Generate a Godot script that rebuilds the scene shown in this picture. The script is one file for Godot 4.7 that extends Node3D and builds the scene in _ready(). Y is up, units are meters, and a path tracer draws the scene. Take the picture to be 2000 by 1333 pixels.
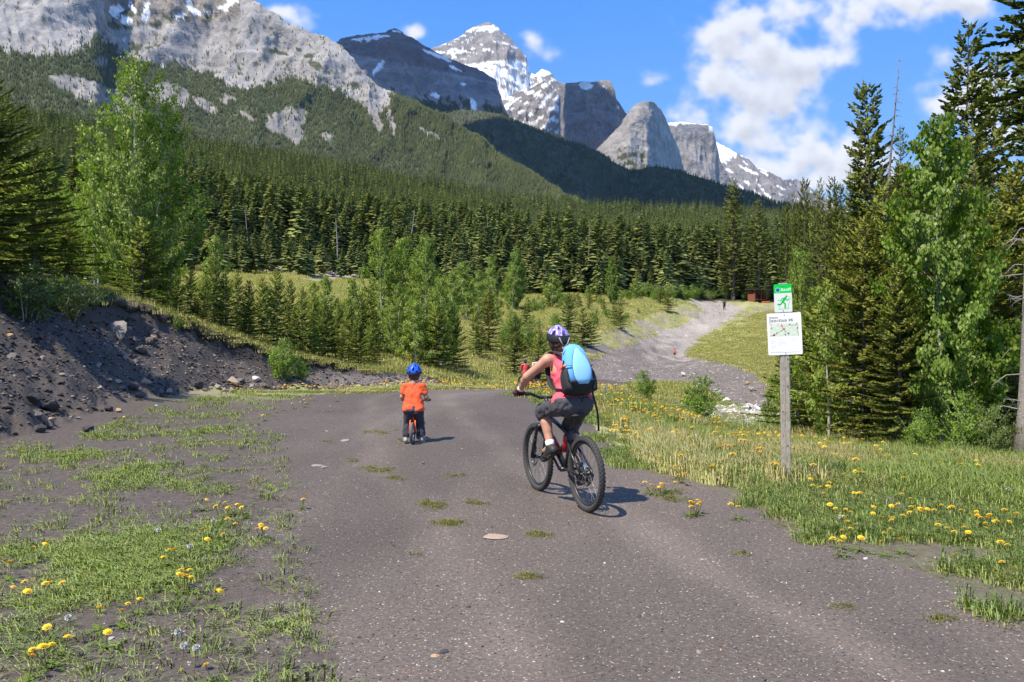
extends Node3D
# Gravel track in a mountain valley: a woman on a mountain bike and a child on a balance bike, spruce and aspen, limestone peaks.
# Places are worked out from sight lines: at(u, v, d) is the point d metres ahead that the photograph shows at column u, row v.

const F := 1732.0
const EYE := 1.62
const HOR := 660.0
var M := {}
var rng := RandomNumberGenerator.new()
var used_names := {}
var n_big := FastNoiseLite.new()
var n_mid := FastNoiseLite.new()
var n_ridge := FastNoiseLite.new()

func at(u: float, v: float, d: float) -> Vector3:
	return Vector3((u - 1000.0) / F * d, EYE - (v - HOR) / F * d, -d)

func rr(a: float, b: float) -> float:
	return rng.randf_range(a, b)

func lin(pts: Array, x: float) -> float:
	# piecewise linear through Vector2 points sorted by x
	if x <= pts[0].x:
		return pts[0].y
	for k in range(1, pts.size()):
		if x <= pts[k].x:
			var a: Vector2 = pts[k - 1]
			var b: Vector2 = pts[k]
			return lerpf(a.y, b.y, (x - a.x) / maxf(b.x - a.x, 1e-6))
	return pts[-1].y

func sm(pts: Array, x: float) -> float:
	# the same with eased corners
	var w := 0.35
	if x <= pts[0].x or x >= pts[-1].x:
		return lin(pts, x)
	var near := 1e9
	for q in pts:
		near = minf(near, absf(q.x - x))
	w = clampf(near * 0.7, 2.0, 12.0)
	return (lin(pts, x - w) + lin(pts, x + w)) * 0.5

class Mb:
	var v := PackedVector3Array()
	var c := PackedColorArray()
	var n := PackedVector3Array()
	var uv := PackedVector2Array()
	var i := PackedInt32Array()
	var col := Color.WHITE
	var use_uv := false
	func p(a: Vector3) -> int:
		v.append(a)
		c.append(col)
		if use_uv:
			uv.append(Vector2.ZERO)
		return v.size() - 1
	func tri(a: Vector3, b: Vector3, d: Vector3) -> void:
		var k := v.size()
		v.append(a); v.append(b); v.append(d)
		c.append(col); c.append(col); c.append(col)
		i.append(k); i.append(k + 1); i.append(k + 2)
	func quad(a: Vector3, b: Vector3, d: Vector3, e: Vector3) -> void:
		var k := v.size()
		v.append(a); v.append(b); v.append(d); v.append(e)
		c.append(col); c.append(col); c.append(col); c.append(col)
		i.append(k); i.append(k + 1); i.append(k + 2)
		i.append(k); i.append(k + 2); i.append(k + 3)
	func ring_join(a: int, b: int, sides: int) -> void:
		for s in sides:
			var t := (s + 1) % sides
			i.append(a + s); i.append(b + s); i.append(b + t)
			i.append(a + s); i.append(b + t); i.append(a + t)
	func tube(pts: Array, rad: Array, sides := 8, caps := true, squash := 1.0) -> void:
		var last := -1
		var start := v.size()
		var side := Vector3.ZERO
		for k in pts.size():
			var dir: Vector3 = (pts[mini(k + 1, pts.size() - 1)] - pts[maxi(k - 1, 0)]).normalized()
			if side == Vector3.ZERO:
				side = dir.cross(Vector3.UP if absf(dir.y) < 0.9 else Vector3.RIGHT).normalized()
			side = (side - dir * side.dot(dir)).normalized()
			var up := side.cross(dir).normalized()
			var first := v.size()
			var r: float = rad[mini(k, rad.size() - 1)]
			for s in sides:
				var a := TAU * s / sides
				p(pts[k] + side * cos(a) * r + up * sin(a) * r * squash)
			if last >= 0:
				ring_join(last, first, sides)
			last = first
		if caps:
			for e in [0, pts.size() - 1]:
				var m := p(pts[e])
				var first2: int = start + e * sides
				for s in sides:
					var t := (s + 1) % sides
					if e == 0:
						i.append(m); i.append(first2 + s); i.append(first2 + t)
					else:
						i.append(m); i.append(first2 + t); i.append(first2 + s)
	func box(center: Vector3, size: Vector3, b := Basis.IDENTITY, bevel := 0.0) -> void:
		var h := size * 0.5
		if bevel <= 0.0:
			var q := []
			for sx in [-1, 1]:
				for sy in [-1, 1]:
					for sz in [-1, 1]:
						q.append(center + b * Vector3(h.x * sx, h.y * sy, h.z * sz))
			for f in [[0, 1, 3, 2], [4, 6, 7, 5], [0, 4, 5, 1], [2, 3, 7, 6], [0, 2, 6, 4], [1, 5, 7, 3]]:
				quad(q[f[0]], q[f[1]], q[f[2]], q[f[3]])
			return
		var e := minf(bevel, minf(h.x, minf(h.y, h.z)) * 0.9)
		# rounded-rectangle slices along y
		var rings := []
		for y in [[-h.y, e], [-h.y + e, 0.0], [h.y - e, 0.0], [h.y, e]]:
			var ring := []
			var hx: float = h.x - y[1]
			var hz: float = h.z - y[1]
			for q in [[1, 0.6], [0.6, 1], [-0.6, 1], [-1, 0.6], [-1, -0.6], [-0.6, -1], [0.6, -1], [1, -0.6]]:
				var x: float = hx if q[0] == 1 else (-hx if q[0] == -1 else signf(q[0]) * (hx - e))
				var z: float = hz if q[1] == 1 else (-hz if q[1] == -1 else signf(q[1]) * (hz - e))
				ring.append(center + b * Vector3(x, y[0], z))
			rings.append(ring)
		for k in 3:
			for s in 8:
				var t := (s + 1) % 8
				quad(rings[k][s], rings[k][t], rings[k + 1][t], rings[k + 1][s])
		for k in [0, 3]:
			for s in range(1, 7):
				tri(rings[k][0], rings[k][s], rings[k][s + 1])
	func lathe(o: Vector3, axis: Vector3, prof: Array, sides := 16) -> void:
		# prof: Vector2(radius, along)
		var side := axis.cross(Vector3.UP if absf(axis.y) < 0.9 else Vector3.RIGHT).normalized()
		var up := side.cross(axis).normalized()
		var last := -1
		for q in prof:
			var first := v.size()
			for s in sides:
				var a := TAU * s / sides
				p(o + axis * q.y + (side * cos(a) + up * sin(a)) * q.x)
			if last >= 0:
				ring_join(last, first, sides)
			last = first
	func ball(o: Vector3, r: Vector3, b := Basis.IDENTITY, rows := 8, sides := 12) -> void:
		var last := -1
		for k in rows + 1:
			var t := PI * k / rows
			var first := v.size()
			for s in sides:
				var a := TAU * s / sides
				p(o + b * (Vector3(cos(a) * sin(t), cos(t), sin(a) * sin(t)) * r))
			if last >= 0:
				ring_join(last, first, sides)
			last = first
	func torus(o: Vector3, axis: Vector3, R: float, r: float, n1 := 40, n2 := 10, squash := 1.0) -> void:
		var side := axis.cross(Vector3.UP if absf(axis.y) < 0.9 else Vector3.RIGHT).normalized()
		var up := side.cross(axis).normalized()
		var k := v.size()
		for s in n1:
			var a := TAU * s / n1
			var dir := side * cos(a) + up * sin(a)
			for t in n2:
				var q := TAU * t / n2
				p(o + dir * (R + r * cos(q)) + axis * r * squash * sin(q))
		for s in n1:
			for t in n2:
				var s2 := (s + 1) % n1
				var t2 := (t + 1) % n2
				var a0 := k + s * n2 + t
				var a1 := k + s * n2 + t2
				var b0 := k + s2 * n2 + t
				var b1 := k + s2 * n2 + t2
				i.append(a0); i.append(b0); i.append(b1)
				i.append(a0); i.append(b1); i.append(a1)
	func mesh(smooth := false) -> ArrayMesh:
		var a := []
		a.resize(Mesh.ARRAY_MAX)
		a[Mesh.ARRAY_VERTEX] = v
		a[Mesh.ARRAY_COLOR] = c
		if n.size() == v.size() and n.size() > 0:
			a[Mesh.ARRAY_NORMAL] = n
		if uv.size() == v.size() and uv.size() > 0:
			a[Mesh.ARRAY_TEX_UV] = uv
		a[Mesh.ARRAY_INDEX] = i
		var m := ArrayMesh.new()
		m.add_surface_from_arrays(Mesh.PRIMITIVE_TRIANGLES, a)
		if smooth:
			var st := SurfaceTool.new()
			st.create_from(m, 0)
			st.generate_normals()
			return st.commit()
		return m

func numbered(called: String, parent: Node) -> String:
	var key := str(parent.get_instance_id()) + called
	if not used_names.has(key):
		used_names[key] = 0
		return called
	used_names[key] += 1
	return "%s_%03d" % [called, used_names[key]]

func obj(called: String, mesh: Mesh, mat: Material, parent: Node = self, tr := Transform3D.IDENTITY) -> MeshInstance3D:
	var o := MeshInstance3D.new()
	o.name = numbered(called, parent)
	o.mesh = mesh
	if mat:
		o.material_override = mat
	o.transform = tr
	parent.add_child(o, true)
	return o

func tag(o: Node, label: String, category: String, group := "") -> Node:
	o.set_meta("label", label)
	o.set_meta("category", category)
	if group:
		o.set_meta("group", group)
	return o

func thing(called: String, label: String, category: String, where := Vector3.ZERO, group := "") -> Node3D:
	var o := Node3D.new()
	o.name = numbered(called, self)
	o.position = where
	add_child(o, true)
	tag(o, label, category, group)
	return o

func struct(called: String, mesh: Mesh, mat: Material) -> MeshInstance3D:
	var o := obj(called, mesh, mat)
	o.set_meta("kind", "structure")
	return o

func stuff(called: String, label: String, category: String, mesh: Mesh, mat: Material, where: Array, tint: Array, parent: Node = self) -> MultiMeshInstance3D:
	var mm := MultiMesh.new()
	mm.transform_format = MultiMesh.TRANSFORM_3D
	mm.use_colors = not tint.is_empty()
	mm.mesh = mesh
	mm.instance_count = where.size()
	for k in where.size():
		mm.set_instance_transform(k, where[k])
		if mm.use_colors:
			mm.set_instance_color(k, tint[k])
	var o := MultiMeshInstance3D.new()
	o.name = numbered(called, parent)
	o.multimesh = mm
	o.material_override = mat
	parent.add_child(o, true)
	o.set_meta("kind", "stuff")
	if parent == self:
		o.set_meta("label", label)
		o.set_meta("category", category)
	return o

func copy(o: Node3D, where: Vector3, turn: float, scale := Vector3.ONE, label := "", group := "") -> Node3D:
	var base: String = o.name
	var cut := base.rfind("_")
	if cut > 0 and base.substr(cut + 1).is_valid_int():
		base = base.substr(0, cut)
	var r: Node3D = o.duplicate()
	r.name = numbered(base, self)
	add_child(r, true)
	r.transform = Transform3D(Basis(Vector3.UP, turn).scaled(scale), where)
	if label:
		r.set_meta("label", label)
	if group:
		r.set_meta("group", group)
	return r

func lc(r: float, g: float, b: float) -> Color:
	return Color(pow(r, 1.0 / 2.2), pow(g, 1.0 / 2.2), pow(b, 1.0 / 2.2))   # linear reflectance, stored finely for vertices

func mat(color: Color, rough := 0.8, vcol := false) -> StandardMaterial3D:
	# color is linear reflectance
	var m := StandardMaterial3D.new()
	m.albedo_color = color.linear_to_srgb()
	m.roughness = rough
	m.vertex_color_use_as_albedo = vcol
	m.vertex_color_is_srgb = vcol
	m.cull_mode = BaseMaterial3D.CULL_DISABLED
	return m

func tri_tex(m: StandardMaterial3D, tex: Texture2D, metres: float, nrm: Texture2D = null, strength := 1.0, world := true) -> StandardMaterial3D:
	m.albedo_texture = tex
	m.uv1_triplanar = true
	m.uv1_world_triplanar = world
	m.uv1_scale = Vector3.ONE / metres
	if nrm:
		m.normal_enabled = true
		m.normal_texture = nrm
		m.normal_scale = strength
	return m

func noise(seed_: int, freq: float, oct := 4, ridged := false) -> FastNoiseLite:
	var f := FastNoiseLite.new()
	f.seed = seed_
	f.noise_type = FastNoiseLite.TYPE_SIMPLEX_SMOOTH
	f.frequency = freq
	f.fractal_type = FastNoiseLite.FRACTAL_RIDGED if ridged else FastNoiseLite.FRACTAL_FBM
	f.fractal_octaves = oct
	return f

func _ready() -> void:
	rng.seed = 7
	var cam := Camera3D.new()
	cam.name = "camera"
	cam.position = Vector3(0, EYE, 0)
	cam.rotation.x = -atan(6.5 / F)
	cam.fov = rad_to_deg(2.0 * atan(666.5 / F))
	cam.near = 0.1
	cam.far = 20000.0
	add_child(cam)
	cam.current = true
	var sun := DirectionalLight3D.new()
	sun.name = "sun"
	sun.light_energy = 1.6
	sun.light_color = Color(1.0, 0.955, 0.88)
	sun.light_angular_distance = 0.53
	sun.shadow_enabled = true
	add_child(sun)
	sun.look_at_from_position(SUN * 10.0, Vector3.ZERO)
	var env := Environment.new()
	env.background_mode = Environment.BG_SKY
	var sky := Sky.new()
	var pano := PanoramaSkyMaterial.new()
	pano.panorama = ImageTexture.create_from_image(sky_image())
	sky.sky_material = pano
	env.sky = sky
	env.tonemap_mode = Environment.TONE_MAPPER_LINEAR
	env.tonemap_exposure = 1.5
	env.fog_enabled = true
	env.fog_light_color = Color(0.62, 0.74, 0.95)
	env.fog_density = 0.000014
	env.sdfgi_enabled = true
	env.ssao_enabled = true
	env.ssil_enabled = true
	var we := WorldEnvironment.new()
	we.name = "world_environment"
	we.environment = env
	add_child(we)
	build_all()

const SUN := Vector3(-0.45, 1.0, 0.38)

# ---------------------------------------------------------------- sky

func cloud_cover(u: float, v: float, fine: FastNoiseLite) -> Vector2:
	# (cover, body) of the fair-weather cloud at an angle written as photograph column and row
	var s := 0.0
	for q in CLOUDS:
		var a: float = (u - q[0]) / q[2]
		var b: float = (v - q[1]) / q[3]
		var e: float = a * a + b * b
		if e < 5.0:
			s += exp(-e * 1.1) * q[4]
	var f := fine.get_noise_2d(u, v * 1.25)
	var dens := s * 0.88 + f * (0.32 + 0.62 * minf(s, 0.8)) - 0.2
	return Vector2(smoothstep(0.0, 0.92, dens), dens)

const CLOUDS := [
	[1480, 95, 60, 40, 0.45], 	[1425, 55, 95, 60, 0.9], [1390, 110, 45, 45, 0.5], [1500, 20, 60, 40, 0.8], [1650, 15, 90, 45, 1.0], [1810, 5, 120, 45, 1.2], [1900, 0, 70, 30, 0.7], [1640, 65, 45, 40, 0.45],
	[1510, 140, 105, 55, 1.1], [1400, 165, 90, 28, 0.7], [1590, 120, 85, 34, 0.8], [1480, 195, 80, 40, 0.8], [1545, 205, 60, 25, 0.5],
	[1450, 240, 80, 36, 0.75], [1520, 270, 130, 45, 0.75], [1630, 305, 90, 34, 0.8], [1335, 220, 38, 24, 1.0], [1480, 325, 110, 40, 0.65], [1580, 350, 200, 34, 0.7], [1690, 250, 60, 40, 0.25],
	[580, 38, 42, 24, 1.3], [545, 22, 30, 12, 0.7], [812, 66, 24, 18, 1.1], [1048, 95, 30, 34, 0.8], [1275, 160, 32, 22, 0.45], [1030, 70, 30, 14, 0.35], [1085, 105, 20, 22, 0.3],
	[1850, 190, 60, 42, 1.0], [1925, 170, 70, 60, 0.9], [1950, 260, 90, 70, 0.85], [1845, 105, 34, 22, 0.4], [1700, 330, 100, 60, 0.6], [1990, 90, 40, 40, 0.3],
	[2350, 120, 220, 90, 0.8], [-400, 60, 260, 70, 0.8], [300, -220, 260, 70, 0.9], [1200, -260, 320, 90, 0.9], [2100, -330, 300, 110, 0.8]]

func sky_rgb(dir: Vector3, fine: FastNoiseLite, loose: FastNoiseLite) -> Color:
	var up := clampf(dir.y, -0.05, 1.0)
	var low := Color(0.215, 0.43, 0.68)
	var high := Color(0.065, 0.235, 0.69)
	var c := low.lerp(high, smoothstep(0.0, 0.42, up))
	if dir.z < -0.2:
		var u := 1000.0 + F * dir.x / -dir.z
		var v := HOR - F * dir.y / -dir.z
		if u > -900 and u < 2900 and v > -700:
			var k := cloud_cover(u, v, fine)
			if k.x > 0.0:
				var above := cloud_cover(u - 8, v - 22, fine)
				var shade := clampf(above.y - 0.5, 0.0, 1.0) * 0.28
				c = c.lerp(Color(0.655, 0.665, 0.69) * (1.0 - shade), k.x * 0.93)
			return c
	if up > 0.02:
		# the same scattered cloud over the rest of the sky
		var q := dir / (up + 0.12)
		var f := loose.get_noise_2d(q.x * 100.0, q.z * 100.0)
		c = c.lerp(Color(0.64, 0.655, 0.69), smoothstep(0.08, 0.42, f) * 0.85 * smoothstep(0.02, 0.1, up))
	return c

func sky_image() -> Image:
	var fine := noise(31, 0.012, 6)
	var loose := noise(32, 0.011, 5)
	var dir_of := func(x: float, y: float, w: float, h: float) -> Vector3:
		var a := x / w * TAU
		var e := y / h * PI
		return Vector3(sin(a) * sin(e), cos(e), -cos(a) * sin(e))
	var small := Image.create(512, 256, false, Image.FORMAT_RGBF)
	for y in 256:
		for x in 512:
			small.set_pixel(x, y, sky_rgb(dir_of.call(x + 0.5, y + 0.5, 512.0, 256.0), fine, loose))
	small.resize(4096, 2048, Image.INTERPOLATE_BILINEAR)
	# the part towards the mountains in full detail
	for y in range(730, 1030):
		for k in range(-400, 400):
			small.set_pixel((k + 4096) % 4096, y, sky_rgb(dir_of.call(k + 0.5, y + 0.5, 4096.0, 2048.0), fine, loose))
	return small

# ---------------------------------------------------------------- materials

func speckle(size: int, seed_: int, dark: float, light: float, n_stones: int, tones: Array, rmin: float, rmax: float) -> Array:
	# packed gravel: (colour, height) tiles of rounded grains over fine noise
	var r := RandomNumberGenerator.new()
	r.seed = seed_
	var f := noise(seed_, 0.04, 5)
	var base := f.get_seamless_image(size, size)
	base.convert(Image.FORMAT_RF)
	var g := noise(seed_ + 1, 0.25, 3).get_seamless_image(size, size)
	g.convert(Image.FORMAT_RF)
	var c := Image.create(size, size, false, Image.FORMAT_RGB8)
	var h := Image.create(size, size, false, Image.FORMAT_RF)
	for y in size:
		for x in size:
			var t: float = base.get_pixel(x, y).r * 0.5 + g.get_pixel(x, y).r * 0.5
			var v := lerpf(dark, light, t)
			c.set_pixel(x, y, Color(v, v * 0.985, v * 0.975))
			h.set_pixel(x, y, Color(t * 0.4, 0, 0))
	for k in n_stones:
		var cx := r.randf() * size
		var cy := r.randf() * size
		var rad := rmin + pow(r.randf(), 3.0) * (rmax - rmin)
		var tone: Color = tones[r.randi() % tones.size()]
		tone = tone * (0.8 + r.randf() * 0.4)
		var el := 0.6 + r.randf() * 0.4
		var an := r.randf() * PI
		var ca := cos(an)
		var sa := sin(an)
		var R := int(ceil(rad))
		for dy in range(-R, R + 1):
			for dx in range(-R, R + 1):
				var ex := (dx * ca + dy * sa) / rad
				var ey := (-dx * sa + dy * ca) / (rad * el)
				var e := ex * ex + ey * ey
				if e < 1.0:
					var X := posmod(int(cx) + dx, size)
					var Y := posmod(int(cy) + dy, size)
					c.set_pixel(X, Y, tone)
					h.set_pixel(X, Y, Color(0.4 + 0.6 * sqrt(1.0 - e) * minf(1.0, rad / rmax * 1.5), 0, 0))
	return [ImageTexture.create_from_image(c), normal_of(h, 3.0), gain(c)]

func normal_of(h: Image, s: float) -> ImageTexture:
	var g := h.duplicate() as Image
	g.convert(Image.FORMAT_RGBA8)
	g.bump_map_to_normal_map(s)
	return ImageTexture.create_from_image(g)

func gain(c: Image) -> Color:
	# brings the mean of a tile to 1, so that vertex colours are the true reflectance
	var s := Vector3.ZERO
	var n := 0
	for y in range(0, c.get_height(), 4):
		for x in range(0, c.get_width(), 4):
			var q := c.get_pixel(x, y).srgb_to_linear()
			s += Vector3(q.r, q.g, q.b)
			n += 1
	s /= n
	return Color(1.0 / s.x, 1.0 / s.y, 1.0 / s.z).linear_to_srgb()

func rock_tex(size: int, seed_: int) -> Array:
	# bedded limestone: beds dip a little, cracks cross them
	var f := noise(seed_, 0.012, 6)
	var warp_ := f.get_seamless_image(size, size)
	warp_.convert(Image.FORMAT_RF)
	var rid := noise(seed_ + 3, 0.02, 5, true).get_seamless_image(size, size)
	rid.convert(Image.FORMAT_RF)
	var c := Image.create(size, size, false, Image.FORMAT_RGB8)
	var h := Image.create(size, size, false, Image.FORMAT_RF)
	for y in size:
		for x in size:
			var w: float = warp_.get_pixel(x, y).r
			var k: float = rid.get_pixel(x, y).r
			var bed := sin((y + (w - 0.5) * 90.0) / size * TAU * 14.0) * 0.5 + 0.5
			bed = bed * 0.5 + (sin((y + (w - 0.5) * 60.0) / size * TAU * 37.0) * 0.5 + 0.5) * 0.5
			var t := 0.45 * w + 0.3 * bed + 0.35 * k
			var v := clampf(0.55 + 0.55 * t, 0.0, 1.0)
			c.set_pixel(x, y, Color(v, v * 0.99, v * 0.975))
			h.set_pixel(x, y, Color(clampf(t, 0, 1), 0, 0))
	return [ImageTexture.create_from_image(c), normal_of(h, 8.0), gain(c)]

func wood_tex() -> ImageTexture:
	# weathered timber: long grey grain with darker checks
	var f := noise(92, 0.05, 4)
	var im := Image.create(256, 512, false, Image.FORMAT_RGB8)
	for y in 512:
		for x in 256:
			var t := f.get_noise_2d(x * 4.0, y * 0.22) * 0.5 + 0.5
			var k := f.get_noise_2d(x * 9.0 + 300.0, y * 0.12)
			var v := 0.72 + 0.35 * t - (0.35 if k > 0.36 else 0.0)
			v = clampf(v, 0.0, 1.0)
			im.set_pixel(x, y, Color(v, v * 0.985, v * 0.96))
	return ImageTexture.create_from_image(im)

func build_materials() -> void:
	var pale_tones := [Color(1, 0.99, 0.96), Color(0.95, 0.93, 0.9), Color(0.85, 0.84, 0.84), Color(0.62, 0.6, 0.6), Color(0.5, 0.48, 0.48), Color(0.72, 0.62, 0.52), Color(0.42, 0.41, 0.42)]
	var dark_tones := [Color(0.45, 0.44, 0.45), Color(0.4, 0.38, 0.38), Color(0.55, 0.53, 0.53), Color(0.5, 0.46, 0.43), Color(0.33, 0.32, 0.33), Color(0.62, 0.6, 0.59), Color(0.8, 0.78, 0.75), Color(0.88, 0.86, 0.82)]
	var road_tones := dark_tones + [Color(0.78, 0.75, 0.71), Color(0.7, 0.67, 0.62), Color(0.66, 0.58, 0.5), Color(0.6, 0.57, 0.54)]
	var g1 := speckle(1024, 3, 0.30, 0.66, 8500, road_tones, 1.2, 5.4)
	M.road = tri_tex(mat(Color(2.6, 2.6, 2.6), 0.92, true), g1[0], 1.7, g1[1], 1.0)
	M.road.albedo_color = g1[2]
	var g2 := speckle(512, 4, 0.5, 0.9, 1500, pale_tones, 2.0, 9.0)
	M.pale = tri_tex(mat(Color.WHITE, 0.95, true), g2[0], 5.0, g2[1], 1.0)
	M.pale.albedo_color = g2[2]
	var g3 := speckle(512, 5, 0.5, 1.0, 900, dark_tones, 2.0, 8.0)
	M.shale = tri_tex(mat(Color.WHITE, 0.9, true), g3[0], 1.3, g3[1], 1.3)
	M.shale.albedo_color = g3[2]
	var g4 := speckle(512, 6, 0.55, 1.0, 1200, [Color(1, 1, 0.9), Color(0.8, 0.85, 0.6), Color(0.6, 0.62, 0.5), Color(0.5, 0.5, 0.45)], 1.0, 4.0)
	M.meadow = tri_tex(mat(Color.WHITE, 0.95, true), g4[0], 2.3, g4[1], 1.0)
	M.meadow.albedo_color = g4[2]
	var rk := rock_tex(512, 11)
	M.peak = tri_tex(mat(Color.WHITE, 0.95, true), rk[0], 420.0, rk[1], 0.75)
	M.peak.albedo_color = rk[2]
	M.foliage = mat(Color.WHITE, 0.7, true)
	M.foliage.backlight_enabled = true
	M.foliage.backlight = Color(0.62, 0.7, 0.28)
	M.leaf = mat(Color.WHITE, 0.45, true)
	M.leaf.metallic_specular = 0.4
	M.leaf.backlight_enabled = true
	M.leaf.backlight = Color(0.8, 0.95, 0.3)
	M.bark = tri_tex(mat(Color.WHITE, 0.9, true), rk[0], 0.6, rk[1], 1.0)
	M.bark.albedo_color = rk[2]
	M.aspen_bark = tri_tex(mat(Color.WHITE, 0.7, true), rk[0], 0.5)
	M.aspen_bark.albedo_color = rk[2]
	M.scaly = tri_tex(mat(Color.WHITE, 0.9, true), g2[0], 0.55, g2[1], 1.2)
	M.scaly.albedo_color = g2[2]
	M.grass = mat(Color.WHITE, 0.6, true)
	M.grass.backlight_enabled = true
	M.grass.backlight = Color(0.65, 0.7, 0.3)
	M.herb = mat(Color.WHITE, 0.55, true)
	M.petal = mat(Color.WHITE, 0.7, true)
	M.petal_far = mat(Color.WHITE, 0.8, true)
	M.chip = mat(Color.WHITE, 0.8, true)
	M.galv = mat(Color(0.45, 0.48, 0.49), 0.5)
	M.timber = tri_tex(mat(Color(0.46, 0.43, 0.385), 0.85), wood_tex(), 0.5, null, 1.0, false)
	M.needle_far = mat(Color.WHITE, 0.9, true)
	M.needle_far.backlight_enabled = true
	M.needle_far.backlight = Color(0.55, 0.6, 0.28)
	for k in [M.foliage, M.grass, M.herb, M.needle_far]:
		k.metallic_specular = 0.22
	M.cloud = mat(Color(0.9, 0.9, 0.9), 1.0)
	M.stone = tri_tex(mat(Color.WHITE, 0.85, true), rk[0], 0.5, rk[1], 0.8, false)
	M.stone.albedo_color = rk[2]

# ---------------------------------------------------------------- ground

const TOE := [[-8.0, -14.0, 2.5], [-7.4, 2.0, 2.5], [-7.2, 12.5, 2.6], [-8.3, 19.0, 2.4], [-8.2, 23.0, 2.1], [-7.2, 25.2, 1.65], [-5.8, 27.6, 1.3], [-4.6, 29.5, 0.9], [-3.0, 32.0, 0.42], [-0.5, 38.0, 0.05], [3.0, 50.0, 0.0]]   # foot of the cut bank: x, metres ahead, height of the bank
const KNOTS := [   # column, row, metres ahead of points of the ground in the photograph
	[1250, 870, 14.3], [1400, 880, 14], [1300, 830, 20], [1400, 850, 32], [1250, 790, 30], [1200, 765, 34], [1150, 745, 62], [1300, 748, 60], [1250, 757, 55], [1450, 770, 50], [1480, 820, 40], [1420, 842, 37], [1550, 850, 28], [1550, 870, 18],
	[1060, 768, 45], [900, 757, 36], [800, 752, 30], [900, 760, 28], [520, 690, 29.5], [600, 706, 31], [700, 726, 33], [1000, 733, 52], [900, 715, 48], [1000, 690, 65], [1100, 680, 76], [950, 640, 85], [1100, 620, 100], [1200, 640, 100], [1300, 605, 140], [1200, 585, 150], [1000, 570, 150], [1340, 592, 150], [900, 600, 110], [800, 560, 130], [620, 545, 120], [480, 530, 125],
	[800, 700, 42], [700, 690, 40], [540, 672, 33], [440, 652, 32], [300, 605, 27], [100, 560, 22], [0, 530, 20], [200, 560, 40], [-150, 530, 17], [300, 580, 60],
	[1318, 703, 100], [1230, 702, 90], [1330, 652, 130], [1400, 605, 158], [1480, 595, 165], [1500, 640, 130], [1450, 692, 90], [1550, 655, 120], [1560, 700, 80], [1600, 760, 45], [1700, 810, 25], [1850, 882, 14.5], [2000, 892, 14], [2150, 840, 24], [2100, 700, 80],
	[-200, 180, 700], [0, 225, 900], [350, 285, 900], [640, 335, 850], [950, 428, 700], [1140, 468, 600], [1300, 492, 450], [1540, 505, 400], [1800, 480, 400], [2300, 500, 400], [0, 480, 150], [350, 490, 160], [700, 500, 190], [1000, 528, 230], [1300, 548, 230], [1540, 565, 200], [0, 360, 400], [500, 405, 400], [900, 466, 380], [1100, 508, 350], [2000, 590, 150], [-500, 300, 500], [-900, 420, 200]]
const FLAT := [[-4, 2, 0.0], [4, 2, 0.0], [0, 0, 0.0], [0, 4, 0.0], [3, 8, 0.0], [-3, 8, 0.0], [0, 8, 0.0], [5, 9.5, 0.0], [0, 12.3, 0.15], [-4, 13, 0.12], [-7, 13, 0.1], [3, 12.5, 0.02], [1.7, 16.5, 0.08], [-2, 18, 0.2], [-7, 19, 0.12], [-3, 23, 0.16], [0.5, 23, 0.12], [-6, 24, 0.14], [12, 4, 0.0], [-6.5, 5, 0.0], [6, 12, -0.08], [3.05, 9.85, 0.0], [3.7, 8.6, 0.0], [2.3, 10.8, 0.02], [4.2, 10.6, -0.03]]
var rbf_x := PackedVector2Array()
var rbf_w := PackedFloat64Array()
var az := PackedFloat32Array()
var hgt := PackedFloat32Array()
const NR := 400
const R0 := 0.7
const RSTEP := 0.0183
var n_bump := noise(5, 0.35, 3)
var n_roll := noise(6, 0.02, 3)
var n_edge := noise(8, 0.5, 4)

func bank_dist(x: float, d: float) -> Vector2:
	# (metres to the left of the foot of the bank, negative on the road side; the bank's height there)
	var best := 1e9
	var s := 1.0
	var h := 0.0
	for k in TOE.size() - 1:
		var a := Vector2(TOE[k][0], TOE[k][1])
		var b := Vector2(TOE[k + 1][0], TOE[k + 1][1])
		var ab := b - a
		var t := clampf((Vector2(x, d) - a).dot(ab) / ab.length_squared(), 0.0, 1.0)
		var q := a + ab * t
		var e := Vector2(x, d).distance_to(q)
		if e < best:
			best = e
			s = 1.0 if ab.cross(Vector2(x, d) - q) > 0.0 else -1.0
			h = lerpf(TOE[k][2], TOE[k + 1][2], t)
	return Vector2(best * s, h)

func bank_part(x: float, d: float) -> Vector2:
	# (height that the bank adds, share of the way up it)
	if d > 60.0 or x > 1.0 or d < -20.0:
		return Vector2(0, 1 if x < 1.0 and d > 35.0 else 0)
	var bd := bank_dist(x, d)
	var h := bd.y
	var w := 0.7 + h * 1.0
	var e := bd.x + n_edge.get_noise_2d(x * 1.4, d * 1.4) * 0.5 * minf(h, 1.0)
	var s := clampf(e / w, 0.0, 1.0)
	var f := s * 0.8 if s < 0.85 else lerpf(0.68, 1.0, smoothstep(0.85, 1.0, s))
	return Vector2(h * f, s)

func warp(x: float, d: float) -> Vector2:
	return Vector2(x / (maxf(d, -4.0) + 8.0) * 2.0, log(maxf(d, -4.0) + 8.0) * 0.8)

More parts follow.
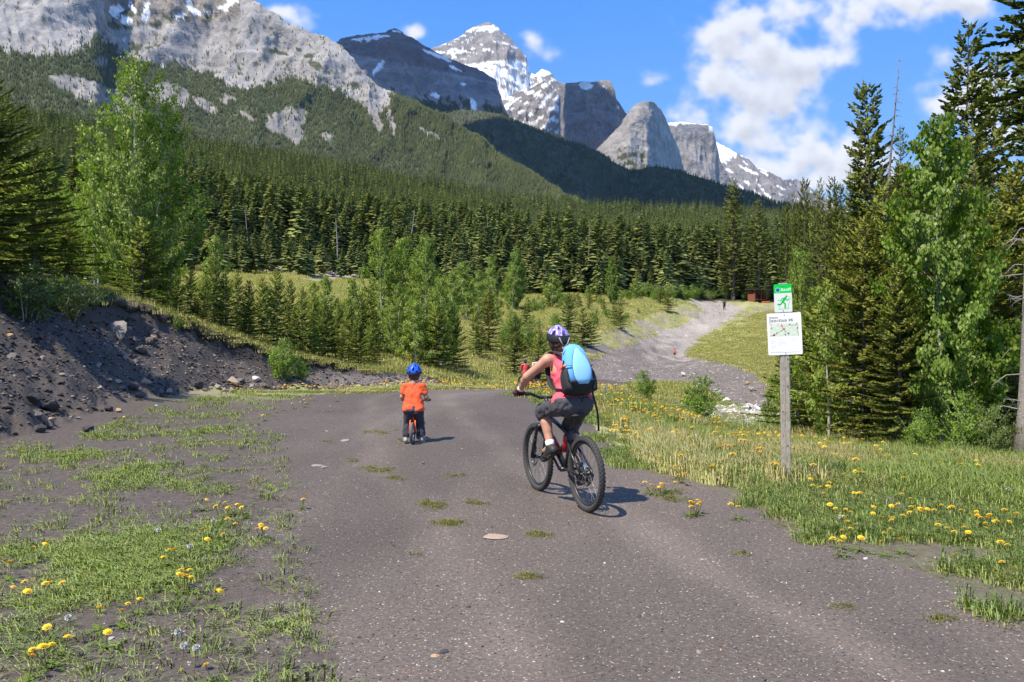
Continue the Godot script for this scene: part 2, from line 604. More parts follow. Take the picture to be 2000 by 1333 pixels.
func solve_ground() -> void:
	var val := []
	for k in KNOTS:
		var q := at(k[0], k[1], k[2])
		rbf_x.append(warp(q.x, k[2]))
		val.append((q.y - bank_part(q.x, k[2]).x) / (k[2] + 8.0))
	for k in FLAT:
		rbf_x.append(warp(k[0], k[1]))
		val.append(k[2] / (k[1] + 8.0))
	var n := rbf_x.size()
	var m := []
	for r in n:
		var row := PackedFloat64Array()
		row.resize(n + 1)
		for c in n:
			row[c] = sqrt(rbf_x[r].distance_squared_to(rbf_x[c]) + 0.004)
		row[r] -= 0.012
		row[n] = val[r]
		m.append(row)
	for c in n:
		var best := c
		for r in range(c, n):
			if absf(m[r][c]) > absf(m[best][c]):
				best = r
		var tmp = m[c]; m[c] = m[best]; m[best] = tmp
		var pc: PackedFloat64Array = m[c]
		for r in range(c + 1, n):
			var pr: PackedFloat64Array = m[r]
			var f := pr[c] / pc[c]
			if f != 0.0:
				for k in range(c, n + 1):
					pr[k] -= f * pc[k]
				m[r] = pr
	rbf_w.resize(n)
	for r in range(n - 1, -1, -1):
		var s: float = m[r][n]
		for k in range(r + 1, n):
			s -= m[r][k] * rbf_w[k]
		rbf_w[r] = s / m[r][r]

func ground_exact(x: float, d: float) -> float:
	var y := 0.0
	if d > -2.0:
		var q := warp(x, d)
		var s := 0.0
		for k in rbf_w.size():
			s += rbf_w[k] * sqrt(rbf_x[k].distance_squared_to(q) + 0.004)
		y = s * (d + 8.0) * smoothstep(-2.0, 1.5, d)
		if d > 950.0:
			y = lerpf(y, 60.0, smoothstep(950.0, 1300.0, d))
	else:
		y = 0.0
	var far := Vector2(x, d).length()
	var b := bank_part(x, d)
	y += b.x
	var rough := 0.012
	if b.y > 0.02 and b.y < 0.98 and b.x > 0.05:
		rough = 0.16
	elif far > 22.0:
		rough = minf(0.05 + (far - 22.0) * 0.004, 0.5)
	y += n_bump.get_noise_2d(x, d) * rough
	if d > 0.0 and d < 24.0 and x > lin(ROAD_L, d) and x < lin(ROAD_R, d):
		y -= wheel_tracks(x, d) * 0.014
	if far > 150.0:
		y += n_roll.get_noise_2d(x, d) * minf((far - 150.0) * 0.02, 6.0)
	return y

func H(x: float, z: float) -> float:
	var d := -z
	var r := maxf(sqrt(x * x + d * d), R0)
	var a := atan2(x, d)
	var j := clampf(log(r / R0) / RSTEP, 0.0, NR - 1.001)
	var k := clampi(az.bsearch(a) - 1, 0, az.size() - 2)
	var fa := clampf((a - az[k]) / (az[k + 1] - az[k]), 0.0, 1.0)
	var j0 := int(j)
	var fj := j - j0
	var p0 := lerpf(hgt[k * NR + j0], hgt[k * NR + j0 + 1], fj)
	var p1 := lerpf(hgt[(k + 1) * NR + j0], hgt[(k + 1) * NR + j0 + 1], fj)
	return lerpf(p0, p1, fa)

func hit(u: float, v: float, from := 4.0) -> Vector3:
	# where the sight line of a column and row first meets the ground
	var d := from
	while d < 220.0:
		var p := at(u, v, d)
		if p.y <= H(p.x, p.z):
			return p
		d += 0.04 + d * 0.002
	return at(u, v, 220.0)

func on(x: float, z: float) -> Vector3:
	return Vector3(x, H(x, z), z)

# the near gravel road: left and right edge (x) by metres ahead
const ROAD_L := [Vector2(-10, 0.3), Vector2(3, -0.7), Vector2(4.2, -1.15), Vector2(5.5, -1.6), Vector2(7, -2.0), Vector2(9, -2.6), Vector2(12, -3.4), Vector2(16, -4.8), Vector2(20, -5.6), Vector2(23, -5.0), Vector2(24.5, -3.4), Vector2(27, -1.6), Vector2(32, -0.7), Vector2(40, 0.1), Vector2(48, 0.9), Vector2(62, 3.2)]
const ROAD_R := [Vector2(-10, 5.0), Vector2(4, 3.2), Vector2(5.3, 2.95), Vector2(6.1, 2.7), Vector2(6.6, 2.5), Vector2(7.6, 2.5), Vector2(8.2, 2.5), Vector2(9.3, 2.1), Vector2(10.5, 1.5), Vector2(13, 1.35), Vector2(16.5, 1.35), Vector2(20, 0.7), Vector2(23, 0.0), Vector2(27, 0.8), Vector2(32, 1.9), Vector2(40, 3.4), Vector2(48, 5.0), Vector2(62, 9.0)]
# the pale gravel track that climbs to the trees: photograph row, left and right column of its ground there
const TRACK := [[588, 1345, 1395], [595, 1342, 1425], [600, 1362, 1446], [605, 1368, 1456], [612, 1372, 1448], [622, 1358, 1430], [635, 1333, 1410], [650, 1293, 1390], [665, 1252, 1366], [680, 1212, 1352], [690, 1188, 1346], [700, 1165, 1352], [706, 1140, 1385], [715, 1112, 1432], [725, 1090, 1464], [735, 1075, 1484], [744, 1068, 1492], [750, 1070, 1500]]
const SPILL := [[740, 1330, 1492], [752, 1345, 1505], [765, 1375, 1515], [780, 1400, 1518], [795, 1440, 1518], [812, 1470, 1510]]   # gravel spilling towards the hollow
const SHOULDER := [[594, 1328, 1350], [602, 1306, 1372], [612, 1282, 1378], [625, 1243, 1360], [640, 1205, 1325], [655, 1162, 1285], [670, 1130, 1245], [685, 1098, 1205], [698, 1086, 1172]]   # stony ground left of the track
const BENCH := [[524, 452, 580], [527, 452, 600], [541, 640, 712], [544, 610, 700], [547, 585, 650], [550, 575, 610]]   # pale strip of a track on the upper meadow

func band_at(rows: Array, u: float, v: float) -> float:
	# columns inside a band that is given by rows; negative outside
	if v < rows[0][0] or v > rows[-1][0]:
		return -99.0
	for k in range(1, rows.size()):
		if v <= rows[k][0]:
			var t: float = (v - rows[k - 1][0]) / maxf(rows[k][0] - rows[k - 1][0], 0.01)
			return minf(u - lerpf(rows[k - 1][1], rows[k][1], t), lerpf(rows[k - 1][2], rows[k][2], t) - u)
	return -99.0

const TWIN := [[1400, 650, 131, 14], [1450, 622, 149, 16], [1500, 603, 160, 18]]

func along(line: Array, x: float, d: float) -> float:
	# how far inside a band (1 in the middle, 0 at the edge, negative outside)
	var best := -9.0
	for k in line.size() - 1:
		var a := line[k] as Array
		var b := line[k + 1] as Array
		var pa := Vector2((a[0] - 1000.0) / F * a[2], a[2])
		var pb := Vector2((b[0] - 1000.0) / F * b[2], b[2])
		var ab := pb - pa
		var t := clampf((Vector2(x, d) - pa).dot(ab) / ab.length_squared(), 0.0, 1.0)
		var q := pa + ab * t
		var w: float = lerpf(a[3] / F * a[2], b[3] / F * b[2], t)
		best = maxf(best, 1.0 - Vector2((x - q.x), (d - q.y) * 0.55).length() / w)
	return best

const ROAD := 1
const PALE := 2
const BANK := 3
const STONY := 4
const GRASS := 0

func zone(x: float, d: float) -> int:
	var e := n_edge.get_noise_2d(x, d)
	if d < 62.0 and d > -12.0:
		var bp := bank_part(x, d)
		if bp.x > 0.02 and bp.y < 0.97:
			return BANK
		var w := e * (0.55 if d < 20.0 else 0.4)
		if x > lin(ROAD_L, d) + w and x < lin(ROAD_R, d) + w * 0.7:
			return ROAD
	if d > 36.0 and d < 190.0:
		var y := H(x, -d)
		var u := 1000.0 + x / d * F
		var v := HOR - (y - EYE) / d * F
		var q := e * 14.0 + n_edge.get_noise_2d(x * 0.2, d * 0.2) * 12.0
		if pow((u - 1156.0) / 36.0, 2.0) + pow((v - 683.0) / 9.0, 2.0) < 1.0 + e * 1.2:
			return BANK
		if band_at(TRACK, u, v) + q * 0.7 > 0.0 or band_at(SPILL, u, v) + q > 0.0 or x < -18.0 and band_at(BENCH, u, v) > 0.0:
			return PALE
		if band_at(SHOULDER, u, v) + q * 1.6 > 0.0 or along(TWIN, x, d) + e * 0.8 > 0.2:
			return STONY
	return GRASS

func wheel_tracks(x: float, d: float) -> float:
	# two lanes worn by wheels
	var c := lerpf(lin(ROAD_L, d), lin(ROAD_R, d), 0.5) + 0.15
	var wob := n_edge.get_noise_2d(3.0, d * 0.25) * 0.25
	var a := 0.0
	for o in [-0.95, 0.75]:
		a = maxf(a, 1.0 - absf(x - c - o - wob) / 0.34)
	return clampf(a, 0.0, 1.0) * 0.8 * clampf(0.6 + n_edge.get_noise_2d(x, d * 0.4) * 1.2, 0.0, 1.0)

func soil_share(x: float, d: float) -> float:
	# bare dark shale soil in the thin grass left of the road
	if d > 30.0 or x > 0.0:
		return 0.0
	return smoothstep(26.0, 18.0, d)

func build_ground() -> void:
	solve_ground()
	for k in range(-180, -38, 6):
		az.append(deg_to_rad(k))
	for k in 420:
		az.append(deg_to_rad(lerpf(-37.0, 37.0, k / 419.0)))
	for k in range(42, 181, 6):
		az.append(deg_to_rad(k))
	var na := az.size()
	hgt.resize(na * NR)
	var pos := PackedVector3Array()
	pos.resize(na * NR)
	for a in na:
		var sx := sin(az[a])
		var cz := cos(az[a])
		for j in NR:
			var r := R0 * exp(RSTEP * j)
			var y := ground_exact(sx * r, cz * r)
			hgt[a * NR + j] = y
			pos[a * NR + j] = Vector3(sx * r, y, -cz * r)
	var nrm := PackedVector3Array()
	nrm.resize(na * NR)
	for a in na:
		for j in NR:
			var da := pos[mini(a + 1, na - 1) * NR + j] - pos[maxi(a - 1, 0) * NR + j]
			var dj := pos[a * NR + mini(j + 1, NR - 1)] - pos[a * NR + maxi(j - 1, 0)]
			var q := da.cross(dj).normalized()
			nrm[a * NR + j] = q if q.y > 0 else -q
	var zones := PackedInt32Array()
	zones.resize(na * NR)
	for a in na:
		for j in NR:
			var q := pos[a * NR + j]
			zones[a * NR + j] = zone(q.x, -q.z)
	var parts := [Mb.new(), Mb.new(), Mb.new(), Mb.new(), Mb.new()]
	var remap := []
	for k in 5:
		var rm := PackedInt32Array()
		rm.resize(na * NR)
		rm.fill(-1)
		remap.append(rm)
	for z in 5:
		var mb: Mb = parts[z]
		var rm: PackedInt32Array = remap[z]
		for a in na - 1:
			for j in NR - 1:
				var c0 := a * NR + j
				if zones[c0] != z:
					continue
				for s in [c0, c0 + 1, c0 + NR + 1, c0, c0 + NR + 1, c0 + NR]:
					if rm[s] < 0:
						rm[s] = mb.v.size()
						var q := pos[s]
						mb.v.append(q)
						mb.n.append(nrm[s])
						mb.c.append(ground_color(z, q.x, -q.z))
					mb.i.append(rm[s])
	# the small disc under the photographer's feet
	var mbr: Mb = parts[ROAD]
	mbr.col = lc(0.115, 0.105, 0.106)
	var mid := mbr.p(Vector3.ZERO)
	mbr.n.append(Vector3.UP)
	var ring := []
	for a in na:
		ring.append(mbr.p(pos[a * NR]))
		mbr.n.append(Vector3.UP)
	for a in na - 1:
		mbr.i.append(mid); mbr.i.append(ring[a]); mbr.i.append(ring[a + 1])
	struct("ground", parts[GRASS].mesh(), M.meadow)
	struct("gravel_road", parts[ROAD].mesh(), M.road)
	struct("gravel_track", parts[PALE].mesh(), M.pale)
	struct("stony_ground", parts[STONY].mesh(), M.pale)
	struct("shale_bank", parts[BANK].mesh(), M.shale)
	# the dark root mat that overhangs the top of the bank
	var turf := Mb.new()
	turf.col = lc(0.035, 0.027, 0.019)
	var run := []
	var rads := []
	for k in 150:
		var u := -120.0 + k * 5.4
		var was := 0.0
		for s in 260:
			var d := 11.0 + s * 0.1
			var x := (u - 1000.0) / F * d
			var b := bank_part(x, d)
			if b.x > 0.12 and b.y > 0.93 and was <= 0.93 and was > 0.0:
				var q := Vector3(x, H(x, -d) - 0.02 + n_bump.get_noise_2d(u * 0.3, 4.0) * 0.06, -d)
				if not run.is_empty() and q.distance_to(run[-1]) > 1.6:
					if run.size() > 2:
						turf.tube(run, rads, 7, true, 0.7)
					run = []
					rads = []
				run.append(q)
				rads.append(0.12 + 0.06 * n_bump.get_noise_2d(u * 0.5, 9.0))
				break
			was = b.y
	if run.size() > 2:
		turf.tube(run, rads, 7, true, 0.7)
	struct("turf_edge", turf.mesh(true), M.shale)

func ground_color(z: int, x: float, d: float) -> Color:
	var a := n_roll.get_noise_2d(x * 6.0, d * 6.0)
	var b := n_edge.get_noise_2d(x * 0.7 + 40.0, d * 0.7)
	match z:
		ROAD:
			# packed grey shale, browner and finer where wheels run
			var rut := clampf(wheel_tracks(x, d) + smoothstep(0.15, -0.35, n_edge.get_noise_2d(x * 0.55 - d * 0.02 + 9.0, d * 0.06)) * 0.6, 0.0, 1.0)
			var c := lc(0.085, 0.068, 0.056).lerp(lc(0.14, 0.112, 0.091), rut)
			return c * (1.0 + b * 0.08)
		PALE:
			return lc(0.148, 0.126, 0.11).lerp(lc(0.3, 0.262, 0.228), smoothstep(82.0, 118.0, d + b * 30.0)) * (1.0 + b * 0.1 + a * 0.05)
		STONY:
			return lc(0.25, 0.215, 0.165).lerp(lc(0.24, 0.24, 0.085), smoothstep(-0.35, 0.05, a))
		BANK:
			return lc(0.062, 0.051, 0.044).lerp(lc(0.15, 0.13, 0.112), smoothstep(-8.4, -4.2, x)) * (1.0 + b * 0.18)
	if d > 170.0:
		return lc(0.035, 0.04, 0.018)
	var green := lc(0.2, 0.22, 0.065)
	var straw := lc(0.4, 0.355, 0.2)
	var g := green.lerp(straw, clampf(0.3 + a * 0.9 + b * 0.35, 0.0, 0.8))
	var soil := lc(0.076, 0.061, 0.051)
	return g.lerp(soil, soil_share(x, d) if x < 0 else (0.75 if d < 11.0 and x < lin(ROAD_R, d) + 2.0 else 0.0))

# ---------------------------------------------------------------- mountains

var sheets := {}

func mountain(called: String, spec: Dictionary) -> void:
	# A mountain whose crest follows sil (column, row) at the distances in depth; its face comes down towards the valley with the slopes in prof.
	var u0: float = spec.sil[0].x
	var u1: float = spec.sil[-1].x
	var step: float = spec.get("step", 2.5)
	var nc := int((u1 - u0) / step) + 1
	var nr: int = spec.get("rows", 120)
	var seed_: int = spec.get("seed", 1)
	var fr: float = spec.get("freq", 0.004)
	var amp: float = spec.get("amp", 60.0)
	var gul := noise(seed_, fr, 5, true)
	var big := noise(seed_ + 7, fr * 0.35, 3)
	var fin := noise(seed_ + 9, fr * 6.0, 4)
	var jag := noise(seed_ + 2, 0.03, 4)
	var mb := Mb.new()
	var base: float = spec.get("base", 60.0)
	var back := 6
	for k in nc:
		var u := u0 + (u1 - u0) * k / (nc - 1)
		var D := sm(spec.depth, u)
		var v: float = lin(spec.sil, u) + jag.get_noise_1d(u) * spec.get("jag", 5.0)
		var top: float = EYE + (HOR - v) / F * D
		var tall := maxf(top - base, 10.0)
		var run := 0.0
		var lf := 0.0
		for b in back:
			# the far side
			var t := 1.0 - float(b) / back
			var d := D + tall * 0.9 * t
			mb.p(Vector3((u - 1000.0) / F * D, top - tall * t, -d))
			mb.c[-1] = lc(0.25, 0.24, 0.235)
		for j in nr:
			var f := pow(float(j) / (nr - 1), 1.15)
			var slope: float = lin(spec.prof, f)
			run += (f - lf) * tall / tan(deg_to_rad(slope))
			lf = f
			var d := D - run
			var y: float = top - tall * f
			var x := (u - 1000.0) / F * d
			var ease := smoothstep(0.0, 0.12, f)
			# gullies run down the face: the pattern is stretched along the slope
			var g := gul.get_noise_3d(x, y * 0.35, d * 0.35)
			var w := big.get_noise_3d(x, y * 0.6, d * 0.6)
			var push := (g * amp + w * amp * 1.5) * ease * lerpf(1.0, float(spec.get("calm", 1.0)), smoothstep(0.34, 0.58, f)) + fin.get_noise_3d(x, y * 1.6, d) * amp * 0.12 * minf(1.0, ease + 0.3)
			if spec.has("ledge"):
				push += (fposmod(y / spec.ledge + w * 0.6, 1.0) - 0.5) * amp * 0.12 * ease
			d -= push * 0.75
			mb.p(Vector3(x + fin.get_noise_3d(y, x, d) * amp * 0.1, y + push * 0.35, -d))
	var rows := nr + back
	for k in nc - 1:
		for j in rows - 1:
			var a := k * rows + j
			mb.i.append(a); mb.i.append(a + rows); mb.i.append(a + rows + 1)
			mb.i.append(a); mb.i.append(a + rows + 1); mb.i.append(a + 1)
	var paint: Callable = spec.paint
	for k in mb.v.size():
		if k % rows >= back:
			var q := mb.v[k]
			mb.c[k] = paint.call(1000.0 - q.x / q.z * F, HOR - (q.y - EYE) / -q.z * F, q, float(k % rows - back) / nr)
	sheets[called] = {"v": mb.v, "rows": rows, "back": back, "nc": nc}
	var o := struct("mountain", mb.mesh(true), M.peak)
	o.set_meta("label", spec.label)

func rock(q: Vector3, base: Color, n: FastNoiseLite) -> Color:
	var s := n.get_noise_3d(q.x, q.y * 2.5, q.z)
	# beds of harder and softer limestone, dipping a little to the right
	var bed := sin((q.y + q.x * 0.12) * 0.13 + s * 5.0) * 0.5 + sin((q.y + q.x * 0.12) * 0.047 + s * 3.0)
	return base * (1.0 + s * 0.1 + bed * 0.045)

func inside(list: Array, u: float, v: float) -> float:
	var best := 0.0
	for e in list:
		var a: float = (u - e[0]) / e[2]
		var b: float = (v - e[1]) / e[3]
		if e.size() > 4:
			# tilted patch
			var t: float = deg_to_rad(e[4])
			var du: float = u - e[0]
			var dv: float = v - e[1]
			a = (du * cos(t) + dv * sin(t)) / e[2]
			b = (-du * sin(t) + dv * cos(t)) / e[3]
		best = maxf(best, 1.0 - a * a - b * b)
	return best

const A_WOODS := [Vector2(-300, 70), Vector2(0, 95), Vector2(60, 112), Vector2(110, 110), Vector2(150, 108), Vector2(190, 72), Vector2(215, 90), Vector2(250, 112), Vector2(300, 128), Vector2(340, 130), Vector2(400, 142), Vector2(430, 155), Vector2(450, 178), Vector2(500, 172), Vector2(560, 155), Vector2(620, 168), Vector2(680, 185), Vector2(720, 222), Vector2(745, 222), Vector2(775, 185), Vector2(1300, 300)]
const A_BARE := [[180, 180, 95, 22, 18], [330, 185, 45, 26, 10], [230, 200, 60, 18, 20], [400, 205, 30, 10, 30], [560, 235, 48, 26, -20], [575, 262, 30, 18, 40], [640, 268, 14, 8], [200, 122, 16, 10], [445, 195, 18, 9], [735, 235, 8, 30, -20], [765, 240, 6, 35, -15], [840, 262, 24, 6, 25], [480, 225, 26, 5, 35]]
const A_SNOW := [[228, 22, 16, 14], [245, 40, 14, 8], [257, 12, 6, 16, -30], [285, 30, 5, 18, 10], [288, 8, 8, 8], [372, 12, 8, 20, -30], [384, 26, 10, 8], [352, 32, 16, 5], [450, 6, 18, 10, -20], [435, 18, 12, 6], [318, 130, 6, 5], [245, 78, 6, 4], [405, 24, 6, 3]]
const A_SCRUB := [[240, 50, 35, 12], [310, 50, 20, 10], [350, 34, 30, 6], [405, 38, 18, 8], [300, 92, 18, 6], [265, 95, 18, 14], [335, 125, 20, 10], [255, 25, 40, 10], [470, 130, 12, 10, -40], [620, 130, 22, 10, 30], [600, 110, 14, 5], [545, 105, 30, 6, 15], [690, 165, 15, 8]]

func build_mountains() -> void:
	var rn := noise(77, 0.006, 5)
	var sn := noise(78, 0.02, 4)
	var un := noise(79, 0.05, 4)
	var white := lc(0.72, 0.73, 0.76)
	var a_paint := func(u: float, v: float, q: Vector3, t: float) -> Color:
		var e := un.get_noise_2d(u, v)
		var c := rock(q, lc(0.245, 0.237, 0.233), rn)
		if u > 205 and u < 470 and v < 60 - (u - 205) * 0.1:
			c = rock(q, lc(0.2, 0.178, 0.155), rn)
		if inside(A_SNOW, u + e * 8.0, v + e * 8.0) > 0.25:
			return white
		if inside(A_SCRUB, u, v) + e * 1.2 > 0.55:
			return lc(0.05, 0.06, 0.03)
		var line := lin(A_WOODS, u) + e * 18.0
		if v > line:
			var bare := inside(A_BARE, u + e * 10.0, v + e * 10.0)
			if bare > 0.2:
				return rock(q, lc(0.2, 0.188, 0.178), rn)
			return lc(0.06, 0.07, 0.032)
		return c
	mountain("front", {"sil": [Vector2(-420, -120), Vector2(-100, -170), Vector2(120, -150), Vector2(230, -110), Vector2(330, -70), Vector2(430, -25), Vector2(470, -6), Vector2(500, 5), Vector2(535, 25), Vector2(565, 45), Vector2(600, 60), Vector2(640, 72), Vector2(665, 88), Vector2(690, 115), Vector2(715, 148), Vector2(745, 172), Vector2(770, 180), Vector2(830, 212), Vector2(900, 252), Vector2(1000, 318), Vector2(1080, 368), Vector2(1150, 410), Vector2(1260, 440), Vector2(1400, 470)],
		"depth": [Vector2(-420, 2250), Vector2(190, 2350), Vector2(225, 2560), Vector2(420, 2560), Vector2(500, 2450), Vector2(780, 2300), Vector2(1000, 1900), Vector2(1150, 1600), Vector2(1400, 1300)],
		"prof": [Vector2(0, 56), Vector2(0.3, 52), Vector2(0.4, 38), Vector2(0.6, 33), Vector2(1, 30)], "rows": 170, "seed": 21, "calm": 0.4, "amp": 60.0, "freq": 0.0035, "base": 80.0, "step": 2.2, "paint": a_paint, "jag": 6.0, "ledge": 90.0,
		"label": "pale grey limestone mountain with forested lower slopes at left"})
	var shale_paint := func(u: float, v: float, q: Vector3, t: float) -> Color:
		var e := un.get_noise_2d(u, v)
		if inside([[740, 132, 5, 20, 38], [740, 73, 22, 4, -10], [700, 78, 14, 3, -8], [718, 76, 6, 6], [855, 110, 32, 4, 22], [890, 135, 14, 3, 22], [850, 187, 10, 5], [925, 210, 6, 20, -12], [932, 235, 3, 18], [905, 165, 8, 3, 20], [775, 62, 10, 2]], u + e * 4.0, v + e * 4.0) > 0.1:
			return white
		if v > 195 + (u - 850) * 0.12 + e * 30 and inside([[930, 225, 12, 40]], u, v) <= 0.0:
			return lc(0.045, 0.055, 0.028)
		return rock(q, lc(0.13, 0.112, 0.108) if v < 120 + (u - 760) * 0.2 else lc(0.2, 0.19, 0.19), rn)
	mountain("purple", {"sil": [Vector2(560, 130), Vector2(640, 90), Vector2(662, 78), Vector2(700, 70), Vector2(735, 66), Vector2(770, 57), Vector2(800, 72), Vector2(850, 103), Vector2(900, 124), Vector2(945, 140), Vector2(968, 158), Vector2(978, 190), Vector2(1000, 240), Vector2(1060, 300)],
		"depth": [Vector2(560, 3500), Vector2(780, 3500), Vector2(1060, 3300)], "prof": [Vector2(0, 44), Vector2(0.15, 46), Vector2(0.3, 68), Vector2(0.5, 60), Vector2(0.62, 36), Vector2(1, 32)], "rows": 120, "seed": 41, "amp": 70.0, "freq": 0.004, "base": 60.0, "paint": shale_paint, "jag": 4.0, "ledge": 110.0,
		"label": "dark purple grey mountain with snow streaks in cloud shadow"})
	var snow_paint := func(u: float, v: float, q: Vector3, t: float) -> Color:
		var e := un.get_noise_2d(u * 0.7, v * 2.6)
		var band := sin(q.y / 26.0 + e * 2.0) + sin(q.y / 11.0) * 0.5
		var s := e * 0.9 + band * 0.26
		if v < 62:
			s += 0.35
		if u < 905 and v < 110:
			s += 0.3
		if v > 118 + absf(u - 990) * 0.1:
			s += 0.62
		if s > 0.42:
			return white
		return rock(q, lc(0.2, 0.188, 0.178), sn)
	mountain("pyramid", {"sil": [Vector2(790, 130), Vector2(845, 95), Vector2(870, 84), Vector2(900, 72), Vector2(920, 55), Vector2(940, 46), Vector2(956, 43), Vector2(972, 55), Vector2(985, 66), Vector2(1000, 80), Vector2(1012, 92), Vector2(1028, 112), Vector2(1034, 142), Vector2(1045, 146), Vector2(1058, 136), Vector2(1072, 140), Vector2(1085, 155), Vector2(1110, 185), Vector2(1160, 230)],
		"depth": [Vector2(790, 6400), Vector2(1160, 6000)], "prof": [Vector2(0, 62), Vector2(0.16, 62), Vector2(0.22, 36), Vector2(0.4, 38), Vector2(1, 36)], "rows": 110, "seed": 51, "amp": 120.0, "freq": 0.0025, "base": 200.0, "paint": snow_paint, "jag": 3.5, "ledge": 120.0, "step": 1.6,
		"label": "distant banded pyramid peak with snow fields"})
	var ridge2_paint := func(u: float, v: float, q: Vector3, t: float) -> Color:
		var e := un.get_noise_2d((u * 0.8 - v * 0.6) * 0.35, (u * 0.6 + v * 0.8) * 1.7)
		var band := sin((v - (u - 1000) * 0.25) * 0.3 + e * 2.0)
		if u < 1092 and e + band * 0.22 > 0.16:
			return white
		if inside([[1145, 168, 16, 9, 20], [1180, 171, 4, 3], [1205, 210, 6, 2]], u + e * 5, v + e * 5) > 0.1:
			return white
		return rock(q, lc(0.19, 0.178, 0.172), rn)
	mountain("mesa", {"sil": [Vector2(940, 230), Vector2(975, 200), Vector2(1000, 185), Vector2(1035, 172), Vector2(1060, 160), Vector2(1085, 156), Vector2(1100, 164), Vector2(1135, 161), Vector2(1170, 158), Vector2(1193, 157), Vector2(1197, 166), Vector2(1204, 196), Vector2(1212, 208), Vector2(1226, 225), Vector2(1250, 260), Vector2(1290, 320)],
		"depth": [Vector2(940, 4300), Vector2(1060, 4200), Vector2(1110, 3700), Vector2(1290, 3500)], "prof": [Vector2(0, 70), Vector2(0.12, 76), Vector2(0.4, 70), Vector2(0.55, 42), Vector2(1, 34)], "rows": 110, "seed": 61, "amp": 60.0, "freq": 0.005, "base": 120.0, "paint": ridge2_paint, "jag": 3.0, "ledge": 100.0, "step": 1.6,
		"label": "flat topped grey cliff mountain with snow bands"})
	var plain_paint := func(u: float, v: float, q: Vector3, t: float) -> Color:
		var e := un.get_noise_2d(u, v)
		if v > 285 + absf(u - 1225) * 0.1 + e * 22 and u < 1260 and u > 1205 and e > 0.0:
			return lc(0.05, 0.06, 0.03)
		return rock(q, lc(0.225, 0.213, 0.203), rn)
	mountain("tooth", {"sil": [Vector2(1080, 360), Vector2(1130, 318), Vector2(1165, 292), Vector2(1190, 268), Vector2(1212, 243), Vector2(1228, 218), Vector2(1244, 203), Vector2(1262, 197), Vector2(1276, 199), Vector2(1290, 213), Vector2(1302, 236), Vector2(1312, 262), Vector2(1325, 290), Vector2(1336, 330), Vector2(1370, 380)],
		"depth": [Vector2(1080, 3000), Vector2(1250, 3020), Vector2(1270, 3040), Vector2(1336, 3650), Vector2(1370, 3900)], "prof": [Vector2(0, 72), Vector2(0.3, 68), Vector2(0.5, 50), Vector2(0.7, 36), Vector2(1, 33)], "rows": 110, "seed": 71, "amp": 42.0, "freq": 0.006, "base": 100.0, "paint": plain_paint, "jag": 2.0, "ledge": 70.0, "step": 1.6,
		"label": "pale grey rounded tooth shaped peak"})
	var g_paint := func(u: float, v: float, q: Vector3, t: float) -> Color:
		var e := un.get_noise_2d(u, v)
		if v < 244 + e * 6.0 or (u > 1385 and v < 262 + e * 20):
			return white
		return rock(q, lc(0.22, 0.208, 0.2), rn)
	mountain("block", {"sil": [Vector2(1260, 262), Vector2(1300, 241), Vector2(1330, 239), Vector2(1365, 243), Vector2(1380, 243), Vector2(1392, 250), Vector2(1398, 275), Vector2(1408, 318), Vector2(1425, 345), Vector2(1470, 390)],
		"depth": [Vector2(1260, 4200), Vector2(1470, 4200)], "prof": [Vector2(0, 74), Vector2(0.35, 72), Vector2(0.55, 50), Vector2(1, 34)], "rows": 90, "seed": 81, "amp": 50.0, "freq": 0.005, "base": 100.0, "paint": g_paint, "jag": 2.0, "ledge": 90.0, "step": 1.6,
		"label": "grey block shaped cliff with snow rim"})
	var far_paint := func(u: float, v: float, q: Vector3, t: float) -> Color:
		var e := un.get_noise_2d((u * 0.85 + v * 0.5) * 0.5, (v * 0.85 - u * 0.5) * 2.2)
		var b := sin((v - (u - 1450) * 0.35) * 0.5 + e * 2.0)
		if e + b * 0.25 > (0.3 if u < 1500 else 0.5) or (u < 1438 and v < 312 + e * 14.0):
			return white
		return rock(q, lc(0.165, 0.16, 0.16), sn)
	mountain("last", {"sil": [Vector2(1340, 300), Vector2(1394, 274), Vector2(1412, 284), Vector2(1440, 300), Vector2(1462, 312), Vector2(1480, 328), Vector2(1505, 338), Vector2(1530, 352), Vector2(1552, 349), Vector2(1566, 353), Vector2(1600, 380), Vector2(1680, 420), Vector2(1800, 450)],
		"depth": [Vector2(1340, 6500), Vector2(1500, 6000), Vector2(1560, 5200), Vector2(1800, 5000)], "prof": [Vector2(0, 46), Vector2(0.4, 52), Vector2(1, 38)], "rows": 90, "seed": 91, "amp": 110.0, "freq": 0.003, "base": 80.0, "paint": far_paint, "jag": 3.0, "ledge": 100.0, "step": 1.6,
		"label": "farthest snowy peak at the end of the range"})
	var wood_paint := func(u: float, v: float, q: Vector3, t: float) -> Color:
		return lc(0.05, 0.058, 0.03)
	mountain("wooded", {"sil": [Vector2(700, 290), Vector2(860, 225), Vector2(905, 214), Vector2(975, 222), Vector2(1050, 252), Vector2(1110, 275), Vector2(1160, 292), Vector2(1200, 318), Vector2(1235, 334), Vector2(1280, 324), Vector2(1340, 338), Vector2(1400, 358), Vector2(1470, 380), Vector2(1545, 408), Vector2(1700, 450), Vector2(2000, 500), Vector2(2400, 520)],
		"depth": [Vector2(700, 2900), Vector2(1200, 2500), Vector2(1545, 2000), Vector2(2400, 1700)], "prof": [Vector2(0, 38), Vector2(1, 30)], "rows": 90, "seed": 101, "amp": 50.0, "freq": 0.004, "base": 40.0, "paint": wood_paint, "jag": 2.0, "step": 4.0,
		"label": "dark forested ridge in cloud shadow"})

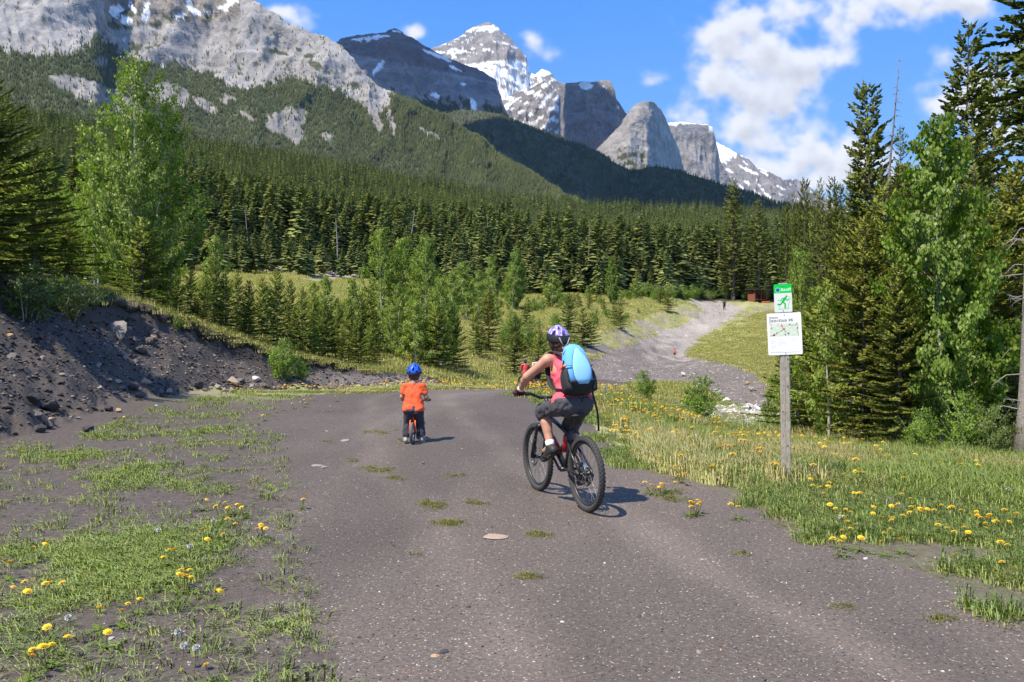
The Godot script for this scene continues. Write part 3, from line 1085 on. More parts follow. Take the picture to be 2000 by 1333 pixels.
func build_clouds() -> void:
	# two fair-weather clouds above the frame; the mountains below them lie in their shade
	var s := SUN.normalized()
	var r := RandomNumberGenerator.new()
	r.seed = 5
	for spec in [
			["cloud", "flat white cloud above the dark purple mountain", [[700, 95, 3450, 200], [790, 100, 3400, 230], [870, 130, 3350, 230], [930, 170, 3300, 200], [830, 190, 3150, 230], [920, 215, 3050, 180], [1010, 215, 3900, 170], [1110, 190, 3650, 120], [1165, 185, 3550, 110], [1140, 230, 3450, 110]]],
			["cloud", "long white cloud above the dark forested ridge", [[1000, 280, 2450, 200], [1080, 310, 2400, 200], [1130, 340, 2350, 190], [1200, 360, 2250, 190], [1290, 365, 2150, 190], [1380, 385, 2000, 190], [1460, 400, 1900, 170], [1520, 415, 1800, 150], [1250, 400, 1950, 170], [1150, 390, 2000, 150]]]]:
		var mb := Mb.new()
		var n := noise(55, 0.006, 4)
		for q in spec[2]:
			var a := at(q[0], q[1], q[2])
			var c := a + s * ((2600.0 - a.y) / s.y)
			for k in 3:
				var o: Vector3 = c + Vector3(r.randf_range(-0.35, 0.35), r.randf_range(-0.1, 0.3), r.randf_range(-0.35, 0.35)) * q[3]
				var first := mb.v.size()
				var size: float = q[3] * r.randf_range(0.75, 1.0)
				mb.ball(o, Vector3(1, 0.55, 1) * size, Basis.IDENTITY, 14, 22)
				for e in range(first, mb.v.size()):
					var w := mb.v[e]
					mb.v[e] = o + (w - o) * (1.0 + n.get_noise_3dv(w) * 0.5)
		tag(obj(spec[0], mb.mesh(true), M.cloud), spec[1], "cloud", "clouds that shade the mountains")

# ---------------------------------------------------------------- trees

func leaf_face(mb: Mb, a: Vector3, b: Vector3, c: Vector3, n: Vector3) -> void:
	# a small face whose shading normal follows the shoot that it belongs to
	if (c - a).cross(b - a).dot(n) > 0.0:
		mb.tri(a, b, c)
	else:
		mb.tri(a, c, b)
	mb.n.append(n); mb.n.append(n); mb.n.append(n)

func needle_sprig(mb: Mb, a: Vector3, dir: Vector3, length: float, w: float, r: RandomNumberGenerator, cross := true) -> void:
	var side := dir.cross(Vector3(r.randf() - 0.5, r.randf() - 0.5, r.randf() - 0.5)).normalized()
	var mid := a + dir * length * 0.42
	var tip := a + dir * length
	var n := (Vector3(a.x, 0, a.z).normalized() * 0.8 + dir * 0.3 + Vector3(r.randf() - 0.5, r.randf() * 1.3 - 0.15, r.randf() - 0.5)).normalized()
	leaf_face(mb, a, mid + side * w, tip, n)
	leaf_face(mb, a, tip, mid - side * w, n)
	if cross:
		var up := side.cross(dir)
		leaf_face(mb, a, mid + up * w, tip, n)
		leaf_face(mb, a, tip, mid - up * w, n)

func spruce(h: float, rad: float, seed_: int, o := {}) -> Array:
	# (trunk, crown) of a conifer: whorls of boughs, each a twig set with needle sprigs
	var r := RandomNumberGenerator.new()
	r.seed = seed_
	var gap: float = o.get("gap", 0.16)
	var per: int = o.get("per", 6)
	var sl: float = o.get("sprig", 0.16)
	var sw: float = o.get("width", 0.018)
	var dens: float = o.get("step", 0.06)
	var clear: float = o.get("clear", 0.04)
	var pw: float = o.get("taper", 0.8)
	var skip: float = o.get("skip", 0.0)
	var tone: Color = o.get("tone", Color(0.075, 0.11, 0.03))
	var droop: float = o.get("droop", 0.15)
	var clump: bool = o.get("clump", false)
	var ragged: float = o.get("ragged", 0.25)
	var cross: bool = o.get("cross", true)
	var t := Mb.new()
	t.col = o.get("bark", lc(0.14, 0.12, 0.105))
	var pts := []
	var rads := []
	var lean := Vector3(r.randf() - 0.5, 0, r.randf() - 0.5) * 0.03 * h
	for k in 9:
		var f := k / 8.0
		pts.append(Vector3(0, h * f - (0.15 if k == 0 else 0.0), 0) + lean * sin(f * 3.0) + Vector3(r.randf() - 0.5, 0, r.randf() - 0.5) * 0.01 * h * f * (1 - f))
		rads.append(maxf(0.004, h * o.get("girth", 0.016) * pow(1.0 - f, 0.9)))
	t.tube(pts, rads, 7, false)
	var mb := Mb.new()
	var y := h * clear
	var turn := r.randf() * TAU
	while y < h * 0.985:
		var f := y / h
		var g := clampf((f - clear) / (1.0 - clear), 0.0, 1.0)
		var prof := pow(1.0 - g, pw) * minf(1.0, 0.55 + g * 4.0)
		var axis_at := lerpf(0, 8, f)
		var o0: Vector3 = (pts[int(axis_at)] as Vector3).lerp(pts[mini(int(axis_at) + 1, 8)], axis_at - int(axis_at))
		o0.y = y
		var count := per if g < 0.85 else maxi(3, per - 2)
		for b in count:
			if r.randf() < skip:
				continue
			turn += 2.39996 + (r.randf() - 0.5) * 0.5
			var L: float = (rad * prof + h * 0.012) * (1.0 - ragged + ragged * 2.0 * r.randf() * r.randf() + ragged * 0.3)
			var out := Vector3(cos(turn), 0, sin(turn))
			var rise := lerpf(-droop, 0.75, pow(g, 1.5)) + (r.randf() - 0.5) * 0.2
			var start := o0 + Vector3(0, (r.randf() - 0.5) * gap, 0)
			var p1 := start + (out + Vector3.UP * rise * 0.6) * L * 0.5
			var p2 := p1 + (out * 0.95 + Vector3.UP * (rise + 0.18)) * L * 0.5
			t.tube([start, p1, p2], [maxf(0.004, L * 0.014), maxf(0.003, L * 0.009), 0.002], 3, false)
			var n := maxi(2, int(L / dens))
			var shade := 0.8 + r.randf() * 0.45
			var warm := r.randf()
			for k in n:
				var s := (k + 0.6) / n
				if clump and s < 0.35:
					continue
				var q := start.lerp(p1, s * 2.0) if s < 0.5 else p1.lerp(p2, s * 2.0 - 1.0)
				var dir := (p1 - start if s < 0.5 else p2 - p1).normalized()
				var side := dir.cross(Vector3.UP).normalized()
				var len2: float = sl * (1.15 - 0.55 * s) * (0.7 + r.randf() * 0.6) * minf(1.0, 0.4 + L * 1.2)
				for sg in [-1.0, 1.0]:
					mb.col = lc(tone.r, tone.g, tone.b) * (shade * (0.86 + r.randf() * 0.28))
					mb.col = mb.col.lerp(lc(tone.r * 1.7, tone.g * 1.3, tone.b), warm * 0.35)
					mb.col.a = 1.0
					var sd: Vector3 = (dir * (0.5 + r.randf() * 0.5) + side * sg * (0.55 + r.randf() * 0.4) + Vector3.UP * ((r.randf() - 0.45) * (1.4 if clump else 0.5))).normalized()
					needle_sprig(mb, q, sd, len2, sw, r, cross)
			needle_sprig(mb, p2 - out * 0.02, (p2 - p1).normalized(), sl * 0.8, sw, r, cross)
		y += gap * (0.7 + r.randf() * 0.6) * lerpf(1.0, 0.6, g)
	# leader
	needle_sprig(mb, pts[8] - Vector3(0, h * 0.03, 0), Vector3.UP, maxf(h * 0.045, sl), sw * 0.9, r)
	return [t.mesh(true), mb.mesh()]

func aspen(h: float, rad: float, seed_: int, leaves: int, o := {}) -> Array:
	# (trunk and limbs, leaves) of a young poplar
	var r := RandomNumberGenerator.new()
	r.seed = seed_
	var size: float = o.get("leaf", 0.055)
	var tone: Color = o.get("tone", Color(0.115, 0.2, 0.035))
	var stems: int = o.get("stems", 1)
	var low: float = o.get("low", 0.06)
	var t := Mb.new()
	t.col = lc(0.4, 0.38, 0.32)
	var limbs := []
	for s in stems:
		var off := Vector3.ZERO
		var hs := h
		if s > 0:
			var a := r.randf() * TAU
			off = Vector3(cos(a), 0, sin(a)) * rad * (0.3 + r.randf() * 0.4)
			hs = h * (0.5 + r.randf() * 0.35)
		var pts := []
		var rads := []
		var bend := Vector3(r.randf() - 0.5, 0, r.randf() - 0.5) * 0.1 * h
		for k in 9:
			var f := k / 8.0
			pts.append(off * (0.25 + 0.75 * f) + Vector3(0, hs * f - (0.15 if k == 0 else 0.0), 0) + bend * sin(f * 2.6) * f)
			rads.append(maxf(0.004, hs * 0.011 * (1.0 - f * 0.93)))
		t.col = lc(0.42, 0.4, 0.34)
		t.tube(pts, rads, 7, false)
		var turn := r.randf() * TAU
		var nb := int((40 if s == 0 else 24) * clampf(h / 5.0, 0.5, 1.4))
		for b in nb:
			var f := low + (1.0 - low) * (b + r.randf() * 0.6) / nb
			f = minf(f, 0.985)
			turn += 2.39996
			var k := f * 8.0
			var st: Vector3 = (pts[int(k)] as Vector3).lerp(pts[mini(int(k) + 1, 8)], k - int(k))
			var wide := rad * (1.0 if s == 0 else 0.6) * pow(1.0 - f, 0.75) * minf(1.0, 0.6 + f * 2.5) + 0.03 * h
			var L := wide * (0.6 + r.randf() * 0.65)
			var out := Vector3(cos(turn), 0, sin(turn))
			var up := 0.5 + r.randf() * 0.55 + f * 0.6
			var m := st + (out + Vector3.UP * up * 0.8) * L * 0.5
			var e := m + (out * 0.8 + Vector3.UP * (up + 0.25)) * L * 0.5
			t.col = lc(0.27, 0.25, 0.19)
			t.tube([st, m, e], [maxf(0.004, L * 0.013), maxf(0.003, L * 0.008), 0.0025], 4, false)
			limbs.append([st, m, e, L])
			for w in 3:
				# twigs
				var s2 := 0.35 + 0.2 * w
				var q := st.lerp(m, s2 * 2.0) if s2 < 0.5 else m.lerp(e, s2 * 2.0 - 1.0)
				var d2 := (out.rotated(Vector3.UP, (r.randf() - 0.5) * 2.4) + Vector3.UP * (0.3 + r.randf() * 0.8)).normalized()
				var e2 := q + d2 * L * (0.25 + r.randf() * 0.25)
				t.tube([q, e2], [0.004, 0.002], 3, false)
				limbs.append([q, q.lerp(e2, 0.5), e2, L * 0.5])
		limbs.append([pts[6], pts[7], pts[8] + Vector3(0, 0.02 * h, 0), h * 0.22])
	var total := 0.0
	for l in limbs:
		total += l[3]
	var mb := Mb.new()
	for l in limbs:
		var n := int(ceil(leaves * l[3] / total))
		var warm := r.randf()
		var knot := Vector3.ZERO
		for k in n:
			if k % 6 == 0:
				# leaves sit in bunches on short spurs
				var s := 0.12 + 0.9 * pow(r.randf(), 0.75)
				var a: Vector3 = l[0]
				knot = a.lerp(l[1], s * 2.0) if s < 0.5 else (l[1] as Vector3).lerp(l[2], s * 2.0 - 1.0)
				knot += Vector3(r.randf() - 0.5, r.randf() - 0.6, r.randf() - 0.5) * size * 2.4
			var q := knot + Vector3(r.randf() - 0.5, r.randf() - 0.6, r.randf() - 0.5) * size * 2.2
			var sz := size * (0.65 + r.randf() * 0.7)
			var down := Vector3(r.randf() - 0.5, -0.75 - r.randf() * 0.5, r.randf() - 0.5).normalized()
			var nr := Vector3(r.randf() - 0.5, (r.randf() - 0.25) * 0.9, r.randf() - 0.5).normalized()
			var side := down.cross(nr).normalized()
			nr = side.cross(down)
			mb.col = (lc(tone.r, tone.g, tone.b) * (0.82 + r.randf() * 0.36)).lerp(lc(0.19, 0.24, 0.05), warm * 0.3)
			mb.col.a = 1.0
			var fold := nr * sz * 0.12
			var mid := q + down * sz * 0.38
			var n2 := (nr * (1.0 if nr.dot(q - Vector3(0, q.y, 0)) > 0 else -1.0) * 0.7 + Vector3(q.x, 0, q.z).normalized() * 0.55 + Vector3.UP * (r.randf() * 0.7)).normalized()
			leaf_face(mb, q, mid + side * sz * 0.42 + fold, q + down * sz, n2)
			leaf_face(mb, q, q + down * sz, mid - side * sz * 0.42 + fold, n2)
	return [t.mesh(true), mb.mesh()]

func far_tree(seed_: int, layers: int, pts: int, wide: float) -> ArrayMesh:
	# a conifer of unit height for the middle distance: many short drooping boughs round a stem
	var r := RandomNumberGenerator.new()
	r.seed = seed_
	var mb := Mb.new()
	mb.col = lc(0.5, 0.46, 0.44)
	for s in 4:
		var a0 := Vector3(cos(s * PI / 2), 0, sin(s * PI / 2)) * 0.011
		var a1 := Vector3(cos((s + 1) * PI / 2), 0, sin((s + 1) * PI / 2)) * 0.011
		leaf_face(mb, a0 - Vector3(0, 0.05, 0), a1 - Vector3(0, 0.05, 0), Vector3(0, 0.96, 0), (a0 + a1).normalized())
	var gap_noise := noise(seed_ * 13, 1.0, 2)
	var clear := 0.03 + r.randf() * 0.16
	var lop := Vector3(r.randf() - 0.5, 0, r.randf() - 0.5) * 0.5
	for k in layers * pts:
		var g := pow((k + r.randf()) / (layers * pts), 0.9)
		var f := clear + (1.0 - clear) * g
		var a := r.randf() * TAU
		var out := Vector3(cos(a), 0, sin(a))
		var R := wide * pow(1.0 - g, 0.75) * minf(1.0, 0.55 + g * 3.0) + 0.014
		var lump := gap_noise.get_noise_3d(out.x * 0.6 + seed_, f * 3.0, out.z * 0.6)
		if lump < -0.3 and g < 0.9:
			continue
		var L := R * (0.5 + r.randf() * 0.65) * (1.0 + out.dot(lop)) * (1.0 + lump * 0.9)
		var side := Vector3(-out.z, 0, out.x)
		var root := Vector3(0, f + L * 0.15, 0) + out * L * 0.12
		var tip := out * L + Vector3(0, f - L * (0.5 - g * 0.7) + (r.randf() - 0.5) * 0.02, 0)
		var w := L * 0.26 + 0.006
		var mid := root.lerp(tip, 0.6)
		var v := 0.78 + r.randf() * 0.44
		mb.col = Color(v, v, v)
		var n := (out + Vector3.UP * (0.25 + r.randf() * 0.5) + side * (r.randf() - 0.5) * 0.8).normalized()
		var dip := Vector3(0, L * 0.16, 0)
		leaf_face(mb, root, mid + side * w - dip, tip, n)
		leaf_face(mb, root, tip, mid - side * w - dip, n)
	mb.col = Color(0.9, 0.9, 0.9)
	for s in 3:
		var q := Vector3(cos(s * 2.1), 0, sin(s * 2.1)) * 0.008
		leaf_face(mb, q + Vector3(0, 0.92, 0), -q + Vector3(0, 0.92, 0), Vector3(0, 1.0, 0), Vector3(q.z, 0.004, -q.x).normalized())
	return mb.mesh()

func speck_tree(seed_: int) -> ArrayMesh:
	# for mountain sides kilometres away
	var r := RandomNumberGenerator.new()
	r.seed = seed_
	var mb := Mb.new()
	mb.col = Color(0.9, 0.9, 0.9)
	for k in 4:
		var y := 0.02 + k * 0.22
		var R := 0.17 * (1.0 - k * 0.2)
		var top := Vector3(0, minf(1.0, y + 0.42), 0)
		var ring := []
		for s in 6:
			var a := TAU * (s + r.randf() * 0.6) / 6.0
			ring.append(Vector3(cos(a) * R, y + r.randf() * 0.05, sin(a) * R) * Vector3(0.6 + r.randf() * 0.6, 1, 0.6 + r.randf() * 0.6))
		for s in 6:
			leaf_face(mb, top, ring[s], ring[(s + 1) % 6], (ring[s] * Vector3(6, 0, 6) + Vector3.UP * 0.5).normalized())
	return mb.mesh()

const FRONT := [Vector2(-300, 85), Vector2(150, 95), Vector2(300, 112), Vector2(420, 126), Vector2(700, 133), Vector2(900, 142), Vector2(1000, 152), Vector2(1200, 157), Vector2(1300, 160), Vector2(1400, 176), Vector2(1540, 178), Vector2(1600, 172), Vector2(2300, 160)]

func build_far_forest() -> void:
	var r := RandomNumberGenerator.new()
	r.seed = 909
	var mids := [far_tree(1, 34, 14, 0.18), far_tree(2, 38, 13, 0.15), far_tree(3, 34, 14, 0.21), far_tree(4, 38, 12, 0.13), far_tree(5, 34, 13, 0.17), far_tree(6, 30, 12, 0.16), far_tree(7, 34, 14, 0.2), far_tree(8, 30, 10, 0.14)]
	var lows := [far_tree(11, 14, 8, 0.18), far_tree(12, 14, 8, 0.2), far_tree(13, 15, 8, 0.16)]
	var dense := noise(201, 0.012, 3)
	var near := []   # candidates, nearest first
	var far := []
	var cell := {}
	for k in 60000:
		var u := r.randf_range(-260, 2260)
		var q := r.randf()
		var front := lin(FRONT, u) + dense.get_noise_1d(u * 3.0) * 8.0
		var d := front + pow(q, 1.5) * (960.0 - front)
		if d > 420 and u > 1600:
			continue
		var x := (u - 1000.0) / F * d
		var gap := 2.5 if d < 260 else 3.1
		var key := Vector2i(int(floor(x / gap)), int(floor(d / gap)))
		if cell.has(key):
			continue
		cell[key] = true
		# the tallest stand a little behind the edge; young trees fringe the meadow
		var h := r.randf_range(6.0, 14.5) * (1.0 + dense.get_noise_2d(x, d) * 0.5)
		var young := 0.0
		if u < 760:
			young = smoothstep(24.0, 6.0, d - front)
		else:
			young = smoothstep(5.0, 0.0, d - front) * 0.7
		h *= lerpf(1.0, 0.42, young)
		if u > 1150 and u < 1560 and d < 230:
			h *= 1.05
		(near if d < 330 else far).append([d, x, h, r.randi() % 8, r.randf(), young])
	near.sort_custom(func(a, b): return a[2] / a[0] > b[2] / b[0])
	var seen := 0
	var rest := [[[], []], [[], []], [[], []], [[], []], [[], []], [[], []], [[], []], [[], []]]
	var group := "tall conifers along the far edge of the meadow"
	var protos := []
	for k in 4:
		var m := mat(Color.WHITE, 0.85, true)
		protos.append(m)
	var tones := []
	for k in 6:
		var w := k / 5.0
		var m := mat(Color(0.21, 0.27, 0.088).lerp(Color(0.3, 0.32, 0.105), w) * (0.85 + 0.3 * fmod(k * 0.37, 1.0)), 0.85, true)
		m.backlight_enabled = true
		m.backlight = Color(0.55, 0.6, 0.28)
		m.metallic_specular = 0.22
		tones.append(m)
	for e in near:
		var where := on(e[1], -e[0])
		var b := Basis(Vector3.UP, e[4] * TAU).scaled(Vector3(1.0 + 0.5 * fmod(e[4] * 7.0, 1.0), 1, 1.0 + 0.5 * fmod(e[4] * 7.0, 1.0)) * e[2])
		var u: float = e[1] / e[0] * F + 1000.0
		if seen < 190 and u > 60 and u < 1600:
			seen += 1
			var o := obj("conifer", mids[e[3]], tones[int(e[4] * 5.99)], self, Transform3D(b, where))
			if e[5] > 0.5:
				tag(o, "young conifer in the low fringe before the tall forest across the meadow", "tree", "young conifers fringing the far forest")
			else:
				tag(o, "tall dark conifer in the front of the forest across the meadow", "tree", group)
		else:
			rest[e[3]][0].append(Transform3D(b, where))
			rest[e[3]][1].append(far_tone(e[4], r.randf()))
	# the fringe of younger conifers at the meadow's upper edge
	for k in 58:
		var u := r.randf_range(335, 1080)
		var d := lin(FRONT, u) + r.randf_range(-9.0, 2.0)
		var h := r.randf_range(3.2, 6.5)
		var o := obj("conifer", mids[k % 8], tones[r.randi() % 6], self, Transform3D(Basis(Vector3.UP, r.randf() * TAU).scaled(Vector3(1.35, 1, 1.35) * h), on((u - 1000.0) / F * d, -d)))
		tag(o, "young conifer in the low fringe before the tall forest across the meadow", "tree", "young conifers fringing the far forest")
	# grey dead stems among them
	for k in 11:
		var u := r.randf_range(340, 1620)
		var d := lin(FRONT, u) + r.randf_range(0.0, 14.0)
		var m := Mb.new()
		m.col = lc(0.3, 0.28, 0.26)
		var h := r.randf_range(8.0, 14.0)
		m.tube([Vector3(0, -0.2, 0), Vector3(r.randf() - 0.5, h * 0.5, 0), Vector3(r.randf() * 1.6 - 0.8, h, 0)], [0.13, 0.1, 0.03], 5, false)
		for b in 14:
			var y := h * r.randf_range(0.3, 0.95)
			m.tube([Vector3(0, y, 0), Vector3(r.randf() - 0.5, y - 0.1, r.randf() - 0.5) + Vector3(0, 0, 0.1)], [0.025, 0.008], 3, false)
		tag(obj("dead_tree", m.mesh(), M.bark, self, Transform3D(Basis(Vector3.UP, r.randf() * TAU), on((u - 1000.0) / F * d, -d))), "bare grey dead stem among the far conifers", "tree", "dead stems in the far forest")
	for k in 8:
		stuff("conifer_forest", "dense conifer forest behind the meadow edge", "forest", mids[k], M.needle_far, rest[k][0], rest[k][1])
	var lot := [[[], []], [[], []], [[], []]]
	for e in far:
		var k: int = e[3] % 3
		lot[k][0].append(Transform3D(Basis(Vector3.UP, e[4] * TAU).scaled(Vector3(1.1, 1, 1.1) * e[2]), on(e[1], -e[0])))
		lot[k][1].append(far_tone(e[4], r.randf()))
	for k in 3:
		stuff("conifer_forest", "dark conifer forest covering the near hillside", "forest", lows[k], M.needle_far, lot[k][0], lot[k][1])

func far_tone(a: float, b: float) -> Color:
	var c := lc(0.21, 0.262, 0.088).lerp(lc(0.3, 0.315, 0.105), a * a)
	c = c * (0.85 + b * 0.3)
	c.a = 1.0
	return c

func build_mountain_forest() -> void:
	var r := RandomNumberGenerator.new()
	r.seed = 414
	var meshes := [speck_tree(1), speck_tree(2), speck_tree(3)]
	var un := noise(79, 0.05, 4)
	var patch := noise(80, 0.02, 3)
	for which in ["front", "wooded"]:
		var s: Dictionary = sheets[which]
		var rows: int = s.rows
		var v: PackedVector3Array = s.v
		var where := [[], [], []]
		var tint := [[], [], []]
		var tries := 170000 if which == "front" else 26000
		for k in tries:
			var a := r.randi() % (int(s.nc) - 1)
			var j: int = s.back + r.randi() % (rows - int(s.back) - 1)
			var p0 := v[a * rows + j]
			var p1 := v[(a + 1) * rows + j]
			var p2 := v[a * rows + j + 1]
			var q := p0 + (p1 - p0) * r.randf() + (p2 - p0) * r.randf()
			var u := 1000.0 - q.x / q.z * F
			var vv := HOR - (q.y - EYE) / -q.z * F
			if u < -300 or u > 2100 or vv > 480:
				continue
			var keep := 1.0
			var h := r.randf_range(7.0, 12.5)
			if which == "front":
				var e := un.get_noise_2d(u, vv)
				var line := lin(A_WOODS, u) + e * 18.0
				if vv < line:
					keep = 0.012 + 0.2 * smoothstep(30.0, 0.0, line - vv) * (1.0 if patch.get_noise_2d(u, vv) > -0.1 else 0.1)
					keep += 0.05 * smoothstep(0.1, 0.4, patch.get_noise_2d(u * 1.5, vv * 1.5))
					if vv < 60:
						keep *= 0.3
					h *= 0.8
				elif inside(A_BARE, u + e * 10.0, vv + e * 10.0) > 0.15:
					keep = 0.06
				else:
					keep = 0.8
			if r.randf() > keep:
				continue
			var m := r.randi() % 3
			where[m].append(Transform3D(Basis(Vector3.UP, r.randf() * TAU).scaled(Vector3.ONE * h), q - Vector3(0, 0.6, 0)))
			var w := r.randf()
			var c := lc(0.085, 0.108, 0.045).lerp(lc(0.13, 0.15, 0.06), clampf(0.5 + patch.get_noise_2d(u, vv) * 0.9 + (w - 0.5) * 0.8, 0, 1))
			tint[m].append(c)
		for m in 3:
			stuff("mountain_forest", "conifer forest on the lower mountain side" if which == "front" else "conifer forest on the shaded far ridge", "forest", meshes[m], M.needle_far, where[m], tint[m])

# ---------------------------------------------------------------- trees near the track, each at its place

var kinds := {}

func make_kinds() -> void:
	var young := Color(0.205, 0.26, 0.06)
	var dark := Color(0.115, 0.14, 0.036)
	var olive := Color(0.14, 0.172, 0.044)
	# kind -> [parts, height that it was built at]
	kinds.young = [[spruce(3.2, 1.2, 1, {"tone": young, "step": 0.05}), 3.2], [spruce(3.2, 1.05, 2, {"tone": young, "step": 0.05}), 3.2], [spruce(2.8, 1.05, 3, {"tone": Color(0.15, 0.2, 0.05), "step": 0.05, "per": 7}), 2.8]]
	kinds.small = [[spruce(1.6, 0.6, 5, {"tone": young, "gap": 0.13, "sprig": 0.12, "step": 0.05}), 1.6], [spruce(1.4, 0.5, 6, {"tone": Color(0.155, 0.19, 0.045), "gap": 0.12, "sprig": 0.12, "step": 0.05}), 1.4]]
	kinds.full = [[spruce(4.2, 1.25, 8, {"tone": Color(0.18, 0.2, 0.045), "gap": 0.17, "per": 7, "step": 0.05, "width": 0.022}), 4.2], [spruce(4.6, 1.3, 9, {"tone": Color(0.175, 0.205, 0.046), "gap": 0.17, "per": 7, "step": 0.05, "width": 0.022}), 4.6]]
	kinds.bough = [[spruce(3.8, 2.1, 12, {"tone": Color(0.14, 0.185, 0.04), "gap": 0.2, "per": 7, "step": 0.045, "sprig": 0.2, "taper": 0.7}), 3.8]]
	kinds.pine = [[spruce(11.0, 1.0, 21, {"tone": olive, "gap": 0.2, "per": 6, "step": 0.06, "sprig": 0.25, "width": 0.04, "clear": 0.2, "taper": 0.55, "skip": 0.12, "clump": true, "ragged": 0.5, "girth": 0.011, "droop": 0.25}), 11.0],
		[spruce(11.5, 1.05, 22, {"tone": dark, "gap": 0.22, "per": 6, "step": 0.06, "sprig": 0.25, "width": 0.04, "clear": 0.22, "taper": 0.5, "skip": 0.14, "clump": true, "ragged": 0.5, "girth": 0.011, "droop": 0.3}), 11.5],
		[spruce(10.5, 1.2, 23, {"tone": olive, "gap": 0.21, "per": 6, "step": 0.06, "sprig": 0.25, "width": 0.04, "clear": 0.12, "taper": 0.6, "skip": 0.15, "clump": true, "ragged": 0.5, "girth": 0.012, "droop": 0.2}), 10.5]]
	kinds.narrow = [[spruce(10.0, 1.05, 31, {"tone": dark, "gap": 0.22, "per": 6, "step": 0.09, "sprig": 0.22, "width": 0.035, "clear": 0.06, "taper": 0.75, "ragged": 0.35, "cross": false}), 10.0],
		[spruce(11.0, 1.3, 32, {"tone": Color(0.13, 0.15, 0.038), "gap": 0.24, "per": 6, "step": 0.09, "sprig": 0.24, "width": 0.035, "clear": 0.08, "taper": 0.7, "ragged": 0.4, "cross": false}), 11.0],
		[spruce(10.5, 1.2, 33, {"tone": olive, "gap": 0.25, "per": 6, "step": 0.09, "sprig": 0.24, "width": 0.036, "clear": 0.2, "taper": 0.6, "ragged": 0.5, "skip": 0.12, "cross": false}), 10.5]]
	kinds.aspen = [[aspen(6.6, 1.95, 41, 34000, {"stems": 4, "leaf": 0.064, "tone": Color(0.215, 0.3, 0.045)}), 6.6], [aspen(5.6, 1.35, 42, 17000, {"stems": 2, "leaf": 0.06, "tone": Color(0.25, 0.335, 0.05)}), 5.6], [aspen(5.5, 1.4, 43, 30000, {"stems": 2, "leaf": 0.07, "tone": Color(0.195, 0.29, 0.045)}), 5.5]]
	kinds.sapling = [[aspen(3.2, 0.75, 45, 6500, {"stems": 2, "tone": Color(0.26, 0.335, 0.06)}), 3.2], [aspen(2.8, 0.6, 46, 5000, {"stems": 1, "tone": Color(0.26, 0.33, 0.065)}), 2.8]]
	kinds.bush = [[aspen(1.5, 0.75, 48, 4200, {"stems": 5, "leaf": 0.05, "tone": Color(0.19, 0.3, 0.035), "low": 0.02}), 1.5], [aspen(1.2, 0.8, 49, 3600, {"stems": 5, "leaf": 0.045, "tone": Color(0.16, 0.215, 0.055), "low": 0.02}), 1.2]]

var planted := {}

func tree(kind: String, variant: int, u: float, top: float, d: float, label: String, group := "", wide := 1.0) -> Node3D:
	# stands on the ground at column u, d metres ahead, its tip at row top
	var x := (u - 1000.0) / F * d
	var where := on(x, -d)
	var tip := EYE + (HOR - top) / F * d
	return plant(kind, variant, where, maxf(tip - where.y, 0.3), label, group, wide)

func plant(kind: String, variant: int, where: Vector3, h: float, label: String, group := "", wide := 1.0) -> Node3D:
	var list: Array = kinds[kind]
	var spec: Array = list[variant % list.size()]
	var key := kind + str(variant % list.size())
	var leafy := kind in ["aspen", "sapling", "bush"]
	var called: String = {"young": "spruce", "small": "spruce", "full": "spruce", "bough": "spruce", "pine": "pine_tree", "narrow": "pine_tree", "aspen": "aspen", "sapling": "aspen", "bush": "bush"}[kind]
	var s: float = h / spec[1]
	var sc := Vector3(lerpf(s, 1.0, 0.25) * wide, s, lerpf(s, 1.0, 0.25) * wide) if kind != "small" else Vector3(s, s, s) * Vector3(wide, 1, wide)
	var turn := rng.randf() * TAU
	var o: Node3D
	if planted.has(key):
		o = copy(planted[key], where, turn, sc, label, group)
	else:
		o = thing(called, label, "bush" if kind == "bush" else "tree", where, group)
		obj("trunk" if kind != "bush" else "stem", spec[0][0], M.aspen_bark if leafy else M.bark, o)
		obj("crown", spec[0][1], M.leaf if leafy else M.foliage, o)
		o.transform = Transform3D(Basis(Vector3.UP, turn).scaled(sc), where)
		planted[key] = o
		return o
	if not group and o.has_meta("group"):
		o.remove_meta("group")
	return o

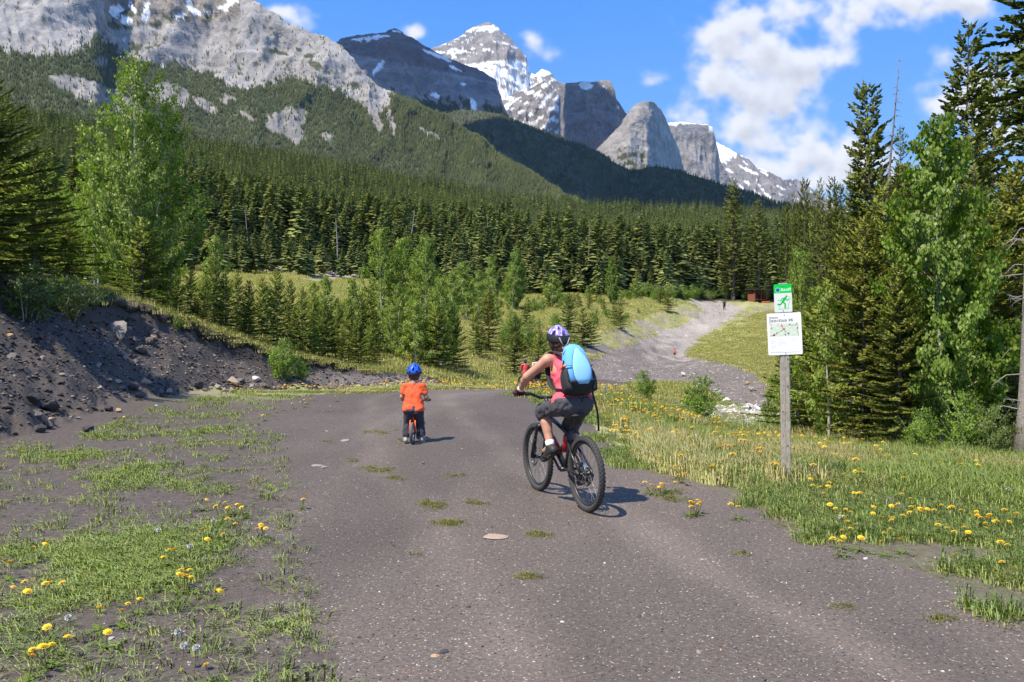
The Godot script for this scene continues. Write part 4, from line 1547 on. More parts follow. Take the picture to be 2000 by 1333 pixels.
func build_near_trees() -> void:
	make_kinds()
	rng.seed = 333
	# left: on the plateau above the cut bank
	tree("aspen", 0, 272, 128, 28.5, "tall aspen with pale trunk on the top of the dark bank at left", "", 1.0)
	tree("aspen", 1, 185, 325, 29.5, "shorter bushy aspen leaning beside the tall aspen on the bank", "", 0.95)
	tree("bough", 0, -30, 170, 19.0, "large spruce with long boughs cut by the left edge", "")
	tree("young", 0, 68, 297, 22.5, "spruce between the left edge boughs and the tall aspen", "", 1.35)
	tree("full", 0, 20, 330, 24.0, "dense spruce behind the left edge boughs", "")
	tree("young", 1, 278, 425, 27.0, "spruce standing right in front of the tall aspen", "", 1.25)
	tree("full", 1, 130, 420, 25.5, "broad spruce low at the foot of the bushy aspen", "")
	tree("bush", 1, 50, 528, 19.5, "low juniper coloured bush hanging over the left end of the bank", "", 1.6)
	tree("bush", 1, 130, 545, 21.5, "low bush on the lip of the bank under the spruces", "", 1.5)
	tree("bush", 0, 345, 618, 25.3, "small yellow green bush rooted just below the bank lip", "", 0.6)
	tree("bush", 0, 556, 664, 27.2, "bright green leafy bush on the bank slope beside the road end", "", 1.0)
	tree("bush", 0, 592, 708, 27.4, "low leafy shoots right of the bright green bank bush", "", 0.8)
	var n := 0
	for q in [[318, 505, 29], [345, 545, 27], [372, 520, 31], [398, 540, 28], [418, 510, 33], [440, 535, 30], [462, 528, 34], [486, 550, 31], [512, 540, 35], [541, 524, 31.5], [566, 548, 35], [590, 560, 33], [612, 572, 36], [634, 585, 34], [660, 590, 37], [682, 585, 36], [705, 575, 39], [722, 560, 41], [668, 640, 34], [700, 620, 35], [648, 625, 37], [727, 625, 36], [575, 600, 33], [478, 590, 32], [430, 590, 30], [385, 585, 28]]:
		n += 1
		tree("young", n, q[0], q[1], q[2], ("%s spruce from the left in the back row above the dark bank" % ["first", "second", "third", "fourth", "fifth", "sixth", "seventh", "eighth", "ninth", "tenth", "eleventh", "twelfth", "thirteenth", "fourteenth", "fifteenth", "sixteenth", "seventeenth", "eighteenth"][n - 1]) if n < 19 else "short spruce in front of the row above the dark bank", "young spruces in the row above the bank", rr(0.58, 0.82))
	for q in [[418, 466, 38, "tall thin aspen sapling above the left end of the spruce row"], [640, 540, 38, "aspen sapling in the middle of the spruce row"], [612, 555, 40, "slim aspen sapling left of the middle of the spruce row"], [690, 545, 42, "aspen sapling near the right end of the spruce row"], [330, 430, 34, "aspen behind the spruce at the foot of the tall aspen"], [520, 560, 37, "small aspen sapling hidden among the spruce row"], [720, 640, 38, "leafy sapling at the right end of the spruce row"], [615, 640, 33.5, "low leafy sapling before the spruce row"]]:
		tree("sapling", n, q[0], q[1], q[2], q[3])
		n += 1
	# the clump in the middle
	tree("aspen", 1, 748, 452, 43, "left tall aspen of the clump in the middle of the valley", "", 0.9)
	tree("aspen", 1, 792, 470, 44, "second aspen of the clump in the middle of the valley", "", 1.0)
	tree("aspen", 1, 830, 466, 42, "tallest broad aspen of the clump in the middle of the valley", "", 0.85)
	tree("aspen", 1, 862, 545, 41, "low right aspen of the clump in the middle of the valley", "", 0.9)
	tree("aspen", 1, 775, 560, 40, "low front aspen of the clump in the middle of the valley", "", 0.9)
	tree("sapling", 0, 812, 590, 39.5, "leafy sapling at the foot of the aspen clump", "", 1.5)
	tree("young", 1, 852, 590, 40, "dark spruce at the right foot of the aspen clump", "", 1.0)
	tree("young", 2, 885, 600, 43, "spruce just right of the aspen clump", "", 0.8)
	tree("young", 0, 722, 600, 39, "spruce at the left foot of the aspen clump", "", 0.9)
	# meadow
	for q in [["full", 955, 566, 62, "dark full spruce standing alone in the meadow left of the woman", 0.9], ["young", 1004, 618, 50, "thin spruce in the meadow just left of the woman's helmet", 0.8], ["young", 1052, 640, 46, "spruce in the meadow directly behind the woman's head", 0.9], ["young", 930, 598, 56, "spruce left of the dark full spruce in the meadow", 0.8], ["young", 1111, 572, 82, "tall spruce in the meadow above the woman's helmet", 0.9], ["small", 1138, 605, 84, "left of two small spruces right of the tall meadow spruce", 1.0], ["small", 1155, 613, 84, "right of two small spruces right of the tall meadow spruce", 1.0], ["small", 1030, 582, 98, "small spruce far up the meadow", 1.0], ["small", 1200, 588, 104, "small spruce in the open right part of the meadow", 1.0], ["small", 1212, 596, 103, "smallest spruce in the open right part of the meadow", 1.0], ["small", 1305, 566, 140, "spruce at the right end of the meadow by the pale track", 1.2], ["young", 1290, 560, 146, "spruce behind the right end of the meadow", 1.2], ["small", 1072, 568, 112, "spruce high in the middle of the meadow", 1.0], ["small", 1165, 540, 140, "young spruce at the top of the meadow", 1.0], ["small", 980, 648, 60, "little spruce beside the dark full spruce", 1.0], ["small", 940, 640, 58, "little spruce at the foot of the dark full spruce", 1.1]]:
		tree(q[0], n, q[1], q[2], q[3], q[4], "", q[5])
		n += 1
	for q in [["aspen", 1008, 488, 108, "pointed aspen in the upper meadow left of centre", 0.9], ["sapling", 1000, 520, 106, "aspen beside the pointed aspen in the upper meadow", 1.2], ["sapling", 905, 515, 92, "aspen sapling at the left of the upper meadow", 1.6], ["sapling", 880, 530, 88, "leafy sapling left in the upper meadow", 1.6], ["sapling", 935, 530, 98, "leafy sapling in the upper meadow", 1.6], ["sapling", 1080, 535, 112, "aspen sapling right of centre in the upper meadow", 1.8], ["aspen", 1195, 503, 140, "light green aspen against the dark forest edge", 0.8], ["sapling", 1318, 548, 158, "pale green sapling beside the top of the track", 2.0], ["bush", 1335, 562, 160, "pale green bush beside the top of the track", 2.2], ["sapling", 1240, 545, 150, "leafy sapling before the dark forest edge", 1.7], ["sapling", 960, 500, 116, "slim aspen sapling before the forest in the upper meadow", 1.3]]:
		tree(q[0], n, q[1], q[2], q[3], q[4], "", q[5])
		n += 1
	# rust of willow and alder over the meadow and the hollow
	for k in 150:
		var d := rr(62, 150)
		var u := rr(840, 1330)
		var x := (u - 1000.0) / F * d
		if zone(x, d) == GRASS and zone(x - 2.0, d) == GRASS:
			plant(["bush", "small", "sapling", "small"][k % 4], k, on(x, -d), rr(0.6, 2.1) * (1.25 if k % 4 == 2 else 1.0), "low bush or seedling scattered over the meadow" , "low bushes scattered over the meadow", rr(0.9, 1.6))
	for k in 40:
		var u := rr(1180, 1540)
		plant("bush", k, on((u - 1000.0) / F * (lin(FRONT, u) - 4.0), -(lin(FRONT, u) - rr(1, 6))), rr(1.2, 2.6), "bush in the low band of brush before the forest edge", "band of brush before the forest", rr(1.5, 2.2))
	tree("bush", 0, 1255, 727, 33, "leafy bush at the head of the grassy hollow behind the woman", "", 0.9)
	tree("bush", 0, 1372, 738, 38, "grey green bush beside the white rocks in the hollow", "", 1.1)
	# right: edge of the wood
	tree("pine", 0, 1690, 168, 32, "tall thin pine left of the leaning dead trunk", "", 1.0)
	tree("narrow", 0, 1757, 250, 36, "small topped spruce right of the leaning dead trunk", "", 0.75)
	tree("aspen", 2, 1838, 240, 15.5, "big bright aspen at the edge of the right wood", "", 0.92)
	tree("pine", 1, 1892, 55, 26, "tallest dark pine behind the bright aspen", "", 1.0)
	tree("pine", 2, 1950, 108, 29, "pine right of the tallest dark pine", "", 0.9)
	tree("pine", 1, 2020, 15, 24, "dark pine cut by the right edge", "", 1.0)
	tree("aspen", 1, 1560, 495, 22.5, "slim aspen directly behind the trail sign", "", 0.6)
	tree("full", 0, 1690, 425, 16.5, "olive spruce right of the trail sign at the wood edge", "", 0.9)
	tree("full", 1, 1752, 520, 15.2, "shorter spruce between the olive spruce and the bright aspen", "", 0.85)
	tree("full", 0, 1645, 470, 19.5, "spruce behind the olive spruce near the sign", "", 0.85)
	tree("young", 1, 1605, 560, 21, "spruce whose boughs reach the sign post", "", 1.3)
	tree("young", 2, 1575, 640, 23, "low spruce behind the sign post", "", 1.3)
	tree("full", 1, 1935, 400, 17.0, "dark spruce right of the bright aspen", "", 1.0)
	tree("full", 0, 1985, 330, 19.0, "dark spruce behind the bare grey trunk at the right edge", "", 1.1)
	tree("full", 1, 1890, 470, 18.5, "spruce behind the bright aspen", "", 1.0)
	tree("full", 0, 1790, 400, 20.5, "spruce left behind the bright aspen", "", 1.0)
	tree("full", 1, 1730, 360, 22.5, "spruce under the leaning dead trunk", "", 1.0)
	tree("bush", 0, 1880, 770, 13.6, "leafy bush at the foot of the bright aspen", "", 1.0)
	tree("bush", 0, 1800, 800, 13.8, "low leafy bush left of the bright aspen's foot", "", 0.8)
	tree("bush", 1, 1940, 800, 13.4, "low bush left of the bare grey trunk", "", 0.9)
	tree("sapling", 0, 1620, 560, 18.5, "leafy sapling right behind the sign", "", 0.9)
	tree("sapling", 1, 1548, 640, 26, "aspen shoot left of the sign post", "", 0.8)
	tree("sapling", 0, 1510, 735, 31, "aspen shoot at the edge of the hollow left of the sign", "", 0.8)
	tree("narrow", 1, 1432, 348, 172, "tall pointed conifer rising above the far forest edge", "", 1.5)
	tree("narrow", 0, 1480, 388, 170, "pointed conifer behind the small shed", "", 1.5)
	for q in [[1660, 330, 34, "narrow"], [1722, 325, 31, "pine"], [1640, 362, 46, "pine"], [1602, 346, 62, "narrow"], [1572, 350, 76, "pine"], [1548, 378, 92, "narrow"], [1626, 350, 55, "pine"], [1588, 372, 70, "narrow"], [1560, 395, 84, "pine"], [1615, 385, 50, "narrow"], [1672, 372, 40, "narrow"], [1535, 400, 104, "pine"]]:
		plant_at += 1
		tree(q[3], plant_at, q[0], q[1], q[2], "pine or spruce in the thick stand between the shed and the bright aspen", "conifers between the shed and the bright aspen", 0.62)
	# depth of the right wood
	var k2 := 0
	for k in 240:
		var d := 16.0 + 90.0 * pow(rng.randf(), 1.2)
		var edge := lin([Vector2(13, 6.4), Vector2(20, 8.6), Vector2(30, 12.0), Vector2(45, 17.5), Vector2(80, 29.5), Vector2(130, 44)], d)
		var x := edge + rr(0.0, 20.0)
		var u := x / d * F + 1000.0
		if u > 2300 or (u > 1650 and d < 18):
			continue
		var ok := true
		for q in planted_at:
			if q.distance_squared_to(Vector2(x, d)) < 3.2:
				ok = false
		if not ok:
			continue
		planted_at.append(Vector2(x, d))
		var h := rr(6.0, 9.5) if d < 45 else rr(9.0, 12.5)
		# the stand is lower round the dead trunk
		h = minf(h, EYE + (HOR - (325.0 if u < 1860.0 else 150.0)) / F * d - H(x, -d))
		plant("pine" if k % 3 == 0 else "narrow", k, on(x, -d), h, "pine or spruce inside the right hand wood", "conifers inside the right hand wood", rr(0.9, 1.2))
		k2 += 1
		if k2 > 85:
			break
	for k in 26:
		# and of the left plateau
		var d := rr(38, 75)
		var u := rr(-200, 330)
		plant("young" if k % 2 else "full", k, on((u - 1000.0) / F * d, -d), rr(3.0, 5.5), "spruce in the thicket behind the tall aspen", "spruces in the thicket behind the tall aspen", rr(0.9, 1.2))
	dead_trees()

var planted_at := []
var plant_at := 0

func dead_trees() -> void:
	var r := RandomNumberGenerator.new()
	r.seed = 61
	var foot := on((1712.0 - 1000.0) / F * 24.0, -24.0)
	var t := thing("dead_tree", "leaning grey dead trunk without needles standing above the right wood", "tree", foot)
	var tip := at(1757, 110, 24.0) - foot
	var mb := Mb.new()
	mb.col = lc(0.2, 0.165, 0.145)
	var pts := []
	var rads := []
	for k in 13:
		var f := k / 12.0
		pts.append(Vector3(tip.x * (f * 0.45 + 0.55 * f * f), tip.y * f, 0.02 * sin(f * 9.0)))
		rads.append(0.085 * (1.0 - f * 0.93))
	mb.tube(pts, rads, 8)
	obj("trunk", mb.mesh(true), M.bark, t)
	for k in 90:
		var f := 0.15 + 0.84 * r.randf()
		var p0: Vector3 = (pts[int(f * 12)] as Vector3).lerp(pts[mini(12, int(f * 12) + 1)], f * 12 - int(f * 12))
		var a := r.randf() * TAU
		var L := r.randf_range(0.05, 0.2) if f > 0.5 else r.randf_range(0.3, 1.25) * (0.62 - f) * 2.0
		var out := Vector3(cos(a), r.randf_range(-0.2, 0.3), sin(a))
		var b := Mb.new()
		b.col = lc(0.24, 0.21, 0.19)
		var e := p0 + out * L + Vector3(0, -0.25 * L, 0)
		b.tube([p0, p0 + out * L * 0.55, e], [0.014, 0.009, 0.003], 4, false)
		if L > 0.35:
			for s in 4:
				var q := (p0 + out * L * 0.55).lerp(e, s / 4.0)
				b.tube([q, q + Vector3(r.randf() - 0.5, r.randf() - 0.7, r.randf() - 0.5) * 0.4 * L], [0.006, 0.002], 3, false)
		obj("dead_branch", b.mesh(true), M.bark, t)
	# big bare-stemmed spruce at the right edge
	var f2 := on((2001.0 - 1000.0) / F * 13.2, -13.2)
	var t2 := thing("spruce", "thick scaly grey trunk with dead twigs at the right edge", "tree", f2)
	var m2 := Mb.new()
	m2.col = lc(0.27, 0.235, 0.21)
	var p2 := []
	var r2 := []
	for k in 14:
		var f := k / 13.0
		p2.append(Vector3(0.35 * f + 0.02 * sin(k), 9.0 * f - (0.1 if k == 0 else 0.0), 0.1 * f))
		r2.append((0.145 + (0.06 if k == 0 else 0.0)) * (1.0 - 0.85 * f))
	m2.tube(p2, r2, 14)
	obj("trunk", m2.mesh(true), M.scaly, t2)
	for k in 15:
		var y := r.randf_range(0.5, 3.6)
		var a := r.randf_range(PI * 0.6, PI * 1.5) if k % 3 else r.randf() * TAU
		var out := Vector3(cos(a), r.randf_range(-0.15, 0.25), sin(a))
		var o0 := Vector3(0.35 * y / 9.0, y, 0) + Vector3(cos(a), 0, sin(a)) * 0.1
		var L := r.randf_range(0.15, 0.5)
		var b := Mb.new()
		b.col = lc(0.3, 0.28, 0.27)
		var m := o0 + out * L * 0.5
		var e := o0 + out * L + Vector3(0, r.randf_range(-0.2, 0.12), 0)
		b.tube([o0, m, e], [0.011, 0.007, 0.002], 4, false)
		for s in 5:
			var q := m.lerp(e, s / 5.0)
			b.tube([q, q + Vector3(r.randf() - 0.5, r.randf() - 0.6, r.randf() - 0.5) * 0.35 * L], [0.004, 0.0015], 3, false)
		obj("dead_twig", b.mesh(true), M.bark, t2)
	var cr: Array = spruce(5.4, 0.8, 77, {"tone": Color(0.07, 0.095, 0.028), "gap": 0.24, "per": 6, "step": 0.07, "sprig": 0.2, "width": 0.03})
	obj("crown", cr[1], M.foliage, t2, Transform3D(Basis.IDENTITY, Vector3(0.2, 4.6, 0.05)))

# ---------------------------------------------------------------- grass, flowers, stones

func tuft(seed_: int, blades: int, spread: float, h: float, w: float, bend: float) -> ArrayMesh:
	var r := RandomNumberGenerator.new()
	r.seed = seed_
	var mb := Mb.new()
	for k in blades:
		var a := r.randf() * TAU
		var o := Vector3(cos(a), 0, sin(a)) * spread * sqrt(r.randf())
		var b := a + (r.randf() - 0.5) * 2.0
		var out := Vector3(cos(b), 0, sin(b))
		var side := Vector3(-out.z, 0, out.x)
		var hh := h * (0.5 + r.randf() * 0.6)
		var bn := bend * (0.4 + r.randf())
		var m := o + Vector3.UP * hh * 0.6 + out * hh * bn * 0.3
		var tip := o + Vector3.UP * hh * (1.0 - bn * 0.25) + out * hh * bn
		var v := 0.82 + r.randf() * 0.36
		mb.col = Color(v, v, v * (0.8 + r.randf() * 0.3))
		var n := (Vector3.UP * 0.9 + out * 0.5 + side * (r.randf() - 0.5)).normalized()
		leaf_face(mb, o - side * w, o + side * w, m + side * w * 0.8, n)
		leaf_face(mb, o - side * w, m + side * w * 0.8, m - side * w * 0.8, n)
		leaf_face(mb, m - side * w * 0.8, m + side * w * 0.8, tip, n)
	return mb.mesh()

var patch := noise(301, 0.45, 4)
var patch2 := noise(302, 0.12, 3)

const VERGE := [Vector2(3, 3.0), Vector2(8, 2.3), Vector2(9.85, 1.45), Vector2(11.5, 0.8), Vector2(14, 0.5), Vector2(20, 0.4)]   # width of the weedy strip between road and tall grass

func road_gap(x: float, d: float) -> float:
	# metres outside the road edge, negative on the road
	return maxf(lin(ROAD_L, d) - x, x - lin(ROAD_R, d))

func build_grass() -> void:
	var r := RandomNumberGenerator.new()
	r.seed = 1212
	var low := [tuft(1, 18, 0.07, 0.075, 0.0026, 0.95), tuft(2, 20, 0.09, 0.06, 0.0024, 1.3), tuft(7, 14, 0.05, 0.09, 0.0026, 0.8)]
	var tall := [tuft(3, 22, 0.07, 0.26, 0.003, 0.45), tuft(4, 20, 0.08, 0.22, 0.003, 0.6)]
	var wide := [tuft(5, 34, 0.34, 0.3, 0.009, 0.5), tuft(6, 34, 0.4, 0.24, 0.009, 0.7)]
	var lots := {}
	var put := func(list: Array, k: int, where: Transform3D, c: Color) -> void:
		var key: ArrayMesh = list[k]
		if not lots.has(key):
			lots[key] = [[], []]
		lots[key][0].append(where)
		lots[key][1].append(c)
	var green := lc(0.215, 0.295, 0.08)
	var fresh := lc(0.3, 0.42, 0.14)
	var straw := lc(0.52, 0.44, 0.25)
	var olive := lc(0.22, 0.22, 0.06)
	var place := func(x: float, d: float, s: float, sy: float) -> Transform3D:
		return Transform3D(Basis(Vector3.UP, r.randf() * TAU).scaled(Vector3(s, s * sy, s)), on(x, -d) - Vector3(0, 0.004, 0))
	# the worn grass on the left and along the road's edges
	for k in 90000:
		var d := 2.6 + 24.0 * pow(r.randf(), 1.6)
		var u := r.randf_range(-150, 2150)
		var x := (u - 1000.0) / F * d
		var gap := road_gap(x, d)
		var p := patch.get_noise_2d(x, d) + 0.35 * patch2.get_noise_2d(x * 3.0, d * 3.0)
		if x < 0.0:
			if bank_part(x, d).x > 0.25 or (d > 13.0 and d < 26.0 and bank_dist(x, d).x > -0.7):
				continue
			var need := 0.02 + 0.25 * smoothstep(0.5, -0.2, gap)
			if gap < -0.35 or r.randf() > 0.06 + 0.62 * pow(smoothstep(need - 0.16, need + 0.55, p), 1.5):
				continue
			put.call(low, r.randi() % 3, place.call(x, d, r.randf_range(0.7, 1.35) * (1.0 + 0.03 * d), r.randf_range(0.4, 1.0)), green.lerp(fresh, r.randf()).lerp(straw, r.randf() * r.randf() * 0.6))
		elif gap > -0.25 and gap < lin(VERGE, d) + 0.5:
			if p < -0.02 - gap * 0.14 or r.randf() < 0.35:
				continue
			put.call(low, r.randi() % 3, place.call(x, d, r.randf_range(0.9, 1.6), r.randf_range(0.8, 1.6)), green.lerp(fresh, r.randf()).lerp(straw, r.randf() * r.randf() * 0.7))
	# the tall grass right of the road and over the hollow
	for k in 58000:
		var d := 3.0 + 42.0 * pow(r.randf(), 1.5)
		var u := r.randf_range(850, 2550)
		var x := (u - 1000.0) / F * d
		var gap := x - lin(ROAD_R, d)
		if gap < 0.4 or zone(x, d) != GRASS or (gap < lin(VERGE, d) + patch.get_noise_2d(x, d) * 0.7) or (gap < 1.0 and patch.get_noise_2d(x, d) < 0.1 - gap * 0.15):
			continue
		var q := patch2.get_noise_2d(x, d) + 0.4 * patch.get_noise_2d(x, d)
		var dry := smoothstep(0.0, 0.35, q)
		if d > 9.0 and d < 17.0 and gap < 1.9:
			dry = maxf(dry, smoothstep(-0.25, 0.2, patch.get_noise_2d(x * 0.8, d * 0.8)) * 0.95)
		var c := lc(0.25, 0.315, 0.085).lerp(fresh, r.randf()).lerp(straw, clampf(dry * r.randf_range(0.3, 1.1) + 0.22 * r.randf(), 0, 1))
		if d < 20:
			put.call(tall, r.randi() % 2, place.call(x, d, r.randf_range(0.8, 1.35), r.randf_range(0.4, 0.95)), c)
		elif r.randf() < 0.7:
			put.call(wide, r.randi() % 2, place.call(x, d, r.randf_range(0.6, 1.1), r.randf_range(0.7, 1.4)), c)
	# last year's straw standing between the road edge and the hollow
	for k in 1500:
		var d := r.randf_range(9.6, 17.0)
		var x := lin(ROAD_R, d) + 0.25 + absf(r.randfn(0.0, 0.55)) + (0.3 if d > 12.0 else 0.0)
		if patch.get_noise_2d(x * 0.7 + 20.0, d * 0.7) < -0.02 or x > 3.6:
			continue
		put.call(tall, r.randi() % 2, place.call(x, d, r.randf_range(0.9, 1.6), r.randf_range(0.45, 1.2)), straw.lerp(lc(0.62, 0.55, 0.36), r.randf()).lerp(fresh, pow(r.randf(), 2.0) * 0.8))
	# the lip of the bank and the ground above it
	for k in 22000:
		var d := 10.0 + 32.0 * r.randf()
		var x := -r.randf_range(1.5, 16.0)
		var bp := bank_part(x, d)
		if bp.y < 0.93 or bp.x < 0.02:
			continue
		var c := green.lerp(olive, r.randf()).lerp(straw, r.randf() * 0.7)
		put.call(wide, r.randi() % 2, place.call(x, d, r.randf_range(0.35, 0.75), r.randf_range(0.7, 1.3)), c)
	# the strip of flowers beyond the road's end and the valley meadow
	for k in 60000:
		var d := 24.0 + 130.0 * pow(r.randf(), 1.3)
		var u := r.randf_range(330, 1600)
		var x := (u - 1000.0) / F * d
		if d < 60 and x < -1.0 and bank_part(x, d).y < 0.9 and bank_part(x, d).x > 0.05:
			continue
		if d < 45 and u > 1150:
			continue
		if zone(x, d) != GRASS or d > lin(FRONT, u):
			continue
		var q := patch2.get_noise_2d(x * 0.35, d * 0.35)
		var c := lc(0.37, 0.41, 0.135).lerp(lc(0.55, 0.5, 0.24), r.randf()).lerp(straw, clampf(q * 1.4 + 0.15, 0, 0.75) * r.randf())
		var s := r.randf_range(0.6, 1.2) * (1.0 + d * 0.006)
		put.call(wide, r.randi() % 2, place.call(x, d, s, r.randf_range(0.5, 1.0) * (0.32 if d < 34.0 else 1.0)), c)
	# weeds on the stony ground and the pale track's edges
	for k in 9000:
		var d := r.randf_range(48, 178)
		var u := r.randf_range(1080, 1560)
		var x := (u - 1000.0) / F * d
		var z := zone(x, d)
		if z == STONY and patch2.get_noise_2d(x * 0.5, d * 0.5) > -0.16 and r.randf() < 0.9 or z == PALE and r.randf() < 0.025:
			put.call(wide, r.randi() % 2, place.call(x, d, r.randf_range(0.5, 1.0), r.randf_range(0.35, 0.7)), lc(0.34, 0.36, 0.11).lerp(straw, r.randf() * 0.8))
	# tufts on the road itself
	for q in [[735, 932, 32, 9, 60], [845, 992, 26, 10, 50], [930, 988, 22, 6, 22], [878, 1024, 26, 9, 45], [1055, 1046, 26, 6, 26], [1027, 1126, 20, 6, 18], [735, 865, 26, 7, 45], [690, 916, 14, 5, 12], [772, 946, 16, 6, 22], [790, 882, 18, 4, 12], [640, 882, 12, 4, 8], [880, 942, 10, 3, 5], [905, 942, 8, 3, 5], [810, 1085, 8, 3, 3], [1295, 965, 40, 8, 50], [1320, 980, 28, 8, 40], [1840, 1214, 20, 10, 12], [1985, 1205, 26, 10, 22], [1560, 1030, 40, 8, 25], [1450, 1085, 14, 4, 8], [1650, 1190, 16, 4, 8]]:
		for k in int(q[4] * 0.8):
			var lump := sin(k * 2.4) * 0.6
			var v: float = q[1] + (r.randfn(0, 0.35) + lump * 0.4) * q[3]
			var u: float = q[0] + (r.randfn(0, 0.35) + lump) * q[2]
			var d := EYE * F / (v - HOR)
			put.call(low, r.randi() % 3, place.call((u - 1000.0) / F * d, d, r.randf_range(0.5, 0.85), r.randf_range(0.5, 0.9)), lc(0.2, 0.22, 0.045).lerp(straw, r.randf() * 0.35))
	for key in lots:
		stuff("grass", "green and straw coloured grass beside the gravel road and in the meadow", "grass", key, M.grass, lots[key][0], lots[key][1])

func rock_mesh(seed_: int, size: Vector3, rough := 0.25, cuts := 9) -> ArrayMesh:
	# an angular stone: a ball trimmed by random planes
	var r := RandomNumberGenerator.new()
	r.seed = seed_
	var mb := Mb.new()
	mb.ball(Vector3.ZERO, Vector3.ONE, Basis.IDENTITY, 7, 10)
	var planes := []
	for k in cuts:
		planes.append([Vector3(r.randf() - 0.5, r.randf() - 0.5, r.randf() - 0.5).normalized(), r.randf_range(0.45, 0.8)])
	for k in mb.v.size():
		var q := mb.v[k]
		for p in planes:
			var over: float = q.dot(p[0]) - p[1]
			if over > 0.0:
				q -= p[0] * over
		mb.v[k] = q * size
	return mb.mesh()

